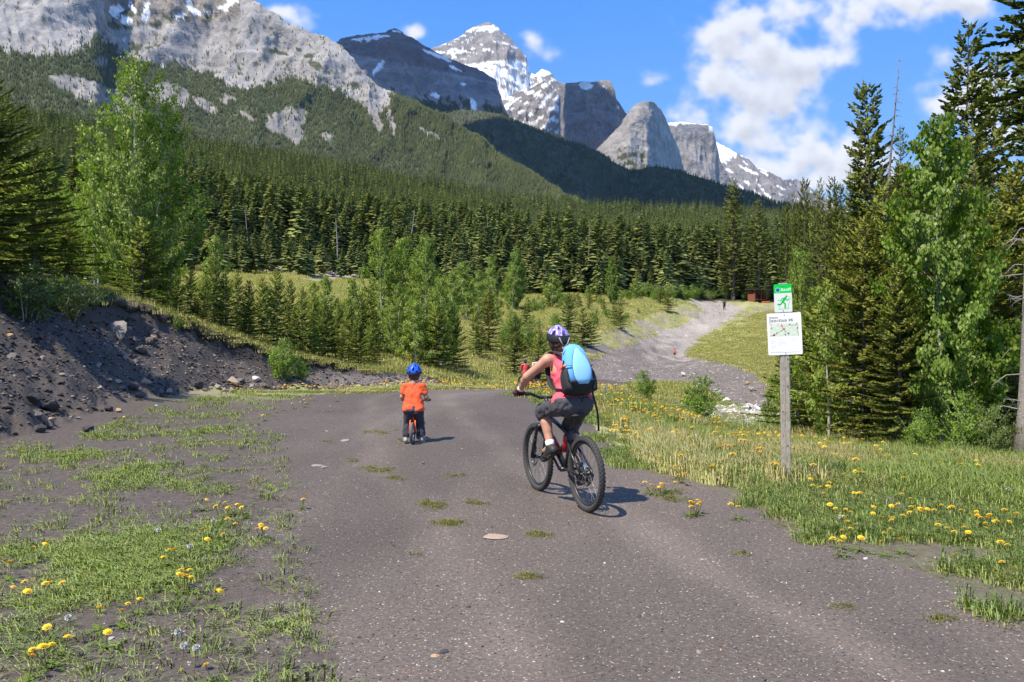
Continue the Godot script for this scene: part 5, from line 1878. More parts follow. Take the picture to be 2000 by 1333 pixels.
func build_stones() -> void:
	var r := RandomNumberGenerator.new()
	r.seed = 717
	var chip := []
	for k in 4:
		chip.append(rock_mesh(40 + k, Vector3(1, 0.45, 0.75)))
	var lots := {}
	var put := func(k: int, x: float, d: float, s: float, c: Color, called: String) -> void:
		var key := called + str(k)
		if not lots.has(key):
			lots[key] = [chip[k], [], [], called]
		lots[key][1].append(Transform3D(Basis.from_euler(Vector3(r.randf_range(-0.4, 0.4), r.randf() * TAU, r.randf_range(-0.4, 0.4))).scaled(Vector3.ONE * s), on(x, -d) + Vector3(0, s * 0.2, 0)))
		lots[key][2].append(c)
	var tones := [lc(0.1, 0.088, 0.084), lc(0.13, 0.112, 0.104), lc(0.065, 0.056, 0.054), lc(0.18, 0.155, 0.138), lc(0.16, 0.125, 0.1), lc(0.26, 0.235, 0.215), lc(0.4, 0.38, 0.36)]
	# loose grit on the road and on the worn soil left of it
	for k in 90000:
		var d := 2.4 + 20.0 * pow(r.randf(), 1.9)
		var x := (r.randf_range(-100, 2100) - 1000.0) / F * d
		var gap := road_gap(x, d)
		if gap > 0.6 and x > 0:
			continue
		if gap < -0.5 and r.randf() < 0.3 + 0.8 * wheel_tracks(x, d):
			continue
		var s := 0.0028 + 0.0075 * pow(r.randf(), 3.0)
		if r.randf() < 0.012:
			s *= 2.3
		put.call(k % 4, x, d, s, tones[mini(6, int(pow(r.randf(), 1.35) * 7.0))] * r.randf_range(0.8, 1.15), "loose_gravel")
	# shale scree on the cut bank
	for k in 70000:
		var d := 8.0 + 26.0 * r.randf()
		var x := -r.randf_range(2.0, 13.0)
		var bp := bank_part(x, d)
		if bp.y < 0.015 or bp.y > 0.9 or bp.x < 0.01:
			continue
		var s := 0.01 + 0.07 * pow(r.randf(), 6.0)
		var c: Color = [lc(0.04, 0.032, 0.027), lc(0.055, 0.045, 0.038), lc(0.03, 0.025, 0.022), lc(0.085, 0.07, 0.06), lc(0.18, 0.155, 0.135)][mini(4, int(pow(r.randf(), 1.4) * 5.0))]
		if bp.y > 0.2 and bp.y < 0.75 and d > 19 and r.randf() < 0.3:
			c = lc(0.24, 0.212, 0.19)
			s = minf(s, 0.05)
		put.call(k % 4, x, d, s, c * r.randf_range(0.85, 1.15), "shale_scree")
	# pale stones over the climbing track, its shoulder and the spill into the hollow
	for k in 15000:
		var d := 42.0 + 130.0 * pow(r.randf(), 1.2)
		var u := r.randf_range(1040, 1570)
		var x := (u - 1000.0) / F * d
		var z := zone(x, d)
		if z != PALE and z != STONY:
			continue
		if z == PALE and r.randf() < (0.85 if d > 95.0 else 0.45):
			continue
		put.call(k % 4, x, d, (0.03 + 0.1 * pow(r.randf(), 4.0)) * (0.6 + d * 0.006), [lc(0.33, 0.3, 0.275), lc(0.45, 0.42, 0.39), lc(0.25, 0.225, 0.21), lc(0.18, 0.16, 0.15)][r.randi() % 4], "track_stones")
	for k in 6500:
		# white rubble below the track's right end
		var q := r.randf()
		var u := lerpf(1345, 1480, q) + r.randfn(0, 24)
		var d := lerpf(47, 37, r.randf()) - q * 4.0
		var x := (u - 1000.0) / F * d
		put.call(k % 4, x, d, 0.05 + 0.2 * pow(r.randf(), 3.0), [lc(0.5, 0.48, 0.45), lc(0.62, 0.6, 0.57), lc(0.35, 0.33, 0.31), lc(0.2, 0.19, 0.19)][r.randi() % 4], "white_rubble")
	for key in lots:
		var l: Array = lots[key]
		stuff(l[3], {"loose_gravel": "loose grey and pale grit lying on the gravel road", "shale_scree": "small dark shale scree on the cut bank", "track_stones": "pale stones strewn over the climbing track", "white_rubble": "white rubble spilling into the grassy hollow"}[l[3]], "stones", l[0], M.chip, l[1], l[2])
	# single rocks that can be picked out: column, row, metres (0: on flat ground there), size, colour, label
	var shapes := []
	for k in 6:
		shapes.append(rock_mesh(80 + k, Vector3(0.5, 0.36, 0.42), 0.2, 12))
	var flat := [rock_mesh(91, Vector3(0.5, 0.16, 0.4), 0.2, 10), rock_mesh(92, Vector3(0.5, 0.1, 0.42), 0.2, 10)]
	var mats := {}
	var n := 0
	for q in ROCKS:
		var d: float = q[2]
		var where: Vector3
		where = hit(q[0], q[1], 3.0 if d < 30.0 else d - 8.0)
		d = -where.z
		var size: float = q[3] / F * d
		if not mats.has(q[4]):
			var m := tri_tex(mat(q[4], 0.85), M.stone.albedo_texture, 0.5, M.stone.normal_texture, 0.8, false)
			m.albedo_color = (M.stone.albedo_color.srgb_to_linear() * q[4]).linear_to_srgb()
			mats[q[4]] = m
		var f: bool = q.size() > 6
		var mesh: ArrayMesh = flat[n % 2] if f else shapes[n % 6]
		var tilt := Basis.from_euler(Vector3(rr(-0.15, 0.15), rr(0, TAU), rr(-0.15, 0.15)))
		if f and q[6] > 0:
			tilt = Basis(Vector3.RIGHT, deg_to_rad(q[6])) * Basis(Vector3.UP, rr(0, TAU))
		var o := obj("rock", mesh, mats[q[4]], self, Transform3D(tilt.scaled(Vector3.ONE * size), where + Vector3(0, size * (0.03 if f else 0.22), 0)))
		tag(o, q[5], "rock")
		n += 1

const C_PALE := Color(0.25, 0.225, 0.205)
const C_TAN := Color(0.42, 0.27, 0.15)
const C_GREY := Color(0.12, 0.106, 0.1)
const C_DARK := Color(0.05, 0.044, 0.043)
const C_WHITE := Color(0.5, 0.475, 0.44)
const C_BEIGE := Color(0.34, 0.255, 0.19)
const ROCKS := [
	[225, 648, 20.2, 76, Color(0.2, 0.18, 0.165), "large pale flat slab high on the dark bank", 60], [290, 672, 20.5, 30, C_GREY, "grey block under the orange rock on the bank"], [300, 665, 20.7, 24, C_TAN, "orange tan rock on the bank right of the pale slab"], [262, 668, 20.3, 22, C_GREY, "upright grey rock between the pale slab and the orange rock"], [252, 645, 21.0, 16, C_BEIGE, "small beige rock at the upper right of the pale slab"], [275, 690, 19.8, 30, C_GREY, "grey rock below the orange rock on the bank"], [300, 655, 21.4, 26, C_GREY, "brown grey rock above the orange rock"],
	[188, 715, 17.6, 26, C_PALE, "thin pale slab lying low on the bank under the large slab", 40], [82, 703, 16.5, 16, C_BEIGE, "small tan rock on the left part of the bank"], [20, 660, 16.5, 18, C_TAN, "rusty rock high at the left end of the bank"], [20, 700, 15.8, 34, C_GREY, "grey slab at the left end of the bank", 35], [138, 648, 18.4, 18, C_GREY, "grey flake on the shaded upper bank", 50], [115, 645, 18.4, 20, C_DARK, "dark flake on the shaded upper bank"], [210, 680, 19.0, 24, C_GREY, "grey stone on the bank left under the pale slab", 45], [225, 680, 19.2, 12, C_WHITE, "small white stone under the pale slab"], [240, 700, 19.0, 20, C_PALE, "pale flake in the middle of the bank", 40], [262, 708, 19.4, 20, C_GREY, "grey flake in the middle of the bank beside the pale flake", 40],
	[285, 752, 18.6, 28, C_BEIGE, "brown squared rock at the foot of the bank"], [262, 762, 18.0, 34, C_DARK, "black block at the foot of the bank left of the brown squared rock"], [230, 748, 18.0, 16, C_WHITE, "white stone at the foot of the bank"], [215, 745, 18.0, 12, C_WHITE, "smaller white stone at the foot of the bank"], [190, 757, 17.0, 22, C_PALE, "pale flat stone at the foot of the bank", 25], [238, 762, 17.6, 18, C_GREY, "grey stone before the white stones at the bank foot"], [270, 778, 17.4, 26, C_GREY, "grey flat stone in front of the black block"], [312, 770, 18.6, 22, C_GREY, "grey stone right of the brown squared rock"], [385, 758, 20.5, 30, C_DARK, "dark wedge shaped rock at the bank foot"], [330, 768, 18.8, 18, C_BEIGE, "tan pebble between the brown rock and the dark wedge"],
	[415, 755, 20.8, 18, C_GREY, "left stone of the row at the right foot of the bank"], [425, 760, 20.4, 20, C_PALE, "pale round stone in the row at the right foot of the bank"], [440, 766, 20.0, 18, C_PALE, "whitish stone in front of the row at the bank foot"], [455, 752, 21.0, 34, C_BEIGE, "biggest reddish rock in the row at the right foot of the bank"], [470, 750, 21.2, 26, C_GREY, "grey rock right of the biggest reddish rock"], [452, 767, 20.0, 20, C_BEIGE, "sandy flat stone before the reddish rock"], [480, 762, 20.5, 18, C_GREY, "grey stone at the right end of the front row at the bank foot"], [500, 746, 21.6, 26, C_WHITE, "cream coloured round stone at the right end of the bank foot row"], [515, 757, 21.4, 20, C_GREY, "grey stone right under the cream coloured stone"], [490, 757, 21.0, 14, C_PALE, "little pale stone under the cream coloured stone"], [435, 748, 21.5, 16, C_DARK, "dark stone behind the pale round stone"], [545, 762, 22.5, 16, C_GREY, "last grey stone of the bank foot row"], [400, 765, 20.0, 14, C_GREY, "small grey stone right of the dark wedge"],
	[65, 785, 13.4, 42, C_DARK, "big black rock at the left edge of the worn grass"], [98, 802, 12.6, 44, C_DARK, "second black rock in front of the big black rock"], [70, 815, 12.2, 26, C_GREY, "grey flat rock beside the second black rock"], [232, 806, 12.0, 18, C_TAN, "orange stained stone in the worn grass"], [212, 804, 12.2, 24, C_DARK, "dark stone left of the orange stained stone"], [172, 845, 11.0, 28, C_DARK, "dark angular stone alone in the worn grass"], [75, 845, 11.2, 36, C_DARK, "dark flat stone at the left in the worn grass"], [95, 835, 11.4, 26, C_GREY, "grey stone touching the dark flat stone at left"], [30, 820, 12.0, 20, C_GREY, "grey stone at the far left edge"], [225, 820, 11.8, 14, C_GREY, "small grey stone under the orange stained stone"], [305, 796, 13.0, 10, C_WHITE, "small white stone in the worn grass"], [100, 825, 11.8, 20, C_BEIGE, "brownish flat stone among the black rocks at left"], [12, 800, 13.0, 26, C_DARK, "black rock cut by the left edge"],
	[965, 1051, 0, 62, C_BEIGE, "flat beige stone sunk flush in the middle of the road", 1], [1097, 1221, 0, 15, C_WHITE, "bright white pebble lying on the road near the camera"], [850, 1283, 0, 22, C_TAN, "reddish brown flat stone on the road near the bottom", 4], [865, 1276, 0, 26, C_DARK, "dark slate chip beside the reddish brown stone", 6], [620, 911, 0, 30, C_PALE, "pale flat stone in the road surface before the child", 1], [636, 915, 0, 24, C_PALE, "second pale flat stone beside the first before the child", 1], [672, 862, 0, 28, C_PALE, "pale flat patch of stone left of the child", 1], [636, 844, 0, 14, C_PALE, "small pale stone left of the child", 1], [1181, 1103, 0, 9, C_WHITE, "tiny white pebble on the right half of the road"], [1692, 1096, 0, 13, C_WHITE, "white pebble at the right edge of the road"], [1563, 1182, 0, 10, C_BEIGE, "tan pebble on the right part of the road"], [1480, 1247, 0, 11, C_BEIGE, "light brown pebble near the bottom of the road"], [1410, 1273, 0, 9, C_TAN, "orange brown pebble at the bottom of the road"], [1844, 1314, 0, 13, C_WHITE, "white stone chip at the bottom right of the road", 3], [775, 1270, 0, 22, C_GREY, "grey triangular stone chip near the bottom", 4], [984, 1273, 0, 10, C_PALE, "pale pebble at the bottom middle of the road"], [680, 1282, 0, 10, C_WHITE, "white pebble at the bottom left of the road"], [1300, 1182, 0, 9, C_PALE, "pale pebble right of the middle of the road"], [485, 1233, 0, 9, C_TAN, "orange chip at the left edge of the road"], [495, 1220, 0, 12, C_GREY, "bluish grey chip at the left edge of the road"], [1930, 1186, 0, 14, C_GREY, "grey stone chip at the right edge of the road"], [980, 1146, 0, 12, C_DARK, "dark flat chip near the middle of the road", 3],
	[1705, 974, 0, 44, C_BEIGE, "beige tilted stone among the dandelions right of the sign", 20], [1592, 962, 0, 36, C_GREY, "grey flat stone at the foot of the sign post", 6], [1640, 972, 0, 24, C_GREY, "grey stone between the sign post and the beige stone"], [1735, 990, 0, 40, C_GREY, "grey rock right under the beige stone"], [1762, 1003, 0, 44, C_GREY, "brown grey long rock half buried among the dandelions"], [1580, 945, 0, 20, C_DARK, "dark stone touching the sign post"], [1605, 948, 0, 18, C_DARK, "dark little stone right of the sign post"], [1487, 972, 0, 24, C_DARK, "dark slate stone left of the sign post"], [1380, 915, 0, 24, C_WHITE, "whitish stone in the straw coloured grass"], [1345, 950, 0, 16, C_GREY, "grey pebble at the road edge below the straw grass"], [1512, 985, 0, 12, C_PALE, "pale pebble below the sign"],
	[1365, 760, 42, 24, C_WHITE, "upper white boulder of the rubble in the hollow"], [1400, 772, 41, 26, C_WHITE, "white boulder in the middle of the rubble"], [1420, 788, 40, 26, C_WHITE, "big white boulder low in the rubble"], [1385, 790, 40, 20, C_PALE, "greyish boulder left in the rubble"], [1432, 800, 39, 24, C_WHITE, "lowest white boulder of the rubble"], [1350, 775, 42, 18, C_PALE, "left grey boulder of the rubble"], [1470, 765, 44, 18, C_PALE, "right grey boulder of the rubble"], [1362, 772, 37, 24, C_GREY, "dark boulder in the grass of the hollow"], [1440, 820, 36, 20, C_WHITE, "white stone below the rubble"], [1460, 835, 35, 26, C_PALE, "pale stone at the bottom of the hollow"], [1430, 823, 36, 14, C_WHITE, "little white stone at the bottom of the hollow"], [1490, 835, 34, 20, C_PALE, "pale stone at the right end of the hollow"], [1335, 736, 47, 18, C_WHITE, "flat white boulder on the edge of the grey track"], [1460, 752, 46, 14, C_TAN, "tan stone at the right end of the grey track"],
	[725, 692, 36, 14, C_WHITE, "white rock between the spruces at the middle clump"], [768, 720, 34, 10, C_WHITE, "white stone right of the child's head"], [755, 755, 30, 9, C_WHITE, "white stone at the end of the bank behind the child"], [945, 645, 66, 10, C_WHITE, "white stone beside the dark full spruce in the meadow"]]

# ---------------------------------------------------------------- dandelions

func flower_head(mb: Mb, o: Vector3, r0: float, tilt: Vector3, r: RandomNumberGenerator, fine := true) -> void:
	var up := (Vector3.UP + tilt).normalized()
	var side := up.cross(Vector3.RIGHT).normalized()
	var fwd := side.cross(up)
	var rings := [[1.0, 0.0], [0.72, 0.22], [0.42, 0.36]] if fine else [[1.0, 0.05], [0.6, 0.3]]
	for q in rings:
		var n: int = 17 if fine else 9
		var turn := r.randf() * TAU
		for s in n:
			var a := turn + TAU * s / n
			var out := side * cos(a) + fwd * sin(a)
			var al := up.cross(out)
			var base: Vector3 = o + up * (r0 * (q[1] - 0.12))
			var L: float = r0 * q[0] * (0.88 + r.randf() * 0.2)
			var tip := base + out * L + up * r0 * (0.16 + r.randf() * 0.12)
			var w: float = L * (2.4 / n)
			mb.col = lc(0.86, 0.52 + r.randf() * 0.07, 0.012)
			leaf_face(mb, base, tip + al * w, tip - al * w, (up + out * 0.35).normalized())
	mb.col = lc(0.82, 0.42, 0.008)
	for s in 6:
		var a := TAU * s / 6.0
		var b := TAU * (s + 1) / 6.0
		leaf_face(mb, o + up * r0 * 0.45, o + (side * cos(a) + fwd * sin(a)) * r0 * 0.34 + up * r0 * 0.3, o + (side * cos(b) + fwd * sin(b)) * r0 * 0.34 + up * r0 * 0.3, up)

func dandelion_parts(seed_: int, heads: int, h: float, leaves: int) -> Array:
	# (leaves, stems, heads): a rosette of toothed leaves and hollow stalks
	var r := RandomNumberGenerator.new()
	r.seed = seed_
	var lf := Mb.new()
	for k in leaves:
		var a := TAU * k / leaves + r.randf() * 0.5
		var out := Vector3(cos(a), 0, sin(a))
		var side := Vector3(-out.z, 0, out.x)
		var L := r.randf_range(0.06, 0.12)
		var v := r.randf_range(0.85, 1.15)
		lf.col = lc(0.1 * v, 0.15 * v, 0.025)
		var last := Vector3.ZERO
		var lw := 0.004
		for s in 5:
			var f := (s + 1) / 5.0
			var c := out * L * f + Vector3.UP * L * (0.55 * f - 0.55 * f * f + 0.1 * f)
			var w: float = [0.008, 0.014, 0.008, 0.014, 0.002][s]
			leaf_face(lf, last - side * lw, last + side * lw, c + side * w - out * 0.008, Vector3.UP)
			leaf_face(lf, last - side * lw, c + side * w - out * 0.008, c - side * w - out * 0.008, Vector3.UP)
			last = c
			lw = 0.007
	var out_parts := [lf.mesh(), [], []]
	for k in heads:
		var a := r.randf() * TAU
		var foot := Vector3(cos(a), 0, sin(a)) * 0.015
		var top := foot + Vector3(cos(a) * r.randf_range(0.01, 0.075), h * r.randf_range(0.7, 1.1), sin(a) * r.randf_range(0.01, 0.075))
		var st := Mb.new()
		st.col = lc(0.2, 0.2, 0.075)
		st.tube([foot, foot.lerp(top, 0.5) + Vector3(0, 0.006, 0), top], [0.0028, 0.0024, 0.0024], 5, false)
		var fl := Mb.new()
		flower_head(fl, top, r.randf_range(0.019, 0.026), Vector3(r.randf() - 0.5, 0, r.randf() - 0.3) * 0.7, r)
		out_parts[1].append(st.mesh(true))
		out_parts[2].append(fl.mesh())
	return out_parts

var dandelion_kinds := []

func dandelion(kind: int, where: Vector3, turn: float, s: float, label: String, group: String) -> void:
	var k: Dictionary = dandelion_kinds[kind]
	if k.has("node"):
		copy(k.node, where, turn, Vector3.ONE * s, label, group)
		return
	var o := thing("dandelion", label, "flower", where, group)
	o.transform = Transform3D(Basis(Vector3.UP, turn).scaled(Vector3.ONE * s), where)
	obj("leaves", k.parts[0], M.herb, o)
	for m in k.parts[1]:
		obj("stem", m, M.herb, o)
	for m in k.parts[2]:
		obj("flower_head", m, M.petal, o)
	k.node = o

const BLOOMS := [   # column, row of the foot, blooms
	[95, 1300, 2], [120, 1275, 2], [237, 1222, 1], [268, 1195, 2], [188, 1228, 1], [75, 1168, 3], [8, 1172, 1], [46, 1180, 1], [358, 1155, 5], [345, 1145, 2], [312, 1108, 2], [336, 1106, 1], [412, 1185, 1], [398, 1078, 1], [400, 1065, 1], [50, 1098, 1], [76, 1085, 1], [15, 1128, 1], [440, 1012, 4], [455, 1010, 3], [432, 1015, 1], [510, 1058, 4], [520, 1055, 2], [440, 1050, 2], [446, 1068, 1], [394, 1000, 1], [588, 1000, 3], [480, 1015, 1], [417, 1335, 1], [45, 1330, 1], [100, 1250, 1], [205, 1260, 1], [136, 1162, 1],
	[232, 872, 1], [256, 838, 1], [243, 838, 1], [462, 842, 1], [518, 838, 1], [540, 822, 1], [552, 818, 1], [575, 815, 2], [595, 812, 3], [600, 805, 3], [612, 798, 2], [590, 800, 2], [640, 822, 1], [658, 800, 2], [665, 790, 2], [605, 790, 2],
	[1355, 1010, 5], [1362, 1006, 4], [1345, 1012, 3], [1285, 972, 4], [1305, 968, 3], [1270, 970, 2], [1330, 948, 4], [1325, 940, 2], [1410, 938, 3], [1408, 932, 1], [1450, 930, 3], [1456, 936, 1], [1490, 938, 4], [1478, 935, 2], [1500, 930, 2], [1525, 945, 2], [1515, 940, 1], [1395, 935, 1], [1442, 1018, 2], [1570, 945, 2], [1580, 950, 1], [1606, 978, 2], [1612, 975, 1], [1630, 962, 2], [1590, 1005, 1], [1625, 1010, 1], [1650, 1020, 3], [1648, 1030, 2], [1665, 1048, 2], [1660, 1058, 2], [1680, 985, 3], [1690, 985, 2], [1718, 1040, 1], [1728, 1060, 2], [1755, 1045, 1], [1765, 995, 2], [1775, 1015, 3], [1795, 1020, 4], [1812, 1020, 3], [1825, 1018, 2], [1760, 1035, 2], [1790, 1030, 1], [1850, 1062, 2], [1870, 1062, 2], [1885, 1078, 1], [1895, 1065, 1], [1915, 1060, 1], [1905, 1030, 4], [1920, 1040, 4], [1875, 1025, 2], [1865, 1015, 1], [1940, 1045, 2], [1960, 1045, 3], [1975, 1030, 2], [1990, 1025, 2], [1975, 1098, 2], [1965, 1135, 2], [1875, 1120, 1], [1645, 1090, 2], [1642, 1075, 1], [1678, 1080, 1], [1730, 1090, 1], [1765, 1085, 1], [1740, 1010, 1], [1700, 1012, 1], [1705, 1025, 1]]

func build_flowers() -> void:
	var r := RandomNumberGenerator.new()
	r.seed = 88
	for k in 5:
		dandelion_kinds.append({"parts": dandelion_parts(10 + k, k + 1, 0.11, 9)})
	dandelion_kinds.append({"parts": dandelion_parts(20, 1, 0.16, 7)})
	dandelion_kinds.append({"parts": dandelion_parts(21, 2, 0.15, 7)})
	for q in BLOOMS:
		var v: float = q[1]
		var d := EYE * F / (v - HOR)
		var x: float = (q[0] - 1000.0) / F * d
		var label := "yellow dandelion in the worn grass left of the gravel road"
		var group := "dandelions left of the road"
		if x > 0.0:
			label = "yellow dandelion in the verge right of the gravel road"
			group = "dandelions right of the road"
		dandelion(q[2] - 1, on(x, -d), r.randf() * TAU, r.randf_range(0.9, 1.2), label, group)
	for k in 120:
		# the bank of flowers behind the woman and along the right verge
		var d := 9.5 + 13.0 * pow(r.randf(), 0.9)
		var x := lin(ROAD_R, d) + (0.15 + 1.9 * pow(r.randf(), 1.3)) * (1.0 if d < 15 else 1.4)
		dandelion(5 + k % 2, on(x, -d), r.randf() * TAU, r.randf_range(1.2, 1.9), "yellow dandelion in the grass bank behind the woman on the bicycle", "dandelions in the grass bank behind the woman")
	# farther ones run together into yellow bands
	var m := Mb.new()
	flower_head(m, Vector3(0, 0.15, 0), 0.03, Vector3(0, 0, 0.2), r, false)
	m.col = lc(0.16, 0.19, 0.06)
	leaf_face(m, Vector3(-0.003, 0, 0), Vector3(0.003, 0, 0), Vector3(0, 0.15, 0), Vector3.BACK)
	var mesh := m.mesh()
	var where := []
	var spot := noise(410, 0.25, 3)
	for k in 5200:
		var d := 0.0
		var x := 0.0
		if k < 1700:
			d = r.randf_range(22.5, 46)
			x = (r.randf_range(440, 1100) - 1000.0) / F * d
			if zone(x, d) != GRASS or spot.get_noise_2d(x, d) < -0.12 or (x < -1 and bank_part(x, d).x > 0.15):
				continue
		elif k < 3900:
			d = r.randf_range(13, 48)
			x = lin(ROAD_R, d) + r.randf_range(0.2, 3.0 + d * 0.09)
			if zone(x, d) != GRASS or spot.get_noise_2d(x, d) < 0.0:
				continue
		elif k < 4400:
			d = r.randf_range(8.5, 14)
			x = lin(ROAD_R, d) + r.randf_range(0.6, 5.0)
			if r.randf() < 0.93:
				continue
		else:
			d = r.randf_range(88, 150)
			x = (r.randf_range(1290, 1480) - 1000.0) / F * d
			if zone(x, d) != GRASS or spot.get_noise_2d(x * 0.4, d * 0.4) < 0.05:
				continue
		var s := r.randf_range(0.8, 1.25) * (1.0 if d < 24 else 1.15 + (d - 24) * 0.012)
		where.append(Transform3D(Basis(Vector3.UP, r.randf() * TAU).scaled(Vector3(s, r.randf_range(0.9, 1.7) * (1.0 if d < 20 or x < 0.0 else 1.4), s)), on(x, -d)))
	stuff("dandelions", "many small yellow dandelions in bands across the far grass", "flowers", mesh, M.petal_far, where, [])
	# grey seed clocks
	var n := 0
	for q in [[306, 1075, 0.16], [413, 1060, 0.17], [128, 1255, 0.15], [342, 1275, 0.12], [354, 1305, 0.12], [378, 1310, 0.12], [367, 1098, 0.12], [1560, 930, 0.2], [1968, 1000, 0.2], [1640, 1040, 0.12]]:
		var d: float = EYE * F / (q[1] - HOR)
		var o := thing("dandelion_clock", "round grey dandelion seed head in the grass " + ["left above the clustered dandelions", "near the left road edge", "beside the paired dandelions at lower left", "low at the bottom left", "second at the bottom left", "third at the bottom left", "small one in the left grass", "behind the sign post", "far right in the tall grass", "in the right verge"][n], "flower", on((q[0] - 1000.0) / F * d, -d))
		var st := Mb.new()
		st.col = lc(0.22, 0.2, 0.1)
		st.tube([Vector3.ZERO, Vector3(0.004, q[2] * 0.5, 0), Vector3(0.01, q[2], 0)], [0.0026, 0.0022, 0.002], 5, false)
		obj("stem", st.mesh(true), M.herb, o)
		var hd := Mb.new()
		hd.col = lc(0.52, 0.5, 0.45)
		for k in 90:
			var a := Vector3(r.randfn(), r.randfn(), r.randfn()).normalized()
			var c := Vector3(0.01, q[2], 0) + a * 0.019
			var s := a.cross(Vector3(r.randf(), 1, r.randf())).normalized()
			hd.tri(Vector3(0.01, q[2], 0), c + s * 0.004, c - s * 0.004)
		obj("seed_head", hd.mesh(), M.petal_far, o)
		n += 1

# ---------------------------------------------------------------- people

class Field:
	# a distance field on a grid, built from tapered capsules joined smoothly, then meshed as surface nets
	var lo := Vector3.ZERO
	var cell := 0.012
	var nx := 0
	var ny := 0
	var nz := 0
	var f := PackedFloat32Array()
	func _init(a: Vector3, b: Vector3, c: float) -> void:
		lo = a
		cell = c
		nx = int((b.x - a.x) / c) + 2
		ny = int((b.y - a.y) / c) + 2
		nz = int((b.z - a.z) / c) + 2
		f.resize(nx * ny * nz)
		f.fill(1.0)
	func bone(a: Vector3, b: Vector3, ra: float, rb: float, k := 0.02, flat := Vector3.ONE) -> void:
		# flat squeezes the distance along the axes (values over 1 make it thinner there)
		var m := maxf(ra, rb) * maxf(1.0, 1.0 / minf(flat.x, minf(flat.y, flat.z))) + k + cell * 2.0
		var x0 := clampi(int((minf(a.x, b.x) - m - lo.x) / cell), 0, nx - 1)
		var x1 := clampi(int((maxf(a.x, b.x) + m - lo.x) / cell) + 1, 0, nx - 1)
		var y0 := clampi(int((minf(a.y, b.y) - m - lo.y) / cell), 0, ny - 1)
		var y1 := clampi(int((maxf(a.y, b.y) + m - lo.y) / cell) + 1, 0, ny - 1)
		var z0 := clampi(int((minf(a.z, b.z) - m - lo.z) / cell), 0, nz - 1)
		var z1 := clampi(int((maxf(a.z, b.z) + m - lo.z) / cell) + 1, 0, nz - 1)
		var ab := (b - a) * flat
		var l2 := maxf(ab.length_squared(), 1e-9)
		for z in range(z0, z1 + 1):
			for y in range(y0, y1 + 1):
				var row := (z * ny + y) * nx
				for x in range(x0, x1 + 1):
					var p := (lo + Vector3(x, y, z) * cell - a) * flat
					var t := clampf(p.dot(ab) / l2, 0.0, 1.0)
					var d := (p - ab * t).length() - (ra + (rb - ra) * t)
					var o := f[row + x]
					var h := k - absf(o - d)
					f[row + x] = minf(o, d) - (h * h * 0.25 / k if h > 0.0 else 0.0)
	func cut(p: Vector3, n: Vector3) -> void:
		# removes what lies on the side that n points to
		for z in nz:
			for y in ny:
				var row := (z * ny + y) * nx
				var base := (lo + Vector3(0, y, z) * cell - p).dot(n)
				for x in nx:
					f[row + x] = maxf(f[row + x], base + x * cell * n.x)
	func ripple(n: FastNoiseLite, amount: float) -> void:
		for z in nz:
			for y in ny:
				var row := (z * ny + y) * nx
				for x in nx:
					if absf(f[row + x]) < 0.05:
						var p := lo + Vector3(x, y, z) * cell
						f[row + x] += n.get_noise_3d(p.x, p.y, p.z) * amount
	func mesh_into(mb: Mb) -> void:
		var id := PackedInt32Array()
		id.resize(nx * ny * nz)
		id.fill(-1)
		var offs := [0, 1, nx, nx + 1, nx * ny, nx * ny + 1, nx * ny + nx, nx * ny + nx + 1]
		var o1 := 1
		var o2 := nx
		var o4 := nx * ny
		for z in nz - 1:
			for y in ny - 1:
				var row := (z * ny + y) * nx
				for x in nx - 1:
					var g := row + x
					if f[g] > cell * 2.0 or f[g] < -cell * 2.0:
						continue
					var mask := 0
					for c in 8:
						if f[g + offs[c]] < 0.0:
							mask |= 1 << c
					if mask == 0 or mask == 255:
						continue
					var s := Vector3.ZERO
					var n := 0
					for c in 8:
						for ax in 3:
							var e: int = c | (1 << ax)
							if e == c:
								continue
							var fa := f[g + offs[c]]
							var fb := f[g + offs[e]]
							if (fa < 0.0) != (fb < 0.0):
								var t := fa / (fa - fb)
								var q := Vector3(c & 1, (c >> 1) & 1, c >> 2)
								q[ax] += t
								s += q
								n += 1
					id[g] = mb.p(lo + (Vector3(x, y, z) + s / n) * cell)
		for z in range(1, nz - 1):
			for y in range(1, ny - 1):
				var row := (z * ny + y) * nx
				for x in range(1, nx - 1):
					var g := row + x
					if id[g] < 0:
						continue
					var inside := f[g] < 0.0
					for ax in 3:
						var st: int = [o1, o2, o4][ax]
						if (f[g + st] < 0.0) == inside:
							continue
						var u: int = [o2, o4, o1][ax]
						var v: int = [o4, o1, o2][ax]
						var a := id[g]
						var b := id[g - u]
						var c := id[g - u - v]
						var d := id[g - v]
						if a < 0 or b < 0 or c < 0 or d < 0:
							continue
						if inside:
							mb.i.append_array([a, d, c, a, c, b])
						else:
							mb.i.append_array([a, b, c, a, c, d])

func finish_field(fd: Field) -> ArrayMesh:
	var mb := Mb.new()
	fd.mesh_into(mb)
	return mb.mesh(true)

func limb_box(pts: Array, m: float) -> Array:
	var a: Vector3 = pts[0]
	var b: Vector3 = pts[0]
	for p in pts:
		a = a.min(p)
		b = b.max(p)
	return [a - Vector3.ONE * m, b + Vector3.ONE * m]

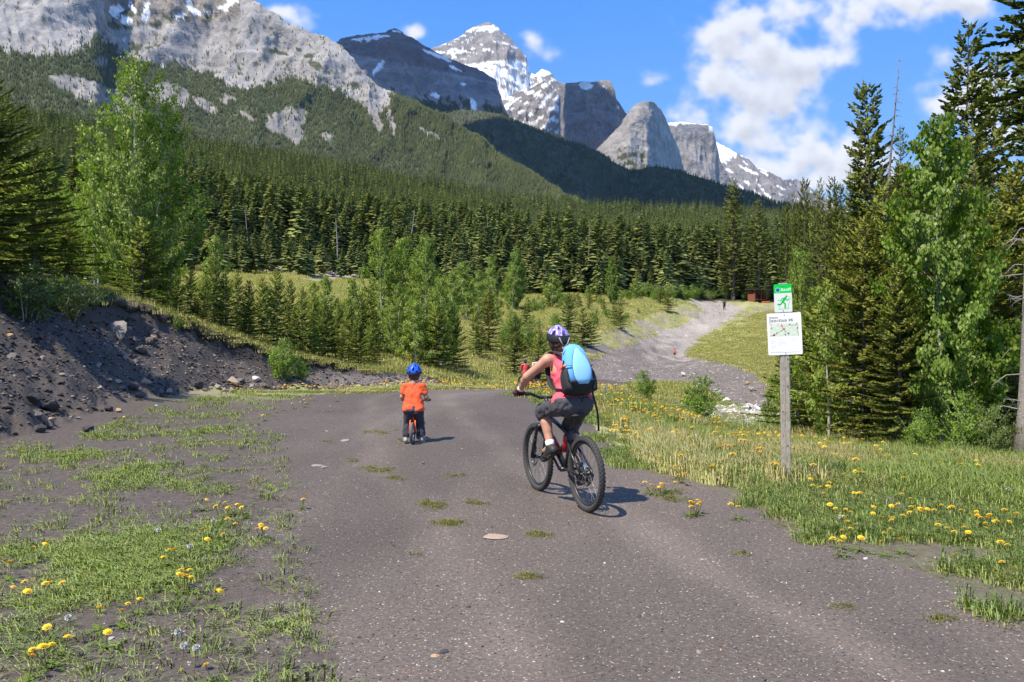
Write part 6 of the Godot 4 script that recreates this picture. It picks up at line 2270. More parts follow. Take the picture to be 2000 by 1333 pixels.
# A figure faces +x; y is up; z is its right. J holds the joints, s the overall scale of the radii.
func body_field(J: Dictionary, s: float, cell: float) -> Field:
	var b := limb_box(J.values(), 0.2 * s)
	var f := Field.new(b[0], b[1], cell)
	torso(f, J, s, 0.0)
	f.bone(J.neck, J.head - (J.head - J.neck) * 0.35, 0.052 * s, 0.05 * s, 0.03 * s)
	for e in ["l", "r"]:
		f.bone(J["sh_" + e], J["el_" + e], 0.052 * s, 0.041 * s, 0.035 * s)
		f.bone(J["el_" + e], J["wr_" + e], 0.042 * s, 0.027 * s, 0.012 * s)
		var mid: Vector3 = (J["el_" + e] as Vector3).lerp(J["wr_" + e], 0.3)
		f.bone(mid, mid, 0.042 * s, 0.042 * s, 0.02 * s)
		f.bone(J["hip_" + e], J["kn_" + e], 0.092 * s, 0.058 * s, 0.03 * s)
		f.bone(J["kn_" + e], J["an_" + e], 0.056 * s, 0.036 * s, 0.015 * s)
		var calf: Vector3 = (J["kn_" + e] as Vector3).lerp(J["an_" + e], 0.32) - Vector3(0.018 * s, 0, 0)
		f.bone(calf, calf.lerp(J["an_" + e], 0.3), 0.054 * s, 0.042 * s, 0.02 * s)
		f.bone(J["an_" + e], J["toe_" + e], 0.036 * s, 0.026 * s, 0.015 * s)
	return f

func torso(f: Field, J: Dictionary, s: float, grow: float) -> void:
	var hip: Vector3 = (J.hip_l + J.hip_r) * 0.5
	var ch: Vector3 = J.chest
	var waist: Vector3 = hip.lerp(ch, 0.48)
	f.bone(J.hip_l, J.hip_r, 0.105 * s + grow, 0.105 * s + grow, 0.04 * s)
	f.bone(hip, waist, 0.112 * s + grow, 0.094 * s + grow, 0.05 * s)
	f.bone(waist + Vector3(0, 0, -0.02 * s), ch + Vector3(0, 0, -0.036 * s), 0.09 * s + grow, 0.097 * s + grow, 0.05 * s)
	f.bone(waist + Vector3(0, 0, 0.02 * s), ch + Vector3(0, 0, 0.036 * s), 0.09 * s + grow, 0.097 * s + grow, 0.05 * s)
	f.bone((J.sh_l as Vector3).lerp(J.neck, 0.12), (J.sh_r as Vector3).lerp(J.neck, 0.12), 0.056 * s + grow, 0.056 * s + grow, 0.06 * s)
	f.bone(ch, J.neck, 0.085 * s + grow, 0.052 * s + grow, 0.04 * s)

func head_mesh(mb: Mb, c: Vector3, fwd: Vector3, s: float, cell: float) -> void:
	# skull, jaw, nose, lips, ears and eye sockets in a finer grid of its own
	fwd = fwd.normalized()
	var side := fwd.cross(Vector3.UP).normalized()
	var up := side.cross(fwd)
	var f := Field.new(c - Vector3.ONE * 0.155 * s, c + Vector3.ONE * 0.155 * s, cell)
	f.bone(c - fwd * 0.02 * s + up * 0.03 * s, c + fwd * 0.02 * s + up * 0.03 * s, 0.086 * s, 0.08 * s, 0.02 * s)
	f.bone(c + fwd * 0.03 * s - up * 0.01 * s, c + fwd * 0.055 * s - up * 0.085 * s, 0.066 * s, 0.032 * s, 0.03 * s)
	f.bone(c + fwd * 0.094 * s + up * 0.015 * s, c + fwd * 0.112 * s - up * 0.025 * s, 0.011 * s, 0.015 * s, 0.012 * s)
	f.bone(c + fwd * 0.088 * s - up * 0.058 * s - side * 0.018 * s, c + fwd * 0.088 * s - up * 0.058 * s + side * 0.018 * s, 0.009 * s, 0.009 * s, 0.006 * s)
	for e in [-1.0, 1.0]:
		f.bone(c + side * e * 0.082 * s + up * 0.02 * s, c + side * e * 0.084 * s - fwd * 0.006 * s - up * 0.03 * s, 0.015 * s, 0.01 * s, 0.008 * s)
		f.bone(c + fwd * 0.078 * s + up * 0.018 * s + side * e * 0.032 * s, c + fwd * 0.078 * s + up * 0.018 * s + side * e * 0.034 * s, 0.014 * s, 0.014 * s, 0.004 * s)
	f.bone(c - up * 0.06 * s - fwd * 0.02 * s, c - up * 0.14 * s - fwd * 0.035 * s, 0.055 * s, 0.052 * s, 0.02 * s)
	f.mesh_into(mb)

func hand_mesh(mb: Mb, wrist: Vector3, grip: Vector3, axis: Vector3, s: float, bar: float, cell: float) -> void:
	# a hand closed round a bar at grip whose direction axis points to the thumb side
	axis = axis.normalized()
	var to := (grip - wrist)
	to = (to - axis * to.dot(axis)).normalized()
	var up := to.cross(axis).normalized()
	if up.y < 0.0:
		up = -up
	var f := Field.new(grip - Vector3.ONE * 0.1 * s, grip + Vector3.ONE * 0.1 * s, cell)
	var R := bar + 0.009 * s
	var knuckle := grip + up * R * 1.1 - to * 0.012 * s
	f.bone(wrist.lerp(grip, 0.55) + up * 0.01 * s - axis * 0.016 * s, knuckle - axis * 0.03 * s, 0.02 * s, 0.014 * s, 0.012 * s)
	f.bone(wrist.lerp(grip, 0.55) + up * 0.01 * s + axis * 0.016 * s, knuckle + axis * 0.03 * s, 0.02 * s, 0.014 * s, 0.012 * s)
	for k in 4:
		var o := axis * (0.033 - 0.0215 * k) * s
		var r: float = [0.0092, 0.0096, 0.0092, 0.0078][k] * s
		var reach: float = [0.95, 1.05, 1.0, 0.85][k]
		var a := knuckle + o
		var b := grip + o + to * R * 1.15 * reach + up * R * 0.75
		var c := grip + o + to * R * 1.05 * reach - up * R * 0.7
		var e := grip + o + to * R * 0.1 - up * R * 1.1
		f.bone(a, b, r * 1.1, r, 0.004 * s)
		f.bone(b, c, r, r * 0.92, 0.003 * s)
		f.bone(c, e, r * 0.92, r * 0.8, 0.003 * s)
	# the thumb leaves the side of the palm and closes under the bar
	var t0 := wrist.lerp(grip, 0.7) + axis * 0.03 * s
	var t1 := grip + axis * 0.05 * s - to * R * 0.7 - up * R * 0.3
	var t2 := grip + axis * 0.042 * s + to * R * 0.1 - up * R * 1.15
	f.bone(t0, t1, 0.0125 * s, 0.011 * s, 0.008 * s)
	f.bone(t1, t2, 0.011 * s, 0.009 * s, 0.003 * s)
	f.mesh_into(mb)

func open_hand(mb: Mb, wrist: Vector3, dir: Vector3, inward: Vector3, s: float, cell: float) -> void:
	# a relaxed hand that hangs from the wrist
	dir = dir.normalized()
	inward = (inward - dir * inward.dot(dir)).normalized()
	var across := dir.cross(inward).normalized()
	var f := Field.new(wrist - Vector3.ONE * 0.2 * s, wrist + Vector3.ONE * 0.2 * s, cell)
	var kn := wrist + dir * 0.085 * s
	f.bone(wrist, kn - across * 0.028 * s, 0.02 * s, 0.014 * s, 0.015 * s)
	f.bone(wrist, kn + across * 0.028 * s, 0.02 * s, 0.014 * s, 0.015 * s)
	for k in 4:
		var a := kn + across * (0.033 - 0.022 * k) * s
		var L: float = [0.07, 0.08, 0.074, 0.06][k] * s
		var b := a + (dir + inward * 0.25).normalized() * L * 0.55
		f.bone(a, b, 0.0095 * s, 0.0088 * s, 0.004 * s)
		f.bone(b, b + (dir + inward * 0.8).normalized() * L * 0.5, 0.0088 * s, 0.007 * s, 0.003 * s)
	f.bone(wrist + dir * 0.03 * s + across * 0.025 * s, wrist + dir * 0.065 * s + across * 0.055 * s + inward * 0.02 * s, 0.012 * s, 0.01 * s, 0.006 * s)
	f.bone(wrist + dir * 0.065 * s + across * 0.055 * s + inward * 0.02 * s, wrist + dir * 0.095 * s + across * 0.055 * s + inward * 0.035 * s, 0.01 * s, 0.008 * s, 0.003 * s)
	f.mesh_into(mb)

func shirt_mesh(J: Dictionary, s: float, cell: float, sleeve: float, hem: Vector3, hem_n: Vector3, neck_cut: float, grow := 0.012, hang := 0.0) -> ArrayMesh:
	var b := limb_box([J.hip_l, J.hip_r, J.sh_l, J.sh_r, J.neck, J.el_l if sleeve > 0.0 else J.sh_l, J.el_r if sleeve > 0.0 else J.sh_r], 0.18 * s)
	var f := Field.new(b[0], b[1], cell)
	torso(f, J, s, grow)
	if hang > 0.0:
		var lowp: Vector3 = (J.hip_l + J.hip_r) * 0.5
		f.bone(lowp + Vector3(0, 0, -hang), lowp + Vector3(0, 0, hang), 0.13 * s, 0.13 * s, 0.05 * s)
		f.bone(lowp + Vector3(0, 0, -hang * 0.9), J.chest + Vector3(0, 0, -hang), 0.13 * s, 0.12 * s, 0.05 * s)
		f.bone(lowp + Vector3(0, 0, hang * 0.9), J.chest + Vector3(0, 0, hang), 0.13 * s, 0.12 * s, 0.05 * s)
	if sleeve > 0.0:
		for e in ["l", "r"]:
			var to: Vector3 = (J["sh_" + e] as Vector3).lerp(J["el_" + e], sleeve)
			f.bone(J["sh_" + e], to, 0.07 * s, 0.068 * s, 0.04 * s)
	f.ripple(noise(9, 11.0, 3), 0.017 * s)
	f.cut(hem, hem_n)
	var up: Vector3 = (J.neck - J.chest).normalized()
	f.cut(J.neck + up * neck_cut * s, up)
	if sleeve > 0.0:
		for e in ["l", "r"]:
			var d: Vector3 = (J["el_" + e] - J["sh_" + e]).normalized()
			var far: Vector3 = (J["sh_" + e] as Vector3).lerp(J["el_" + e], sleeve)
			# trims the round end of the sleeve only
			var g := limb_box([far], 0.1 * s)
			for z in f.nz:
				for y in f.ny:
					for x in f.nx:
						var p := f.lo + Vector3(x, y, z) * f.cell
						if p.distance_squared_to(far) < 0.02 * s * s:
							f.f[(z * f.ny + y) * f.nx + x] = maxf(f.f[(z * f.ny + y) * f.nx + x], (p - far).dot(d))
	else:
		# arm holes of a sleeveless top
		for e in ["l", "r"]:
			var sg := -1.0 if e == "l" else 1.0
			var o: Vector3 = (J["sh_" + e] as Vector3).lerp(J.neck, 0.3)
			for z in f.nz:
				for y in f.ny:
					for x in f.nx:
						var p := f.lo + Vector3(x, y, z) * f.cell
						if p.y > J.chest.y + 0.0 * s:
							f.f[(z * f.ny + y) * f.nx + x] = maxf(f.f[(z * f.ny + y) * f.nx + x], (p.z - o.z) * sg)
	return finish_field(f)

func pants_mesh(J: Dictionary, s: float, cell: float, length: float, waist_p: Vector3, waist_n: Vector3, loose: float) -> ArrayMesh:
	# length: 1 ends at the knee, 2 at the ankle
	var b := limb_box([J.hip_l, J.hip_r, J.kn_l, J.kn_r, J.an_l, J.an_r, waist_p], 0.17 * s)
	var f := Field.new(b[0], b[1], cell)
	var hip: Vector3 = (J.hip_l + J.hip_r) * 0.5
	f.bone(J.hip_l, J.hip_r, 0.108 * s + loose, 0.108 * s + loose, 0.04 * s)
	f.bone(hip, hip.lerp(J.chest, 0.35), 0.122 * s + loose * 0.6, 0.112 * s + loose * 0.4, 0.05 * s)
	f.bone(hip + Vector3(-0.05, -0.02, -0.055) * s, hip + Vector3(-0.05, -0.02, -0.055) * s, 0.1 * s, 0.1 * s, 0.04 * s)
	f.bone(hip + Vector3(-0.05, -0.02, 0.055) * s, hip + Vector3(-0.05, -0.02, 0.055) * s, 0.1 * s, 0.1 * s, 0.04 * s)
	for e in ["l", "r"]:
		f.bone(J["hip_" + e], J["kn_" + e], 0.098 * s + loose, 0.068 * s + loose, 0.03 * s)
		if length > 1.0:
			var to: Vector3 = (J["kn_" + e] as Vector3).lerp(J["an_" + e], length - 1.0)
			f.bone(J["kn_" + e], to, 0.066 * s + loose, 0.058 * s + loose, 0.02 * s)
	f.ripple(noise(12, 11.0, 3), 0.02 * s)
	f.cut(waist_p, waist_n)
	for e in ["l", "r"]:
		var a: Vector3 = J["hip_" + e] if length <= 1.0 else J["kn_" + e]
		var c: Vector3 = J["kn_" + e] if length <= 1.0 else J["an_" + e]
		var q := a.lerp(c, length if length <= 1.0 else length - 1.0)
		var d := (c - a).normalized()
		for z in f.nz:
			for y in f.ny:
				for x in f.nx:
					var p := f.lo + Vector3(x, y, z) * f.cell
					if p.distance_squared_to(q) < 0.025 * s * s:
						f.f[(z * f.ny + y) * f.nx + x] = maxf(f.f[(z * f.ny + y) * f.nx + x], (p - q).dot(d))
	return finish_field(f)

func shoe_mesh(an: Vector3, toe: Vector3, s: float, sole: bool) -> ArrayMesh:
	var dir := Vector3(toe.x - an.x, toe.y - an.y, toe.z - an.z).normalized()
	var side := dir.cross(Vector3.UP).normalized()
	var up := side.cross(dir).normalized()
	var f := Field.new((an.min(toe)) - Vector3.ONE * 0.13 * s, (an.max(toe)) + Vector3.ONE * 0.13 * s, 0.008 * maxf(s, 0.8))
	var heel := an - dir * 0.045 * s - up * 0.06 * s
	var tip := heel + dir * 0.235 * s
	if sole:
		f.bone(heel + dir * 0.02 * s - up * 0.02 * s, tip - dir * 0.02 * s - up * 0.018 * s, 0.036 * s, 0.036 * s, 0.01)
		f.cut(heel - up * 0.014 * s, up)
		f.cut(heel - up * 0.036 * s, -up)
	else:
		f.bone(heel + up * 0.008 * s, tip - up * 0.004 * s, 0.041 * s, 0.034 * s, 0.03 * s)
		f.bone(heel + up * 0.01 * s, an + up * 0.0 * s, 0.04 * s, 0.042 * s, 0.03 * s)
		f.bone(an + dir * 0.01 * s, heel + dir * 0.14 * s + up * 0.014 * s, 0.038 * s, 0.03 * s, 0.03 * s)
		f.cut(heel - up * 0.02 * s, -up)
		f.cut(an + up * 0.025 * s, up)
	return finish_field(f)

func helmet_shell(c: Vector3, fwd: Vector3, s: float, low_row := 12, tones := []) -> Array:
	# (shell with vents, inner band): the shell is a dome of ribs, the vents between them are open down to the dark liner
	fwd = fwd.normalized()
	var side := fwd.cross(Vector3.UP).normalized()
	var up := side.cross(fwd).normalized()
	var shell := Mb.new()
	var liner := Mb.new()
	var lower := Mb.new()
	var rows := 14
	var cols := 44
	var P := func(i: int, j: int, grow: float) -> Vector3:
		var th := (PI * 0.56) * i / rows
		var ph := TAU * j / cols
		var k := 1.0 - 0.05 * cos(ph * 2.0)
		var q := fwd * cos(ph) * sin(th) * 0.135 * (1.0 + 0.08 * cos(ph)) + side * sin(ph) * sin(th) * 0.108 * k + up * cos(th) * 0.118
		var drop := -0.02 * (1.0 + cos(ph + PI)) * sin(th)
		return c + (q * grow + up * (drop + 0.028)) * s
	for i in rows:
		for j in cols:
			var a: Vector3 = P.call(i, j, 1.0)
			# long vents in rows between the ribs
			var ring := (j % 4 == 1 or j % 4 == 2)
			var open := ring and (i in [2, 3, 4] or i in [6, 7, 8] or i == 10) and (j / 4 + i / 5) % 2 == 0
			var g := 1.0
			if tones.size():
				shell.col = tones[1] if sin(i * 2.3 + j * 0.9) + sin(j * 1.7 - i) > 0.75 else tones[0]
			if i >= low_row:
				lower.quad(a, P.call(i, j + 1, g), P.call(i + 1, j + 1, g), P.call(i + 1, j, g))
				liner.quad(P.call(i, j, 0.88), P.call(i, j + 1, 0.88), P.call(i + 1, j + 1, 0.88), P.call(i + 1, j, 0.88))
			elif not open:
				shell.quad(a, P.call(i, j + 1, g), P.call(i + 1, j + 1, g), P.call(i + 1, j, g))
				liner.quad(P.call(i, j, 0.88), P.call(i, j + 1, 0.88), P.call(i + 1, j + 1, 0.88), P.call(i + 1, j, 0.88))
			else:
				liner.quad(P.call(i, j, 0.88), P.call(i, j + 1, 0.88), P.call(i + 1, j + 1, 0.88), P.call(i + 1, j, 0.88))
				# walls of the vent
				for e in [[0, 0, 0, 1], [1, 0, 1, 1], [0, 0, 1, 0], [0, 1, 1, 1]]:
					shell.quad(P.call(i + e[0], j + e[1], 1.0), P.call(i + e[2], j + e[3], 1.0), P.call(i + e[2], j + e[3], 0.9), P.call(i + e[0], j + e[1], 0.9))
	for j in cols:
		lower.quad(P.call(rows, j, 1.0), P.call(rows, j + 1, 1.0), P.call(rows, j + 1, 0.88), P.call(rows, j, 0.88))
	return [shell.mesh(true), liner.mesh(true), lower.mesh(true)]

func wearing(parent: Node3D, called: String, mesh: ArrayMesh, m: Material, label := "") -> MeshInstance3D:
	var o := obj(called, mesh, m, parent)
	if label:
		o.set_meta("label", label)
	return o

func cloth(c: Color, rough := 0.85) -> StandardMaterial3D:
	var m := mat(c, rough)
	m.rim_enabled = true
	m.rim = 0.2
	m.rim_tint = 0.6
	return m

# ---------------------------------------------------------------- bicycles and their riders

func frame_at(where: Vector3, heading: Vector3, lean := 0.0) -> Transform3D:
	# local x runs along the heading, y up, z to the right
	var h := heading.normalized()
	var z := h.cross(Vector3.UP).normalized()
	var b := Basis(h, z.cross(h).normalized(), z)
	return Transform3D(b * Basis(Vector3.RIGHT, lean), where)

func rod(parent: Node3D, called: String, pts: Array, rad: Array, m: Material, sides := 10) -> MeshInstance3D:
	var mb := Mb.new()
	mb.tube(pts, rad, sides)
	return obj(called, mb.mesh(true), m, parent)

func wheel(parent: Node3D, o: Vector3, R: float, tyre_r: float, spokes: int, knobs: int, rotor: float, m: Dictionary) -> void:
	var ax := Vector3(0, 0, 1)
	var ty := Mb.new()
	ty.torus(o, ax, R - tyre_r, tyre_r, 64, 12, 1.0)
	var w := obj("wheel", ty.mesh(true), m.tyre, parent)
	if knobs > 0:
		var kn := Mb.new()
		for k in knobs:
			for row in 4:
				var a := TAU * (k + 0.5 * (row % 2)) / knobs
				var tilt: float = [-0.95, -0.3, 0.3, 0.95][row]
				var out := Vector3(cos(a), sin(a), 0)
				var n := (out * cos(tilt) + ax * sin(tilt)).normalized()
				var along_ := Vector3(-sin(a), cos(a), 0)
				var c := o + out * (R - tyre_r) + n * (tyre_r + 0.002)
				kn.box(c, Vector3(0.014, 0.006, 0.011), Basis(along_, n, along_.cross(n)))
		obj("tyre_knobs", kn.mesh(), m.tyre, w)
	var ri := Mb.new()
	ri.torus(o, ax, R - tyre_r * 2.0 - 0.008, 0.011, 64, 8, 1.2)
	obj("rim", ri.mesh(true), m.rim, w)
	var sp := Mb.new()
	for k in spokes:
		var a := TAU * k / spokes
		var sd := 0.025 if k % 2 else -0.025
		var b := a + (0.5 if (k / 2) % 2 else -0.5)
		sp.tube([o + Vector3(cos(b) * 0.025, sin(b) * 0.025, sd), o + Vector3(cos(a), sin(a), 0) * (R - tyre_r * 2.0 - 0.01)], [0.0014], 4, false)
	obj("spokes", sp.mesh(true), m.spoke, w)
	var hb := Mb.new()
	hb.lathe(o, ax, [Vector2(0.0, -0.06), Vector2(0.012, -0.06), Vector2(0.012, -0.035), Vector2(0.03, -0.032), Vector2(0.03, -0.024), Vector2(0.016, -0.018), Vector2(0.016, 0.018), Vector2(0.03, 0.024), Vector2(0.03, 0.032), Vector2(0.012, 0.035), Vector2(0.012, 0.06), Vector2(0.0, 0.06)], 14)
	obj("hub", hb.mesh(true), m.black, w)
	if rotor > 0.0:
		var ro := Mb.new()
		ro.torus(o + Vector3(0, 0, -0.042), ax, rotor, 0.012, 40, 4, 0.12)
		for k in 6:
			var a := TAU * k / 6.0
			ro.tube([o + Vector3(cos(a) * 0.02, sin(a) * 0.02, -0.042), o + Vector3(cos(a + 0.4) * rotor, sin(a + 0.4) * rotor, -0.042)], [0.004], 4, false)
		obj("brake_disc", ro.mesh(true), m.steel, w)

func bike_mats() -> Dictionary:
	var m := {}
	m.tyre = mat(Color(0.05, 0.049, 0.048), 0.9)
	m.rim = mat(Color(0.03, 0.03, 0.032), 0.4)
	m.spoke = mat(Color(0.35, 0.35, 0.36), 0.35)
	m.spoke.metallic = 0.8
	m.black = mat(Color(0.02, 0.02, 0.022), 0.4)
	m.frame = mat(Color(0.022, 0.021, 0.024), 0.3)
	m.red = mat(Color(0.45, 0.02, 0.025), 0.35)
	m.steel = mat(Color(0.2, 0.2, 0.205), 0.4)
	m.steel.metallic = 0.9
	m.rubber = mat(Color(0.025, 0.025, 0.026), 0.8)
	m.orange = mat(Color(0.75, 0.12, 0.03), 0.35)
	return m

func mountain_bike(label: String, tr: Transform3D, m: Dictionary, knobs := 58, crank_turn := 0.745) -> Node3D:
	var b := thing("mountain_bike", label, "bicycle")
	b.transform = tr
	var rear := Vector3(0, 0.35, 0)
	var front := Vector3(1.12, 0.35, 0)
	var bb := Vector3(0.43, 0.33, 0)
	wheel(b, rear, 0.35, 0.029, 28, knobs, 0.08, m)
	wheel(b, front, 0.35, 0.029, 28, knobs, 0.08, m)
	var head_lo := Vector3(0.915, 0.73, 0)
	var head_hi := Vector3(0.872, 0.84, 0)
	var fr := Mb.new()
	fr.tube([bb, bb.lerp(head_lo, 0.5) + Vector3(0, -0.015, 0), head_lo], [0.03, 0.032, 0.03], 12)
	fr.tube([Vector3(0.32, 0.66, 0), Vector3(0.6, 0.745, 0), head_hi - Vector3(0, 0.02, 0)], [0.019, 0.021, 0.026], 12)
	fr.tube([bb, Vector3(0.3, 0.72, 0)], [0.022, 0.019], 12)
	fr.tube([head_lo - Vector3(-0.005, 0.015, 0), head_hi + Vector3(-0.005, 0.012, 0)], [0.03, 0.03], 14)
	for z in [-1.0, 1.0]:
		fr.tube([bb + Vector3(-0.03, 0.01, 0.03 * z), Vector3(0.28, 0.345, 0.058 * z), rear + Vector3(0.01, 0, 0.066 * z)], [0.015, 0.012, 0.011], 8)
		fr.tube([Vector3(0.335, 0.62, 0.022 * z), Vector3(0.2, 0.52, 0.056 * z), rear + Vector3(0, 0.012, 0.066 * z)], [0.013, 0.011, 0.011], 8)
	obj("frame", fr.mesh(true), m.frame, b)
	rod(b, "rear_shock", [Vector3(0.4, 0.6, 0), Vector3(0.55, 0.5, 0)], [0.02, 0.022], m.black)
	rod(b, "red_panel", [bb.lerp(head_lo, 0.28) + Vector3(-0.012, 0.02, 0), bb.lerp(head_lo, 0.62) + Vector3(-0.012, 0.018, 0)], [0.026, 0.026], m.red)
	rod(b, "water_bottle", [Vector3(0.415, 0.5, 0) + Vector3(0.03, 0, 0), Vector3(0.37, 0.66, 0) + Vector3(0.03, 0, 0)], [0.034, 0.034], m.red, 14)
	var fk := Mb.new()
	for z in [-1.0, 1.0]:
		fk.tube([front + Vector3(0, 0, 0.062 * z), Vector3(1.05, 0.52, 0.062 * z), Vector3(1.03, 0.56, 0.062 * z)], [0.019, 0.023, 0.02], 10)
	fk.tube([Vector3(1.028, 0.6, -0.062), Vector3(1.0, 0.69, -0.05), Vector3(1.0, 0.69, 0.05), Vector3(1.028, 0.6, 0.062)], [0.014], 8)
	obj("fork", fk.mesh(true), m.black, b)
	var stn := Mb.new()
	for z in [-1.0, 1.0]:
		stn.tube([Vector3(1.03, 0.56, 0.062 * z), Vector3(0.965, 0.69, 0.062 * z)], [0.016], 10)
	stn.tube([Vector3(0.965, 0.69, -0.08), Vector3(0.965, 0.69, 0.08)], [0.022], 8)
	obj("fork_crown", stn.mesh(true), m.frame, b)
	rod(b, "stem", [head_hi, Vector3(0.852, 0.945, 0), Vector3(0.9, 0.985, 0)], [0.02, 0.02, 0.022], m.black)
	rod(b, "handlebar", [Vector3(0.835, 1.055, -0.37), Vector3(0.86, 1.045, -0.2), Vector3(0.9, 0.988, -0.06), Vector3(0.905, 0.985, 0.06), Vector3(0.86, 1.045, 0.2), Vector3(0.835, 1.055, 0.37)].map(func(q): return q), [0.0125, 0.013, 0.016, 0.016, 0.013, 0.0125], m.black, 10)
	for z in [-1.0, 1.0]:
		rod(b, "grip", [Vector3(0.837, 1.054, 0.255 * z), Vector3(0.834, 1.056, 0.38 * z)], [0.017, 0.0165], m.rubber, 12)
		var lv := Mb.new()
		lv.box(Vector3(0.86, 1.035, 0.215 * z), Vector3(0.05, 0.035, 0.05), Basis.IDENTITY, 0.008)
		lv.tube([Vector3(0.88, 1.03, 0.22 * z), Vector3(0.91, 1.02, 0.26 * z), Vector3(0.905, 1.015, 0.34 * z)], [0.007, 0.006, 0.005], 6)
		obj("brake_lever", lv.mesh(), m.black, b)
		rod(b, "cable", [Vector3(0.885, 1.03, 0.2 * z), Vector3(0.99, 1.02, 0.12 * z), Vector3(1.0, 0.92, 0.03 * z), Vector3(0.93, 0.76, 0.035 * z)], [0.0028], m.black, 5)
	rod(b, "seat_post", [Vector3(0.3, 0.72, 0), Vector3(0.245, 0.855, 0)], [0.0155, 0.0155], m.black, 12)
	var sd := Mb.new()
	var rings := []
	for k in 9:
		var t := k / 8.0
		var w: float = [0.05, 0.074, 0.07, 0.05, 0.032, 0.024, 0.02, 0.018, 0.008][k]
		rings.append([Vector3(0.105 + 0.27 * t, 0.872 + 0.006 * cos(t * 5.0), 0), w, [0.012, 0.024, 0.026, 0.024, 0.02, 0.018, 0.017, 0.015, 0.006][k]])
	loft(sd, rings, Vector3.UP, Vector3.BACK, 14)
	obj("saddle", sd.mesh(true), m.rubber, b)
	var ck := Mb.new()
	ck.torus(bb + Vector3(0, 0, 0.045), Vector3.BACK, 0.07, 0.008, 36, 5, 0.3)
	ck.lathe(bb, Vector3.BACK, [Vector2(0, -0.06), Vector2(0.024, -0.06), Vector2(0.024, 0.06), Vector2(0, 0.06)], 14)
	for k in 4:
		var a := TAU * k / 4.0
		ck.tube([bb + Vector3(0, 0, 0.045), bb + Vector3(cos(a) * 0.07, sin(a) * 0.07, 0.045)], [0.006], 5)
	var dir := Vector3(cos(crank_turn), sin(crank_turn), 0)
	ck.tube([bb + Vector3(0, 0, -0.07), bb + dir * 0.17 + Vector3(0, 0, -0.085)], [0.014, 0.011], 8)
	ck.tube([bb + Vector3(0, 0, 0.07), bb - dir * 0.17 + Vector3(0, 0, 0.085)], [0.014, 0.011], 8)
	obj("crank", ck.mesh(true), m.black, b)
	for z in [-1.0, 1.0]:
		var pd := Mb.new()
		var c: Vector3 = bb + dir * 0.17 * (-z) + Vector3(0, 0, 0.135 * z)
		pd.box(c + Vector3(0.045, 0, 0), Vector3(0.012, 0.018, 0.09), Basis.IDENTITY, 0.003)
		pd.box(c - Vector3(0.045, 0, 0), Vector3(0.012, 0.018, 0.09), Basis.IDENTITY, 0.003)
		pd.box(c + Vector3(0, 0, 0.04), Vector3(0.078, 0.017, 0.012), Basis.IDENTITY, 0.003)
		pd.box(c - Vector3(0, 0, 0.04), Vector3(0.078, 0.017, 0.012), Basis.IDENTITY, 0.003)
		pd.box(c, Vector3(0.078, 0.012, 0.02), Basis.IDENTITY, 0.003)
		obj("pedal", pd.mesh(), m.black, b)
		var rf := Mb.new()
		rf.box(c - Vector3(0.053, 0, 0), Vector3(0.005, 0.016, 0.06))
		obj("reflector", rf.mesh(), m.orange, b)
	var cs := Mb.new()
	for k in 7:
		cs.torus(rear + Vector3(0, 0, 0.03 + 0.005 * k), Vector3.BACK, 0.055 - 0.0055 * k, 0.004, 26, 4, 0.4)
	obj("cassette", cs.mesh(true), m.steel, b)
	rod(b, "derailleur", [rear + Vector3(0, -0.01, 0.075), rear + Vector3(0.015, -0.075, 0.06), rear + Vector3(0.06, -0.12, 0.05)], [0.011, 0.014, 0.012], m.black, 8)
	rod(b, "chain", [rear + Vector3(0.01, 0.05, 0.045), bb + Vector3(0, 0.07, 0.045), bb + Vector3(0.07, 0, 0.045), bb + Vector3(0, -0.07, 0.045), rear + Vector3(0.06, -0.13, 0.045), rear + Vector3(0.02, -0.06, 0.045)], [0.0045], m.steel, 5)
	var cal := Mb.new()
	cal.box(rear + Vector3(0.02, 0.095, -0.045), Vector3(0.06, 0.035, 0.035), Basis.IDENTITY, 0.006)
	cal.box(front + Vector3(-0.05, 0.09, -0.05), Vector3(0.035, 0.06, 0.03), Basis.IDENTITY, 0.006)
	obj("brake_caliper", cal.mesh(), m.black, b)
	return b

func loft(mb: Mb, rings: Array, up: Vector3, side: Vector3, sides := 16, power := 2.0) -> void:
	# rings: [centre, half width along side, half height along up]
	var last := -1
	var start := mb.v.size()
	for q in rings:
		var first := mb.v.size()
		for s in sides:
			var a := TAU * s / sides
			var c := signf(cos(a)) * pow(absf(cos(a)), 2.0 / power)
			var d := signf(sin(a)) * pow(absf(sin(a)), 2.0 / power)
			mb.p(q[0] + side * c * q[1] + up * d * q[2])
		if last >= 0:
			mb.ring_join(last, first, sides)
		last = first
	for e in [0, rings.size() - 1]:
		var m := mb.p(rings[e][0])
		var first: int = start + e * sides
		for s in sides:
			if e == 0:
				mb.i.append_array([m, first + s, first + (s + 1) % sides])
			else:
				mb.i.append_array([m, first + (s + 1) % sides, first + s])

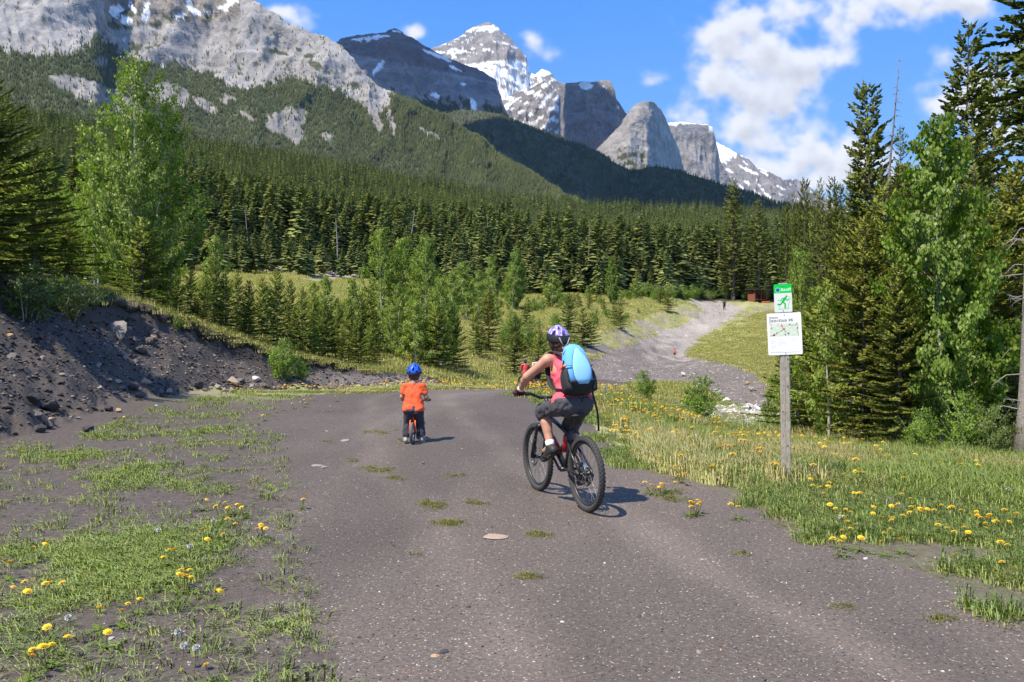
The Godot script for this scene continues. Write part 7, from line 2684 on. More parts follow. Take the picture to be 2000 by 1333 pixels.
func build_riders() -> void:
	var bm := bike_mats()
	var skin := mat(Color(0.52, 0.275, 0.185), 0.55)
	skin.subsurf_scatter_enabled = true
	skin.subsurf_scatter_strength = 0.12
	var pale_skin := mat(Color(0.5, 0.26, 0.18), 0.6)
	# --- the woman
	var heading := Vector3(-0.372, 0, -0.928)
	var foot := on(0.69, -8.2)
	var nose := on(0.69 - 0.372 * 1.12, -8.2 - 0.928 * 1.12)
	heading.y = (nose.y - foot.y) / 1.12
	var tr := frame_at(foot, heading, -0.025)
	mountain_bike("black mountain bike with red accents ridden by the woman", tr, bm)
	var J := {"hip_l": Vector3(0.265, 0.985, -0.088), "hip_r": Vector3(0.265, 0.985, 0.088), "chest": Vector3(0.41, 1.275, 0), "neck": Vector3(0.51, 1.435, 0), "head": Vector3(0.565, 1.545, 0), "sh_l": Vector3(0.48, 1.385, -0.165), "sh_r": Vector3(0.48, 1.385, 0.165), "el_l": Vector3(0.625, 1.225, -0.315), "el_r": Vector3(0.625, 1.225, 0.315), "wr_l": Vector3(0.775, 1.1, -0.32), "wr_r": Vector3(0.775, 1.1, 0.32),
		"kn_l": Vector3(0.665, 0.875, -0.125), "kn_r": Vector3(0.59, 0.715, 0.125), "an_l": Vector3(0.5, 0.545, -0.13), "an_r": Vector3(0.285, 0.325, 0.13), "toe_l": Vector3(0.62, 0.49, -0.14), "toe_r": Vector3(0.4, 0.27, 0.14)}
	var w := thing("person", "woman in coral tank top and dark knee length trousers riding the mountain bike", "person")
	w.transform = tr
	var body := Mb.new()
	body_field(J, 1.0, 0.012).mesh_into(body)
	head_mesh(body, J.head, Vector3(1, -0.05, -0.12), 1.0, 0.006)
	wearing(w, "body", body.mesh(true), skin)
	var gl := Mb.new()
	for z in [-1.0, 1.0]:
		hand_mesh(gl, J["wr_l" if z < 0 else "wr_r"], Vector3(0.836, 1.055, 0.318 * z), Vector3(0, 0, -z), 0.98, 0.017, 0.0042)
	wearing(w, "glove", gl.mesh(true), cloth(Color(0.2, 0.02, 0.025)), "red and black cycling gloves")
	var cuff := Mb.new()
	for z in ["l", "r"]:
		var d: Vector3 = (J["wr_" + z] - J["el_" + z]).normalized()
		cuff.tube([J["wr_" + z] + d * -0.012, J["wr_" + z] + d * 0.012], [0.033, 0.034], 14)
	wearing(w, "wristband", cuff.mesh(true), cloth(Color(0.75, 0.73, 0.7)))
	var sp: Vector3 = (J.chest - J.hip_l).normalized()
	wearing(w, "tank_top", shirt_mesh(J, 1.0, 0.012, 0.0, Vector3(0.27, 0.985, 0), Vector3(-0.15, -1, 0).normalized(), -0.02, 0.017), cloth(Color(0.78, 0.105, 0.15)))
	wearing(w, "trousers", pants_mesh(J, 1.0, 0.012, 1.22, Vector3(0.27, 1.035, 0), Vector3(0.2, 1, 0).normalized(), 0.012), cloth(Color(0.062, 0.062, 0.072)))
	var sock := Mb.new()
	for e in ["l", "r"]:
		var a: Vector3 = J["an_" + e]
		var d: Vector3 = (J["kn_" + e] - a).normalized()
		sock.tube([a - d * 0.02, a + d * 0.03, a + d * 0.06], [0.046, 0.044, 0.045], 14)
	wearing(w, "sock", sock.mesh(true), cloth(Color(0.78, 0.77, 0.75)))
	for e in ["l", "r"]:
		wearing(w, "shoe", shoe_mesh(J["an_" + e], J["toe_" + e], 1.0, false), cloth(Color(0.022, 0.022, 0.024), 0.6))
		wearing(w, "shoe_sole", shoe_mesh(J["an_" + e], J["toe_" + e], 1.0, true), mat(Color(0.04, 0.04, 0.042), 0.8))
	var hf := Field.new(J.head - Vector3(0.2, 0.3, 0.16), J.head + Vector3(0.14, 0.15, 0.16), 0.008)
	hf.bone(J.head + Vector3(-0.02, 0.03, 0), J.head + Vector3(-0.012, 0.0, 0), 0.098, 0.094, 0.02)
	hf.bone(J.head + Vector3(-0.06, -0.03, 0), J.head + Vector3(-0.075, -0.11, 0), 0.062, 0.04, 0.03)
	hf.bone(J.head + Vector3(-0.08, -0.1, 0.02), J.head + Vector3(-0.1, -0.19, 0.045), 0.036, 0.012, 0.02)
	hf.ripple(noise(44, 30.0, 2), 0.012)
	hf.cut(J.head + Vector3(0.045, 0, 0), Vector3(1, 0.35, 0).normalized())
	wearing(w, "hair", finish_field(hf), cloth(Color(0.075, 0.028, 0.018), 0.6))
	var hel: Array = helmet_shell(J.head + Vector3(-0.005, 0.035, 0), Vector3(1, 0.02, -0.12), 1.0, 9, [lc(0.28, 0.21, 0.6), lc(0.6, 0.56, 0.8)])
	var pm := mat(Color.WHITE, 0.35, true)
	var h0 := wearing(w, "helmet", hel[0], pm, "lilac bicycle helmet with vents")
	obj("liner", hel[1], bm.rubber, h0)
	obj("lower_shell", hel[2], bm.black, h0)
	var hs := Mb.new()
	for z in [-1.0, 1.0]:
		hs.tube([J.head + Vector3(-0.145, 0.06, 0.055 * z), J.head + Vector3(-0.15, 0.0, 0.03 * z), J.head + Vector3(-0.14, -0.035, 0.0)], [0.006], 6)
	hs.box(J.head + Vector3(-0.142, -0.045, 0), Vector3(0.02, 0.03, 0.05), Basis.IDENTITY, 0.006)
	obj("strap", hs.mesh(true), mat(Color(0.3, 0.3, 0.31), 0.5), h0)
	backpack(tr, J, bm)
	# --- the child
	var cf := on(-1.385, -12.45)
	var ctr := frame_at(cf, Vector3(0.05, 0.0, -1.0), 0.0)
	balance_bike(ctr, bm)
	var K := {"hip_l": Vector3(0.0, 0.47, -0.056), "hip_r": Vector3(0.0, 0.47, 0.056), "chest": Vector3(0.045, 0.7, 0), "neck": Vector3(0.055, 0.845, 0), "head": Vector3(0.075, 0.955, 0), "sh_l": Vector3(0.045, 0.795, -0.122), "sh_r": Vector3(0.045, 0.795, 0.122), "el_l": Vector3(0.045, 0.645, -0.172), "el_r": Vector3(0.045, 0.645, 0.172), "wr_l": Vector3(0.165, 0.6, -0.17), "wr_r": Vector3(0.165, 0.6, 0.17),
		"kn_l": Vector3(0.05, 0.27, -0.085), "kn_r": Vector3(0.06, 0.27, 0.09), "an_l": Vector3(-0.03, 0.066, -0.105), "an_r": Vector3(0.02, 0.066, 0.115), "toe_l": Vector3(0.07, 0.042, -0.12), "toe_r": Vector3(0.12, 0.042, 0.13)}
	var c := thing("person", "small child in orange shirt and blue helmet astride the balance bike", "person")
	c.transform = ctr
	var cb := Mb.new()
	body_field(K, 0.7, 0.01).mesh_into(cb)
	head_mesh(cb, K.head, Vector3(1, -0.08, 0), 0.88, 0.006)
	for z in [-1.0, 1.0]:
		hand_mesh(cb, K["wr_l" if z < 0 else "wr_r"], Vector3(0.222, 0.59, 0.172 * z), Vector3(0, 0, -z), 0.64, 0.012, 0.0035)
	wearing(c, "body", cb.mesh(true), pale_skin)
	wearing(c, "t_shirt", shirt_mesh(K, 0.7, 0.01, 0.72, Vector3(0, 0.45, 0), Vector3.DOWN, -0.01, 0.014, 0.055), cloth(Color(0.86, 0.115, 0.035)))
	wearing(c, "trousers", pants_mesh(K, 0.7, 0.01, 1.88, Vector3(0, 0.53, 0), Vector3.UP, 0.014), cloth(Color(0.035, 0.038, 0.055)))
	for e in ["l", "r"]:
		wearing(c, "shoe", shoe_mesh(K["an_" + e], K["toe_" + e], 0.66, false), cloth(Color(0.3, 0.31, 0.32), 0.6))
		wearing(c, "shoe_sole", shoe_mesh(K["an_" + e], K["toe_" + e], 0.66, true), mat(Color(0.6, 0.6, 0.58), 0.7))
	var ch := Field.new(K.head - Vector3.ONE * 0.14, K.head + Vector3.ONE * 0.14, 0.007)
	ch.bone(K.head + Vector3(-0.02, 0.02, 0), K.head + Vector3(-0.02, -0.03, 0), 0.085, 0.074, 0.02)
	ch.cut(K.head + Vector3(0.03, 0, 0), Vector3(1, 0.3, 0).normalized())
	ch.cut(K.head + Vector3(0, -0.075, 0), Vector3(0, -1, 0))
	wearing(c, "hair", finish_field(ch), cloth(Color(0.09, 0.04, 0.025), 0.6))
	var hb: Array = helmet_shell(K.head + Vector3(-0.005, 0.028, 0), Vector3(1, 0.03, 0), 0.93, 11)
	var blue := mat(Color(0.02, 0.1, 0.68), 0.3)
	var h1 := wearing(c, "helmet", hb[0], blue, "bright blue child's helmet with vents")
	obj("liner", hb[1], bm.rubber, h1)
	obj("lower_shell", hb[2], mat(Color(0.02, 0.025, 0.06), 0.5), h1)
	# --- the people farther along
	far_people(bm, pale_skin)

func backpack(tr: Transform3D, J: Dictionary, bm: Dictionary) -> void:
	var p := thing("backpack", "light blue and black day pack on the woman's back", "backpack")
	p.transform = tr
	var up := Vector3(0.36, 0.933, 0).normalized()
	var back := Vector3(-up.y, up.x, 0)
	var side := Vector3.BACK
	var o := Vector3(0.225, 1.03, 0.01) + back * 0.06
	var blue := cloth(Color(0.13, 0.4, 0.78), 0.9)
	var light := cloth(Color(0.25, 0.56, 0.86), 0.9)
	var black := cloth(Color(0.018, 0.018, 0.02), 0.8)
	# main bag
	var prof := [[0.0, 0.085, 0.05, 0.05], [0.02, 0.125, 0.085, 0.06], [0.1, 0.15, 0.115, 0.07], [0.22, 0.15, 0.12, 0.075], [0.34, 0.137, 0.105, 0.075], [0.42, 0.115, 0.085, 0.07], [0.475, 0.085, 0.055, 0.06], [0.5, 0.03, 0.02, 0.055]]
	var rings := []
	for q in prof:
		rings.append([o + up * q[0] + back * q[3], q[1] * 0.9, q[2] * 0.94])
	var mb := Mb.new()
	loft(mb, rings.slice(2), back, side, 28, 2.6)
	obj("bag", mb.mesh(true), blue, p)
	var lo := Mb.new()
	var low := []
	for k in 4:
		low.append([rings[k][0], rings[k][1] * 1.02 + 0.003, rings[k][2] * 1.02 + 0.003])
	low[3][0] = (rings[2][0] as Vector3).lerp(rings[3][0], 0.05)
	loft(lo, low, back, side, 28, 2.6)
	obj("bottom", lo.mesh(true), black, p)
	# the paler teardrop panel on the outside
	var pn := Mb.new()
	var pr := []
	for k in 9:
		var t := k / 8.0
		var h := 0.075 + 0.36 * t
		var wid: float = [0.05, 0.083, 0.094, 0.096, 0.092, 0.082, 0.066, 0.042, 0.012][k]
		var dep := lerpf(0.0, 1.0, 0.0) + lin([Vector2(0.06, 0.17), Vector2(0.1, 0.187), Vector2(0.22, 0.197), Vector2(0.34, 0.182), Vector2(0.42, 0.157), Vector2(0.475, 0.117)], h)
		pr.append([o + up * h + back * (dep - 0.012), wid, 0.02])
	loft(pn, pr, back, side, 20, 2.0)
	obj("front_panel", pn.mesh(true), light, p)
	# piping round the panel, zip and top seam
	for z in [-1.0, 1.0]:
		var pp := Mb.new()
		var edge := []
		for k in pr.size():
			edge.append((pr[k][0] as Vector3) + side * z * float(pr[k][1]) * 1.0 + back * 0.004)
		pp.tube(edge, [0.0035], 5)
		obj("piping", pp.mesh(true), cloth(Color(0.03, 0.1, 0.3)), p)
		var cs := Mb.new()
		band(cs, [o + up * 0.26 + side * z * 0.15 + back * 0.04, o + up * 0.262 + side * z * 0.135 + back * 0.15, o + up * 0.25 + side * z * 0.095 + back * 0.182], 0.012, 0.003)
		band(cs, [o + up * 0.13 + side * z * 0.155 + back * 0.04, o + up * 0.12 + side * z * 0.14 + back * 0.15, o + up * 0.105 + side * z * 0.1 + back * 0.18], 0.012, 0.003)
		obj("compression_strap", cs.mesh(true), black, p)
	var zp := Mb.new()
	var za := []
	for k in 11:
		var a := PI * k / 10.0
		za.append(o + up * (0.395 + 0.055 * sin(a)) + side * cos(a) * 0.112 + back * (0.075 + 0.068 * sin(a) * (1.0 - 0.35 * sin(a))))
	zp.tube(za, [0.004], 5)
	obj("zip", zp.mesh(true), cloth(Color(0.02, 0.04, 0.1)), p)
	for z in [-1.0, 1.0]:
		var pk := Mb.new()
		var kr := []
		for k in 6:
			var t := k / 5.0
			kr.append([o + up * (0.03 + 0.21 * t) + back * 0.075 + side * z * (0.125 + 0.012 * sin(t * PI)), 0.034 * (1.0 if k < 5 else 0.75), 0.082 - 0.02 * t])
		loft(pk, kr, back, side, 16, 2.4)
		obj("side_pocket", pk.mesh(true), black, p)
		# shoulder strap over the shoulder to the lower side
		var sh: Vector3 = J["sh_l" if z < 0 else "sh_r"]
		var st := Mb.new()
		band(st, [o + up * 0.4 + side * z * 0.06 + back * 0.01, Vector3(0.465, 1.47, 0.105 * z), Vector3(0.535, 1.42, 0.115 * z), Vector3(0.545, 1.33, 0.13 * z), Vector3(0.47, 1.22, 0.15 * z), Vector3(0.36, 1.13, 0.155 * z), o + up * 0.08 + side * z * 0.13], 0.05, 0.012)
		obj("shoulder_strap", st.mesh(true), black, p)
		var tail := Mb.new()
		if z < 0:
			band(tail, [o + up * 0.04 + side * -0.1 + back * 0.03, Vector3(0.2, 1.02, -0.16), Vector3(0.19, 0.95, -0.175), Vector3(0.19, 0.87, -0.15)], 0.016, 0.003)
		else:
			band(tail, [o + up * 0.06 + side * 0.13 + back * 0.05, Vector3(0.12, 0.98, 0.17), Vector3(0.115, 0.88, 0.19), Vector3(0.12, 0.72, 0.2)], 0.02, 0.003)
		obj("loose_strap", tail.mesh(true), black, p)
	var cen := Mb.new()
	band(cen, [o + up * 0.02 + back * 0.1 + side * 0.03, Vector3(0.12, 1.0, 0.03), Vector3(0.125, 0.93, 0.03)], 0.016, 0.003)
	obj("loose_strap", cen.mesh(true), black, p)
	var st2 := Mb.new()
	band(st2, [o + up * 0.33 + side * -0.13 + back * 0.1, o + up * 0.25 + side * -0.155 + back * 0.1, o + up * 0.2 + side * -0.16 + back * 0.09], 0.014, 0.004)
	band(st2, [o + up * 0.47 + side * -0.04 + back * 0.07, o + up * 0.5 + back * 0.03, o + up * 0.47 + side * 0.04 + back * 0.07], 0.016, 0.005)
	obj("loop", st2.mesh(true), black, p)
	var og := Mb.new()
	og.ball(o + up * 0.275 + side * -0.125 + back * 0.075, Vector3(0.045, 0.03, 0.03))
	obj("pocket_content", og.mesh(true), cloth(Color(0.8, 0.2, 0.09)), p)

func band(mb: Mb, pts: Array, w: float, t: float) -> void:
	# a flat strap through pts; smoothed by halving
	var q := []
	for k in pts.size() - 1:
		var p0: Vector3 = pts[maxi(k - 1, 0)]
		var p1: Vector3 = pts[k]
		var p2: Vector3 = pts[k + 1]
		var p3: Vector3 = pts[mini(k + 2, pts.size() - 1)]
		for s in 4:
			q.append(p1.cubic_interpolate(p2, p0, p3, s / 4.0))
	q.append(pts[-1])
	var rings := []
	for k in q.size():
		var d: Vector3 = (q[mini(k + 1, q.size() - 1)] - q[maxi(k - 1, 0)]).normalized()
		var side := Vector3.BACK - d * d.z
		if side.length() < 0.3:
			side = Vector3.UP - d * d.y
		side = side.normalized()
		var n := d.cross(side).normalized()
		rings.append([q[k], side, n])
	var last := -1
	for r in rings:
		var first := mb.v.size()
		for s in [[1, 1], [-1, 1], [-1, -1], [1, -1]]:
			mb.p(r[0] + r[1] * w * 0.5 * s[0] + r[2] * t * 0.5 * s[1])
		if last >= 0:
			mb.ring_join(last, first, 4)
		last = first

func balance_bike(tr: Transform3D, m: Dictionary) -> void:
	var b := thing("balance_bike", "small orange balance bike under the child", "bicycle")
	b.transform = tr
	wheel(b, Vector3(-0.1, 0.15, 0), 0.15, 0.021, 16, 0, 0.0, {"tyre": mat(Color(0.12, 0.118, 0.115), 0.85), "rim": mat(Color(0.5, 0.5, 0.5), 0.4), "spoke": m.spoke, "black": m.black, "steel": m.steel})
	wheel(b, Vector3(0.43, 0.15, 0), 0.15, 0.021, 16, 0, 0.0, {"tyre": mat(Color(0.12, 0.118, 0.115), 0.85), "rim": mat(Color(0.5, 0.5, 0.5), 0.4), "spoke": m.spoke, "black": m.black, "steel": m.steel})
	var fr := Mb.new()
	fr.tube([Vector3(0.32, 0.42, 0), Vector3(0.16, 0.27, 0), Vector3(0.02, 0.28, 0)], [0.02, 0.022, 0.02], 12)
	fr.tube([Vector3(0.02, 0.25, 0), Vector3(-0.01, 0.38, 0)], [0.017, 0.015], 12)
	for z in [-1.0, 1.0]:
		fr.tube([Vector3(0.05, 0.27, 0.012 * z), Vector3(-0.03, 0.2, 0.04 * z), Vector3(-0.1, 0.15, 0.042 * z)], [0.012, 0.011, 0.01], 8)
		fr.tube([Vector3(0.0, 0.33, 0.012 * z), Vector3(-0.06, 0.32, 0.034 * z), Vector3(-0.1, 0.15, 0.042 * z)], [0.01, 0.01, 0.01], 8)
	obj("frame", fr.mesh(true), m.orange, b)
	var fk := Mb.new()
	for z in [-1.0, 1.0]:
		fk.tube([Vector3(0.43, 0.15, 0.04 * z), Vector3(0.36, 0.335, 0.038 * z)], [0.011, 0.012], 8)
	fk.tube([Vector3(0.36, 0.335, -0.045), Vector3(0.36, 0.335, 0.045)], [0.014], 8)
	fk.tube([Vector3(0.36, 0.33, 0), Vector3(0.3, 0.47, 0)], [0.017, 0.017], 12)
	obj("fork", fk.mesh(true), m.orange, b)
	rod(b, "handlebar", [Vector3(0.22, 0.59, -0.21), Vector3(0.235, 0.585, -0.1), Vector3(0.275, 0.52, -0.02), Vector3(0.275, 0.52, 0.02), Vector3(0.235, 0.585, 0.1), Vector3(0.22, 0.59, 0.21)], [0.01], m.black)
	for z in [-1.0, 1.0]:
		rod(b, "grip", [Vector3(0.222, 0.59, 0.13 * z), Vector3(0.219, 0.59, 0.215 * z)], [0.013], m.rubber, 10)
		rod(b, "axle_bolt", [Vector3(-0.1, 0.15, 0.04 * z), Vector3(-0.1, 0.15, 0.062 * z)], [0.012], m.steel, 8)
	rod(b, "seat_post", [Vector3(-0.01, 0.36, 0), Vector3(-0.015, 0.385, 0)], [0.012], m.steel)
	var sd := Mb.new()
	var rings := []
	for k in 7:
		var t := k / 6.0
		rings.append([Vector3(-0.075 + 0.2 * t, 0.385 + 0.015 * absf(t - 0.5), 0), [0.04, 0.06, 0.058, 0.045, 0.032, 0.026, 0.012][k], 0.018 if k % 6 else 0.008])
	loft(sd, rings, Vector3.UP, Vector3.BACK, 12)
	obj("saddle", sd.mesh(true), m.rubber, b)

func standing(label: String, where: Vector3, heading: Vector3, tall: float, step: float, top: Color, low: Color, skin: Material, sleeve: float, leg: float, hat: Color, arms := 0.0) -> Node3D:
	# somebody on foot, in mid step or standing
	var s := tall / 1.7
	var J := {"hip_l": Vector3(0, 0.92, -0.085), "hip_r": Vector3(0, 0.92, 0.085), "chest": Vector3(0.02, 1.24, 0), "neck": Vector3(0.03, 1.43, 0), "head": Vector3(0.055, 1.57, 0), "sh_l": Vector3(0.02, 1.38, -0.17), "sh_r": Vector3(0.02, 1.38, 0.17),
		"el_l": Vector3(0.02 - step * 0.4 + arms * 0.12, 1.12, -0.23), "el_r": Vector3(0.02 + step * 0.4 + arms * 0.12, 1.12, 0.23), "wr_l": Vector3(0.1 - step * 0.5 + arms * 0.3, 0.9 + arms * 0.15, -0.24), "wr_r": Vector3(0.1 + step * 0.6 + arms * 0.3, 0.9 + arms * 0.15, 0.24),
		"kn_l": Vector3(0.04 + step * 0.75, 0.5, -0.09), "kn_r": Vector3(0.04 - step * 0.3, 0.5, 0.09), "an_l": Vector3(step * 0.9, 0.09, -0.095), "an_r": Vector3(-step * 1.1, 0.09 + step * 0.15, 0.095), "toe_l": Vector3(0.14 + step * 0.9, 0.06, -0.11), "toe_r": Vector3(0.13 - step * 1.05, 0.055, 0.11)}
	for k in J:
		J[k] = J[k] * s
	var o := thing("person", label, "person")
	o.transform = frame_at(where, heading)
	var cell := 0.016
	var b := Mb.new()
	body_field(J, s, cell).mesh_into(b)
	head_mesh(b, J.head, Vector3(1, 0, 0), s, 0.009)
	for e in ["l", "r"]:
		open_hand(b, J["wr_" + e], J["wr_" + e] - J["el_" + e], Vector3(0, 0, 1 if e == "l" else -1), s, 0.006)
	wearing(o, "body", b.mesh(true), skin)
	wearing(o, "shirt", shirt_mesh(J, s, cell, sleeve, Vector3(0, 0.87 * s, 0), Vector3.DOWN, -0.01, 0.018), cloth(top))
	wearing(o, "shorts" if leg < 1.2 else "trousers", pants_mesh(J, s, cell, leg, Vector3(0, 1.0 * s, 0), Vector3.UP, 0.014), cloth(low))
	for e in ["l", "r"]:
		wearing(o, "shoe", shoe_mesh(J["an_" + e], J["toe_" + e], s, false), cloth(Color(0.05, 0.05, 0.05)))
	var f := Field.new(J.head - Vector3.ONE * 0.17 * s, J.head + Vector3.ONE * 0.17 * s, 0.011)
	f.bone(J.head + Vector3(-0.02, 0.04, 0) * s, J.head + Vector3(-0.03, -0.02, 0) * s, 0.105 * s, 0.09 * s, 0.02)
	f.cut(J.head + Vector3(0.05, 0, 0) * s, Vector3(1, -0.4 if hat.b < 0.09 else -0.9, 0).normalized())
	wearing(o, "hair" if hat.r < 0.12 and hat.b < 0.08 else "helmet", finish_field(f), cloth(hat, 0.6))
	return o

func far_people(bm: Dictionary, skin: Material) -> void:
	var d := 44.0
	var a := on((1049.0 - 1000.0) / F * d, -d)
	var p1 := standing("adult in white top and black shorts standing beyond the woman's arm", a, Vector3(-0.1, 0, -1), 1.72, 0.04, Color(0.75, 0.73, 0.7), Color(0.02, 0.02, 0.024), skin, 0.5, 0.72, Color(0.05, 0.03, 0.02), 0.6)
	var belt := Mb.new()
	belt.lathe(Vector3(0.01, 0.98, 0), Vector3.UP, [Vector2(0.158, -0.04), Vector2(0.162, 0.0), Vector2(0.156, 0.07), Vector2(0.13, 0.12)], 18)
	obj("orange_jersey_band", belt.mesh(true), cloth(Color(0.75, 0.26, 0.05)), p1)
	standing("cyclist in red shirt with dark helmet beyond the woman's forearm", on((1026.0 - 1000.0) / F * 43.0, -43.0), Vector3(-0.3, 0, -1), 1.55, 0.03, Color(0.62, 0.07, 0.07), Color(0.05, 0.05, 0.06), skin, 0.6, 0.8, Color(0.04, 0.045, 0.09), 0.9)
	var om := bm.duplicate()
	om.frame = bm.orange
	mountain_bike("orange bicycle standing left of the adult in white top", frame_at(on((1040.0 - 1000.0) / F * 43.4, -43.4), Vector3(-0.25, 0, -1)), om, 0)
	mountain_bike("dark bicycle beside the cyclist in red shirt", frame_at(on((1032.0 - 1000.0) / F * 42.4, -42.4), Vector3(-0.35, 0, -1)), bm, 0)
	standing("small child in red shirt running on the grey track", on((1318.0 - 1000.0) / F * 100.0, -100.0), Vector3(0.2, 0, -1), 1.02, 0.16, Color(0.75, 0.1, 0.13), Color(0.03, 0.03, 0.04), skin, 0.6, 0.75, Color(0.05, 0.03, 0.02))
	var hk := standing("hiker in dark clothes walking up the pale track near the shed", on((1415.0 - 1000.0) / F * 157.0, -157.0), Vector3(0.05, 0, -1), 1.78, 0.12, Color(0.02, 0.025, 0.05), Color(0.03, 0.028, 0.03), skin, 0.95, 1.9, Color(0.05, 0.03, 0.02))
	var pk := thing("backpack", "dark backpack on the hiker near the shed", "backpack")
	pk.transform = hk.transform
	var mb := Mb.new()
	var rings := []
	for k in 7:
		var t := k / 6.0
		rings.append([Vector3(-0.2, 1.0 + 0.5 * t, 0), [0.09, 0.15, 0.16, 0.16, 0.15, 0.13, 0.07][k], [0.06, 0.1, 0.11, 0.11, 0.1, 0.09, 0.05][k]])
	loft(mb, rings, Vector3(1, 0, 0), Vector3.BACK, 14, 2.6)
	obj("bag", mb.mesh(true), cloth(Color(0.02, 0.03, 0.075)), pk)
	var st := Mb.new()
	for z in [-1.0, 1.0]:
		band(st, [Vector3(-0.12, 1.42, 0.09 * z), Vector3(0.0, 1.5, 0.1 * z), Vector3(0.12, 1.38, 0.1 * z), Vector3(0.1, 1.15, 0.13 * z), Vector3(-0.1, 1.05, 0.14 * z)], 0.05, 0.012)
	obj("shoulder_strap", st.mesh(true), cloth(Color(0.02, 0.02, 0.03)), pk)

# ---------------------------------------------------------------- trail sign, posts, shed

func plate(w: float, h: float, t: float, corner: float) -> Array:
	# outline of a plate with rounded corners
	var pts := []
	for q in [[1, 1, 0], [-1, 1, 90], [-1, -1, 180], [1, -1, 270]]:
		for k in 6:
			var a := deg_to_rad(q[2] + 18.0 * k)
			pts.append(Vector2(q[0] * (w * 0.5 - corner) + cos(a) * corner, q[1] * (h * 0.5 - corner) + sin(a) * corner))
	return pts

func plate_mesh(w: float, h: float, t: float, corner: float) -> ArrayMesh:
	var mb := Mb.new()
	mb.use_uv = true
	var pts := plate(w, h, t, corner)
	for z in [t * 0.5, -t * 0.5]:
		var m := mb.p(Vector3(0, 0, z))
		mb.uv[-1] = Vector2(0.5, 0.5)
		var ring := []
		for p in pts:
			ring.append(mb.p(Vector3(p.x, p.y, z)))
			mb.uv[-1] = Vector2(p.x / w + 0.5, 0.5 - p.y / h)
		for k in ring.size():
			var n: int = (k + 1) % ring.size()
			if z > 0:
				mb.i.append_array([m, ring[n], ring[k]])
			else:
				mb.i.append_array([m, ring[k], ring[n]])
	for k in pts.size():
		var a: Vector2 = pts[k]
		var b: Vector2 = pts[(k + 1) % pts.size()]
		var f := mb.v.size()
		for q in [Vector3(a.x, a.y, t * 0.5), Vector3(b.x, b.y, t * 0.5), Vector3(b.x, b.y, -t * 0.5), Vector3(a.x, a.y, -t * 0.5)]:
			mb.p(q)
			mb.uv[-1] = Vector2(0.02, 0.98)
		mb.i.append_array([f, f + 1, f + 2, f, f + 2, f + 3])
	return mb.mesh()

func stroke(im: Image, a: Vector2, b: Vector2, r: float, c: Color) -> void:
	var x0 := maxi(0, int(minf(a.x, b.x) - r - 1))
	var x1 := mini(im.get_width() - 1, int(maxf(a.x, b.x) + r + 1))
	var y0 := maxi(0, int(minf(a.y, b.y) - r - 1))
	var y1 := mini(im.get_height() - 1, int(maxf(a.y, b.y) + r + 1))
	var ab := b - a
	var l := maxf(ab.length_squared(), 1e-6)
	for y in range(y0, y1 + 1):
		for x in range(x0, x1 + 1):
			var p := Vector2(x, y)
			var t := clampf((p - a).dot(ab) / l, 0.0, 1.0)
			var e := clampf(r + 0.5 - p.distance_to(a + ab * t), 0.0, 1.0)
			if e > 0.0:
				im.set_pixel(x, y, im.get_pixel(x, y).lerp(c, e))

func path_line(im: Image, pts: Array, r: float, c: Color) -> void:
	for k in pts.size() - 1:
		stroke(im, Vector2(pts[k][0], pts[k][1]), Vector2(pts[k + 1][0], pts[k + 1][1]), r, c)

func dot(im: Image, x: float, y: float, r: float, ring: Color, core: Color) -> void:
	stroke(im, Vector2(x, y), Vector2(x, y), r, ring)
	stroke(im, Vector2(x, y), Vector2(x, y), r * 0.42, core)

func words(parent: Node3D, text: String, height: float, where: Vector3, c: Color, face := "Droid Serif", bold := false) -> void:
	var font := SystemFont.new()
	font.font_names = PackedStringArray([face])
	font.font_weight = 700 if bold else 400
	var tm := TextMesh.new()
	tm.text = text
	tm.font = font
	tm.font_size = 64
	tm.pixel_size = height / 64.0
	tm.depth = 0.0012
	tm.horizontal_alignment = HORIZONTAL_ALIGNMENT_LEFT
	tm.vertical_alignment = VERTICAL_ALIGNMENT_CENTER
	obj("lettering", tm, mat(c, 0.6), parent, Transform3D(Basis.IDENTITY, where))

func print_mat(im: Image) -> StandardMaterial3D:
	var m := StandardMaterial3D.new()
	m.albedo_texture = ImageTexture.create_from_image(im)
	m.roughness = 0.4
	m.metallic_specular = 0.4
	return m

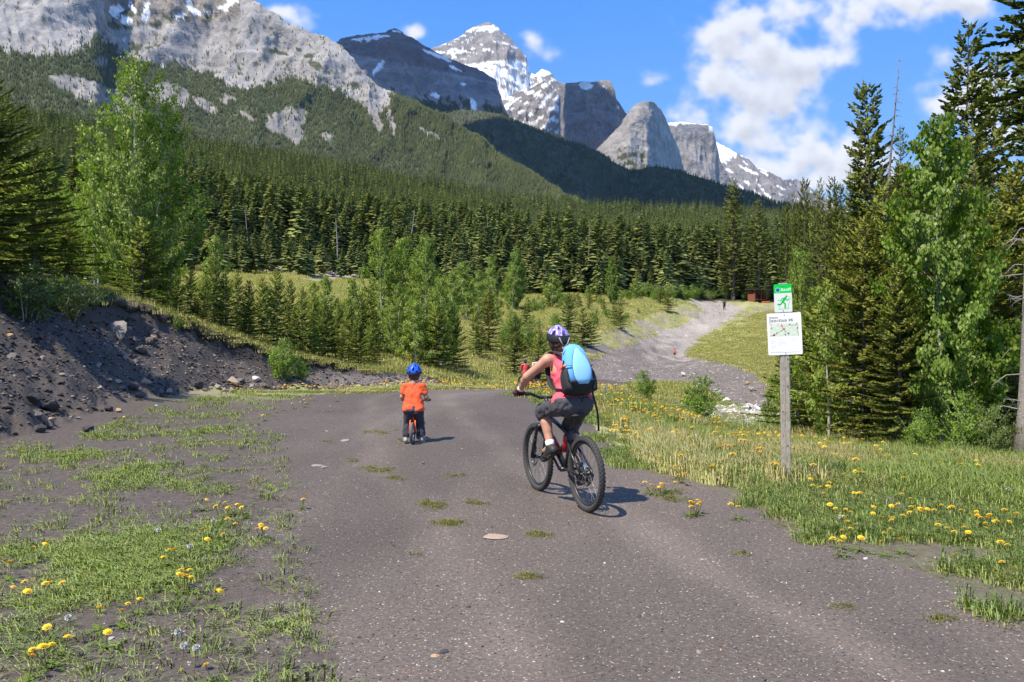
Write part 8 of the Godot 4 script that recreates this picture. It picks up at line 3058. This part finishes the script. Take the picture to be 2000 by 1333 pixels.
func build_sign() -> void:
	var d := 9.85
	var foot := on((1537.0 - 1000.0) / F * d, -d)
	var turn := Basis(Vector3.UP, deg_to_rad(-14.0)) * Basis(Vector3.BACK, deg_to_rad(0.8))
	var s := thing("trail_sign", "wooden post with a map panel and a green cross country ski panel", "sign", foot)
	s.transform = Transform3D(turn, foot)
	# post: a squared weathered timber, checked and chamfered
	var post := Mb.new()
	var n := noise(64, 3.0, 3)
	var ring_last := -1
	for k in 40:
		var y := -0.2 + 1.66 * k / 39.0
		var first := post.v.size()
		for q in [[-1, -0.82], [-1, 0.82], [-0.82, 1], [-0.06, 1], [0.0, 0.9], [0.06, 1], [0.82, 1], [1, 0.82], [1, -0.82], [0.82, -1], [-0.82, -1]]:
			var wob := n.get_noise_2d(y * 2.0, q[0] * 3.0 + q[1]) * 0.004
			post.p(Vector3(q[0] * (0.052 + wob), y, q[1] * (0.05 + wob) - 0.05))
		if ring_last >= 0:
			post.ring_join(ring_last, first, 11)
		ring_last = first
	obj("post", post.mesh(), M.timber, s)
	var kn := Mb.new()
	for q in [[0.02, 0.42], [-0.03, 0.8], [0.03, 1.38], [-0.01, 0.17], [0.028, 1.08]]:
		kn.ball(Vector3(q[0], q[1], 0.0), Vector3(0.009, 0.013, 0.003), Basis.IDENTITY, 5, 8)
	obj("knot", kn.mesh(true), mat(Color(0.12, 0.09, 0.07), 0.9), s)
	# the upper part of the post is hidden behind the panels
	var bk := Mb.new()
	bk.box(Vector3(0, 1.785, -0.03), Vector3(0.09, 0.68, 0.05), Basis.IDENTITY, 0.004)
	obj("backing_board", bk.mesh(), M.timber, s)
	# the map panel
	var W := 480
	var H_ := 610
	var im := Image.create(W, H_, false, Image.FORMAT_RGB8)
	im.fill(Color(0.945, 0.95, 0.95))
	im.fill_rect(Rect2i(34, 148, 412, 196), Color(0.86, 0.88, 0.83))
	var tint := noise(71, 0.02, 3)
	for y in range(148, 344):
		for x in range(34, 446):
			var t := tint.get_noise_2d(x, y)
			im.set_pixel(x, y, Color(0.86, 0.88, 0.83).lerp(Color(0.79, 0.85, 0.77), clampf(0.5 + t * 1.6, 0, 1)))
	path_line(im, [[34, 326], [95, 318], [140, 290], [205, 250]], 2.0, Color(0.25, 0.55, 0.3))
	path_line(im, [[185, 268], [225, 240], [205, 262]], 2.6, Color(0.2, 0.6, 0.3))
	path_line(im, [[95, 318], [40, 330]], 2.5, Color(0.8, 0.3, 0.3))
	path_line(im, [[205, 188], [230, 232], [290, 310]], 2.2, Color(0.4, 0.4, 0.4))
	path_line(im, [[205, 188], [200, 150]], 2.0, Color(0.5, 0.5, 0.45))
	path_line(im, [[230, 232], [248, 262], [248, 330]], 2.2, Color(0.3, 0.3, 0.3))
	path_line(im, [[408, 150], [425, 190], [415, 250], [430, 300], [424, 342]], 2.0, Color(0.35, 0.4, 0.35))
	path_line(im, [[310, 168], [350, 190], [400, 180], [425, 150]], 2.6, Color(0.2, 0.4, 0.25))
	path_line(im, [[60, 150], [62, 220]], 1.6, Color(0.4, 0.45, 0.4))
	dot(im, 205, 188, 16, Color(0.83, 0.12, 0.16), Color(0.95, 0.9, 0.9))
	dot(im, 232, 234, 16, Color(0.62, 0.1, 0.2), Color(0.9, 0.85, 0.9))
	dot(im, 92, 318, 16, Color(0.7, 0.1, 0.15), Color(0.1, 0.1, 0.15))
	dot(im, 134, 292, 13, Color(0.1, 0.5, 0.45), Color(0.85, 0.95, 0.9))
	dot(im, 315, 176, 10, Color(0.2, 0.25, 0.25), Color(0.6, 0.65, 0.6))
	for q in [[62, 222], [424, 228], [248, 318]]:
		for k in 12:
			stroke(im, Vector2(q[0] - 12 + k, q[1]), Vector2(q[0], q[1] - 14 + k * 1.1), 1.2, Color(0.22, 0.26, 0.26))
			stroke(im, Vector2(q[0] + 12 - k, q[1]), Vector2(q[0], q[1] + 14 - k * 1.1), 1.2, Color(0.22, 0.26, 0.26))
	im.fill_rect(Rect2i(282, 290, 26, 26), Color(0.16, 0.28, 0.6))
	stroke(im, Vector2(295, 296), Vector2(295, 310), 2.0, Color(0.9, 0.9, 0.95))
	path_line(im, [[240, 190], [300, 192]], 1.2, Color(0.55, 0.5, 0.4))
	# the small print, too fine to read, as ruled strokes of uneven words
	var rg := RandomNumberGenerator.new()
	rg.seed = 4
	for row in [[366, 40, 440, true], [392, 44, 100, false], [392, 150, 240, false], [392, 330, 400, false], [410, 150, 262, false], [410, 44, 110, false], [410, 340, 380, false], [426, 44, 128, false], [426, 150, 270, false], [440, 44, 90, false], [440, 150, 256, false], [454, 150, 240, false], [470, 44, 132, false], [470, 150, 200, false], [486, 44, 120, false], [500, 44, 110, false], [516, 44, 84, false]]:
		if row[3]:
			stroke(im, Vector2(row[1], row[0]), Vector2(row[2], row[0]), 0.9, Color(0.35, 0.35, 0.4))
			continue
		var x: float = row[1]
		while x < row[2]:
			var l := rg.randf_range(5, 20)
			stroke(im, Vector2(x, row[0]), Vector2(minf(x + l, row[2]), row[0]), 1.5, Color(0.5, 0.5, 0.56))
			x += l + 6
	stroke(im, Vector2(36, 562), Vector2(444, 548), 0.8, Color(0.35, 0.35, 0.4))
	var x2 := 36.0
	while x2 < 436:
		var l := rg.randf_range(8, 30)
		stroke(im, Vector2(x2, 576), Vector2(minf(x2 + l, 440), 574), 2.6, Color(0.38, 0.38, 0.42))
		x2 += l + 7
	var pw := 0.365
	var ph := 0.465
	var c1 := Vector3(0.0, 1.665, 0.006)
	var p1 := obj("map_panel", plate_mesh(pw, ph, 0.004, 0.018), print_mat(im), s, Transform3D(Basis(Vector3.BACK, deg_to_rad(1.8)), c1))
	words(p1, "Winter", 0.027, Vector3(-0.158, 0.183, 0.0026), Color(0.08, 0.08, 0.11), "Droid Serif", true)
	words(p1, "Junction #8", 0.045, Vector3(-0.158, 0.15, 0.0026), Color(0.07, 0.07, 0.12), "Droid Serif", true)
	# the green ski panel
	var im2 := Image.create(320, 512, false, Image.FORMAT_RGB8)
	im2.fill(Color(0.86, 0.88, 0.87))
	im2.fill_rect(Rect2i(0, 0, 320, 165), Color(0.02, 0.78, 0.3))
	stroke(im2, Vector2(70, 105), Vector2(70, 105), 42, Color(0.75, 0.92, 0.85))
	stroke(im2, Vector2(70, 105), Vector2(70, 105), 35, Color(0.02, 0.42, 0.55))
	var g := Color(0.02, 0.72, 0.28)
	stroke(im2, Vector2(222, 225), Vector2(222, 225), 19, g)
	path_line(im2, [[203, 255], [150, 325]], 22, g)
	path_line(im2, [[200, 255], [145, 262], [118, 300]], 9, g)
	path_line(im2, [[205, 262], [232, 305], [262, 275]], 9, g)
	path_line(im2, [[150, 325], [195, 365], [192, 432]], 14, g)
	path_line(im2, [[145, 325], [112, 372], [66, 368]], 14, g)
	path_line(im2, [[262, 228], [292, 250], [240, 440]], 3.5, g)
	path_line(im2, [[64, 290], [118, 300], [66, 302]], 3.0, g)
	path_line(im2, [[70, 455], [250, 452], [266, 446]], 4.0, g)
	path_line(im2, [[62, 352], [108, 440]], 4.0, g)
	for q in [[160, 40], [160, 488]]:
		stroke(im2, Vector2(q[0], q[1]), Vector2(q[0], q[1]), 8, Color(0.25, 0.28, 0.27))
	var p2 := obj("ski_panel", plate_mesh(0.19, 0.312, 0.004, 0.012), print_mat(im2), s, Transform3D(Basis(Vector3.BACK, deg_to_rad(1.5)), Vector3(-0.012, 2.062, 0.006)))
	words(p2, "Banff", 0.042, Vector3(-0.022, 0.093, 0.0026), Color(0.75, 0.95, 0.85), "Droid Sans", true)
	for q in [[0.0, 1.875], [0.01, 1.45], [-0.012, 1.922], [-0.012, 2.2]]:
		var sc := Mb.new()
		sc.lathe(Vector3(q[0], q[1], 0.008), Vector3.BACK, [Vector2(0.006, 0.0), Vector2(0.006, 0.002), Vector2(0.003, 0.004), Vector2(0.0, 0.004)], 10)
		obj("screw", sc.mesh(true), mat(Color(0.2, 0.2, 0.2), 0.4), s)
	var br := Mb.new()
	br.box(Vector3(-0.012, 2.224, -0.006), Vector3(0.1, 0.012, 0.02), Basis.IDENTITY, 0.002)
	obj("bracket", br.mesh(), mat(Color(0.35, 0.34, 0.33), 0.5), s)
	# galvanised stake with a cross piece behind the woman
	for q in [[1183.0, 25.0, 0.52, "thin grey metal stake in the dandelion bank behind the woman"], [1452.0, 92.0, 0.95, "thin grey metal stake in the grass right of the pale track"]]:
		var st := thing("metal_stake", q[3], "post", on((q[0] - 1000.0) / F * q[1], -q[1]))
		var mb := Mb.new()
		mb.box(Vector3(0, q[2] * 0.5, 0), Vector3(0.035, q[2], 0.006))
		mb.box(Vector3(-0.015, q[2] * 0.5, 0.014), Vector3(0.006, q[2], 0.028))
		obj("stake", mb.mesh(), mat(Color(0.42, 0.46, 0.47), 0.5), st)
		rod(st, "cross_bolt", [Vector3(-0.08, q[2] * 0.86, 0.006), Vector3(0.03, q[2] * 0.86, 0.006)], [0.009], M.galv, 8)
	# small trail markers far off
	for q in [[1341.0, 170.0, "small white topped marker post where the track meets the trees", 1.5], [962.0, 122.0, "small white board on a post in the upper meadow", 1.7], [1307.0, 160.0, "thin white marker post among the bushes by the track", 1.6]]:
		var st := thing("marker_post", q[2], "post", on((q[0] - 1000.0) / F * q[1], -q[1]))
		var mb := Mb.new()
		mb.box(Vector3(0, 0.5 * q[3], 0), Vector3(0.1, q[3], 0.1), Basis.IDENTITY, 0.01)
		obj("post", mb.mesh(), M.timber, st)
		var mb2 := Mb.new()
		mb2.box(Vector3(0, q[3], 0.07), Vector3(0.32, 0.4, 0.03), Basis.IDENTITY, 0.006)
		obj("board", mb2.mesh(), mat(Color(0.75, 0.75, 0.73), 0.6), st)
	shed()

func shed() -> void:
	var d := 168.0
	var o := on((1479.0 - 1000.0) / F * d, -d)
	var s := thing("shed", "small open red brown shed with a flat dark roof below the forest", "shed", o)
	s.rotation.y = deg_to_rad(20)
	var red := mat(Color(0.23, 0.075, 0.04), 0.8)
	for q in [[Vector3(0, 1.05, -1.1), Vector3(2.6, 2.1, 0.1)], [Vector3(-1.3, 0.75, 0.0), Vector3(0.1, 1.5, 2.2)], [Vector3(1.3, 0.75, 0.0), Vector3(0.1, 1.5, 2.2)], [Vector3(-0.1, 0.45, 1.0), Vector3(2.2, 0.12, 0.5)]]:
		var size: Vector3 = q[1]
		var n := int(maxf(size.x, size.z) / 0.26)
		if size.y < 0.3:
			var bm := Mb.new()
			bm.box(q[0], size, Basis.IDENTITY, 0.02)
			obj("bench", bm.mesh(), red, s)
			continue
		for k in n:
			var mb := Mb.new()
			var t := (k + 0.5) / n - 0.5
			if size.x > size.z:
				mb.box(q[0] + Vector3(size.x * t, 0, 0.01 * (k % 2)), Vector3(size.x / n - 0.015, size.y, 0.05))
			else:
				mb.box(q[0] + Vector3(0.01 * (k % 2), 0, size.z * t), Vector3(0.05, size.y, size.z / n - 0.015))
			obj("plank", mb.mesh(), red, s)
	for q in [[-1.3, 1.15], [1.3, 1.15], [0.1, 1.15]]:
		var mb := Mb.new()
		mb.box(Vector3(q[0], 1.15, q[1]), Vector3(0.14, 2.3, 0.14), Basis.IDENTITY, 0.015)
		obj("post", mb.mesh(), mat(Color(0.12, 0.06, 0.04), 0.85), s)
	var rf := Mb.new()
	rf.box(Vector3(0.1, 2.36, 0.1), Vector3(3.6, 0.16, 3.2), Basis(Vector3.FORWARD, 0.03) * Basis(Vector3.RIGHT, 0.05), 0.02)
	obj("roof", rf.mesh(), mat(Color(0.045, 0.035, 0.035), 0.8), s)
	var kt := thing("kayak", "orange red plastic sledge lying right of the shed", "sledge", on((1496.0 - 1000.0) / F * 166.0, -166.0))
	var kb := Mb.new()
	loft(kb, [[Vector3(-0.75, 0.14, 0), 0.1, 0.05], [Vector3(-0.5, 0.1, 0), 0.28, 0.1], [Vector3(0, 0.1, 0), 0.32, 0.1], [Vector3(0.5, 0.12, 0), 0.28, 0.12], [Vector3(0.8, 0.24, 0), 0.14, 0.06]], Vector3.UP, Vector3.BACK, 14, 3.0)
	kt.name = "sledge"
	obj("hull", kb.mesh(true), mat(Color(0.7, 0.09, 0.03), 0.5), kt)
	var lg := thing("log", "long brown log lying across the grass where the track ends", "log", on((1402.0 - 1000.0) / F * 176.0, -176.0))
	var lm := Mb.new()
	lm.col = lc(0.12, 0.07, 0.05)
	lm.tube([Vector3(-2.6, 0.42, 0.3), Vector3(-1, 0.47, 0.1), Vector3(2.6, 0.45, -0.2)], [0.16, 0.17, 0.14], 10)
	obj("trunk", lm.mesh(true), M.bark, lg)
	for x in [-1.9, 1.9]:
		var lp := Mb.new()
		lp.col = lc(0.1, 0.065, 0.05)
		lp.tube([Vector3(x, -0.1, 0.1), Vector3(x, 0.32, 0.1)], [0.12, 0.12], 8)
		obj("support", lp.mesh(true), M.bark, lg)

var t0 := 0
func tick(what: String) -> void:
	print(what, " ", Time.get_ticks_msec() - t0)
	t0 = Time.get_ticks_msec()

func build_all() -> void:
	tick("sky")
	build_materials()
	tick("materials")
	build_ground()
	tick("ground")
	build_mountains()
	tick("mountains")
	build_clouds()
	tick("clouds")
	build_far_forest()
	tick("far forest")
	build_mountain_forest()
	tick("mountain forest")
	build_near_trees()
	tick("near trees")
	build_grass()
	tick("grass")
	build_stones()
	tick("stones")
	build_flowers()
	tick("flowers")
	build_riders()
	tick("riders")
	build_sign()
	tick("sign")
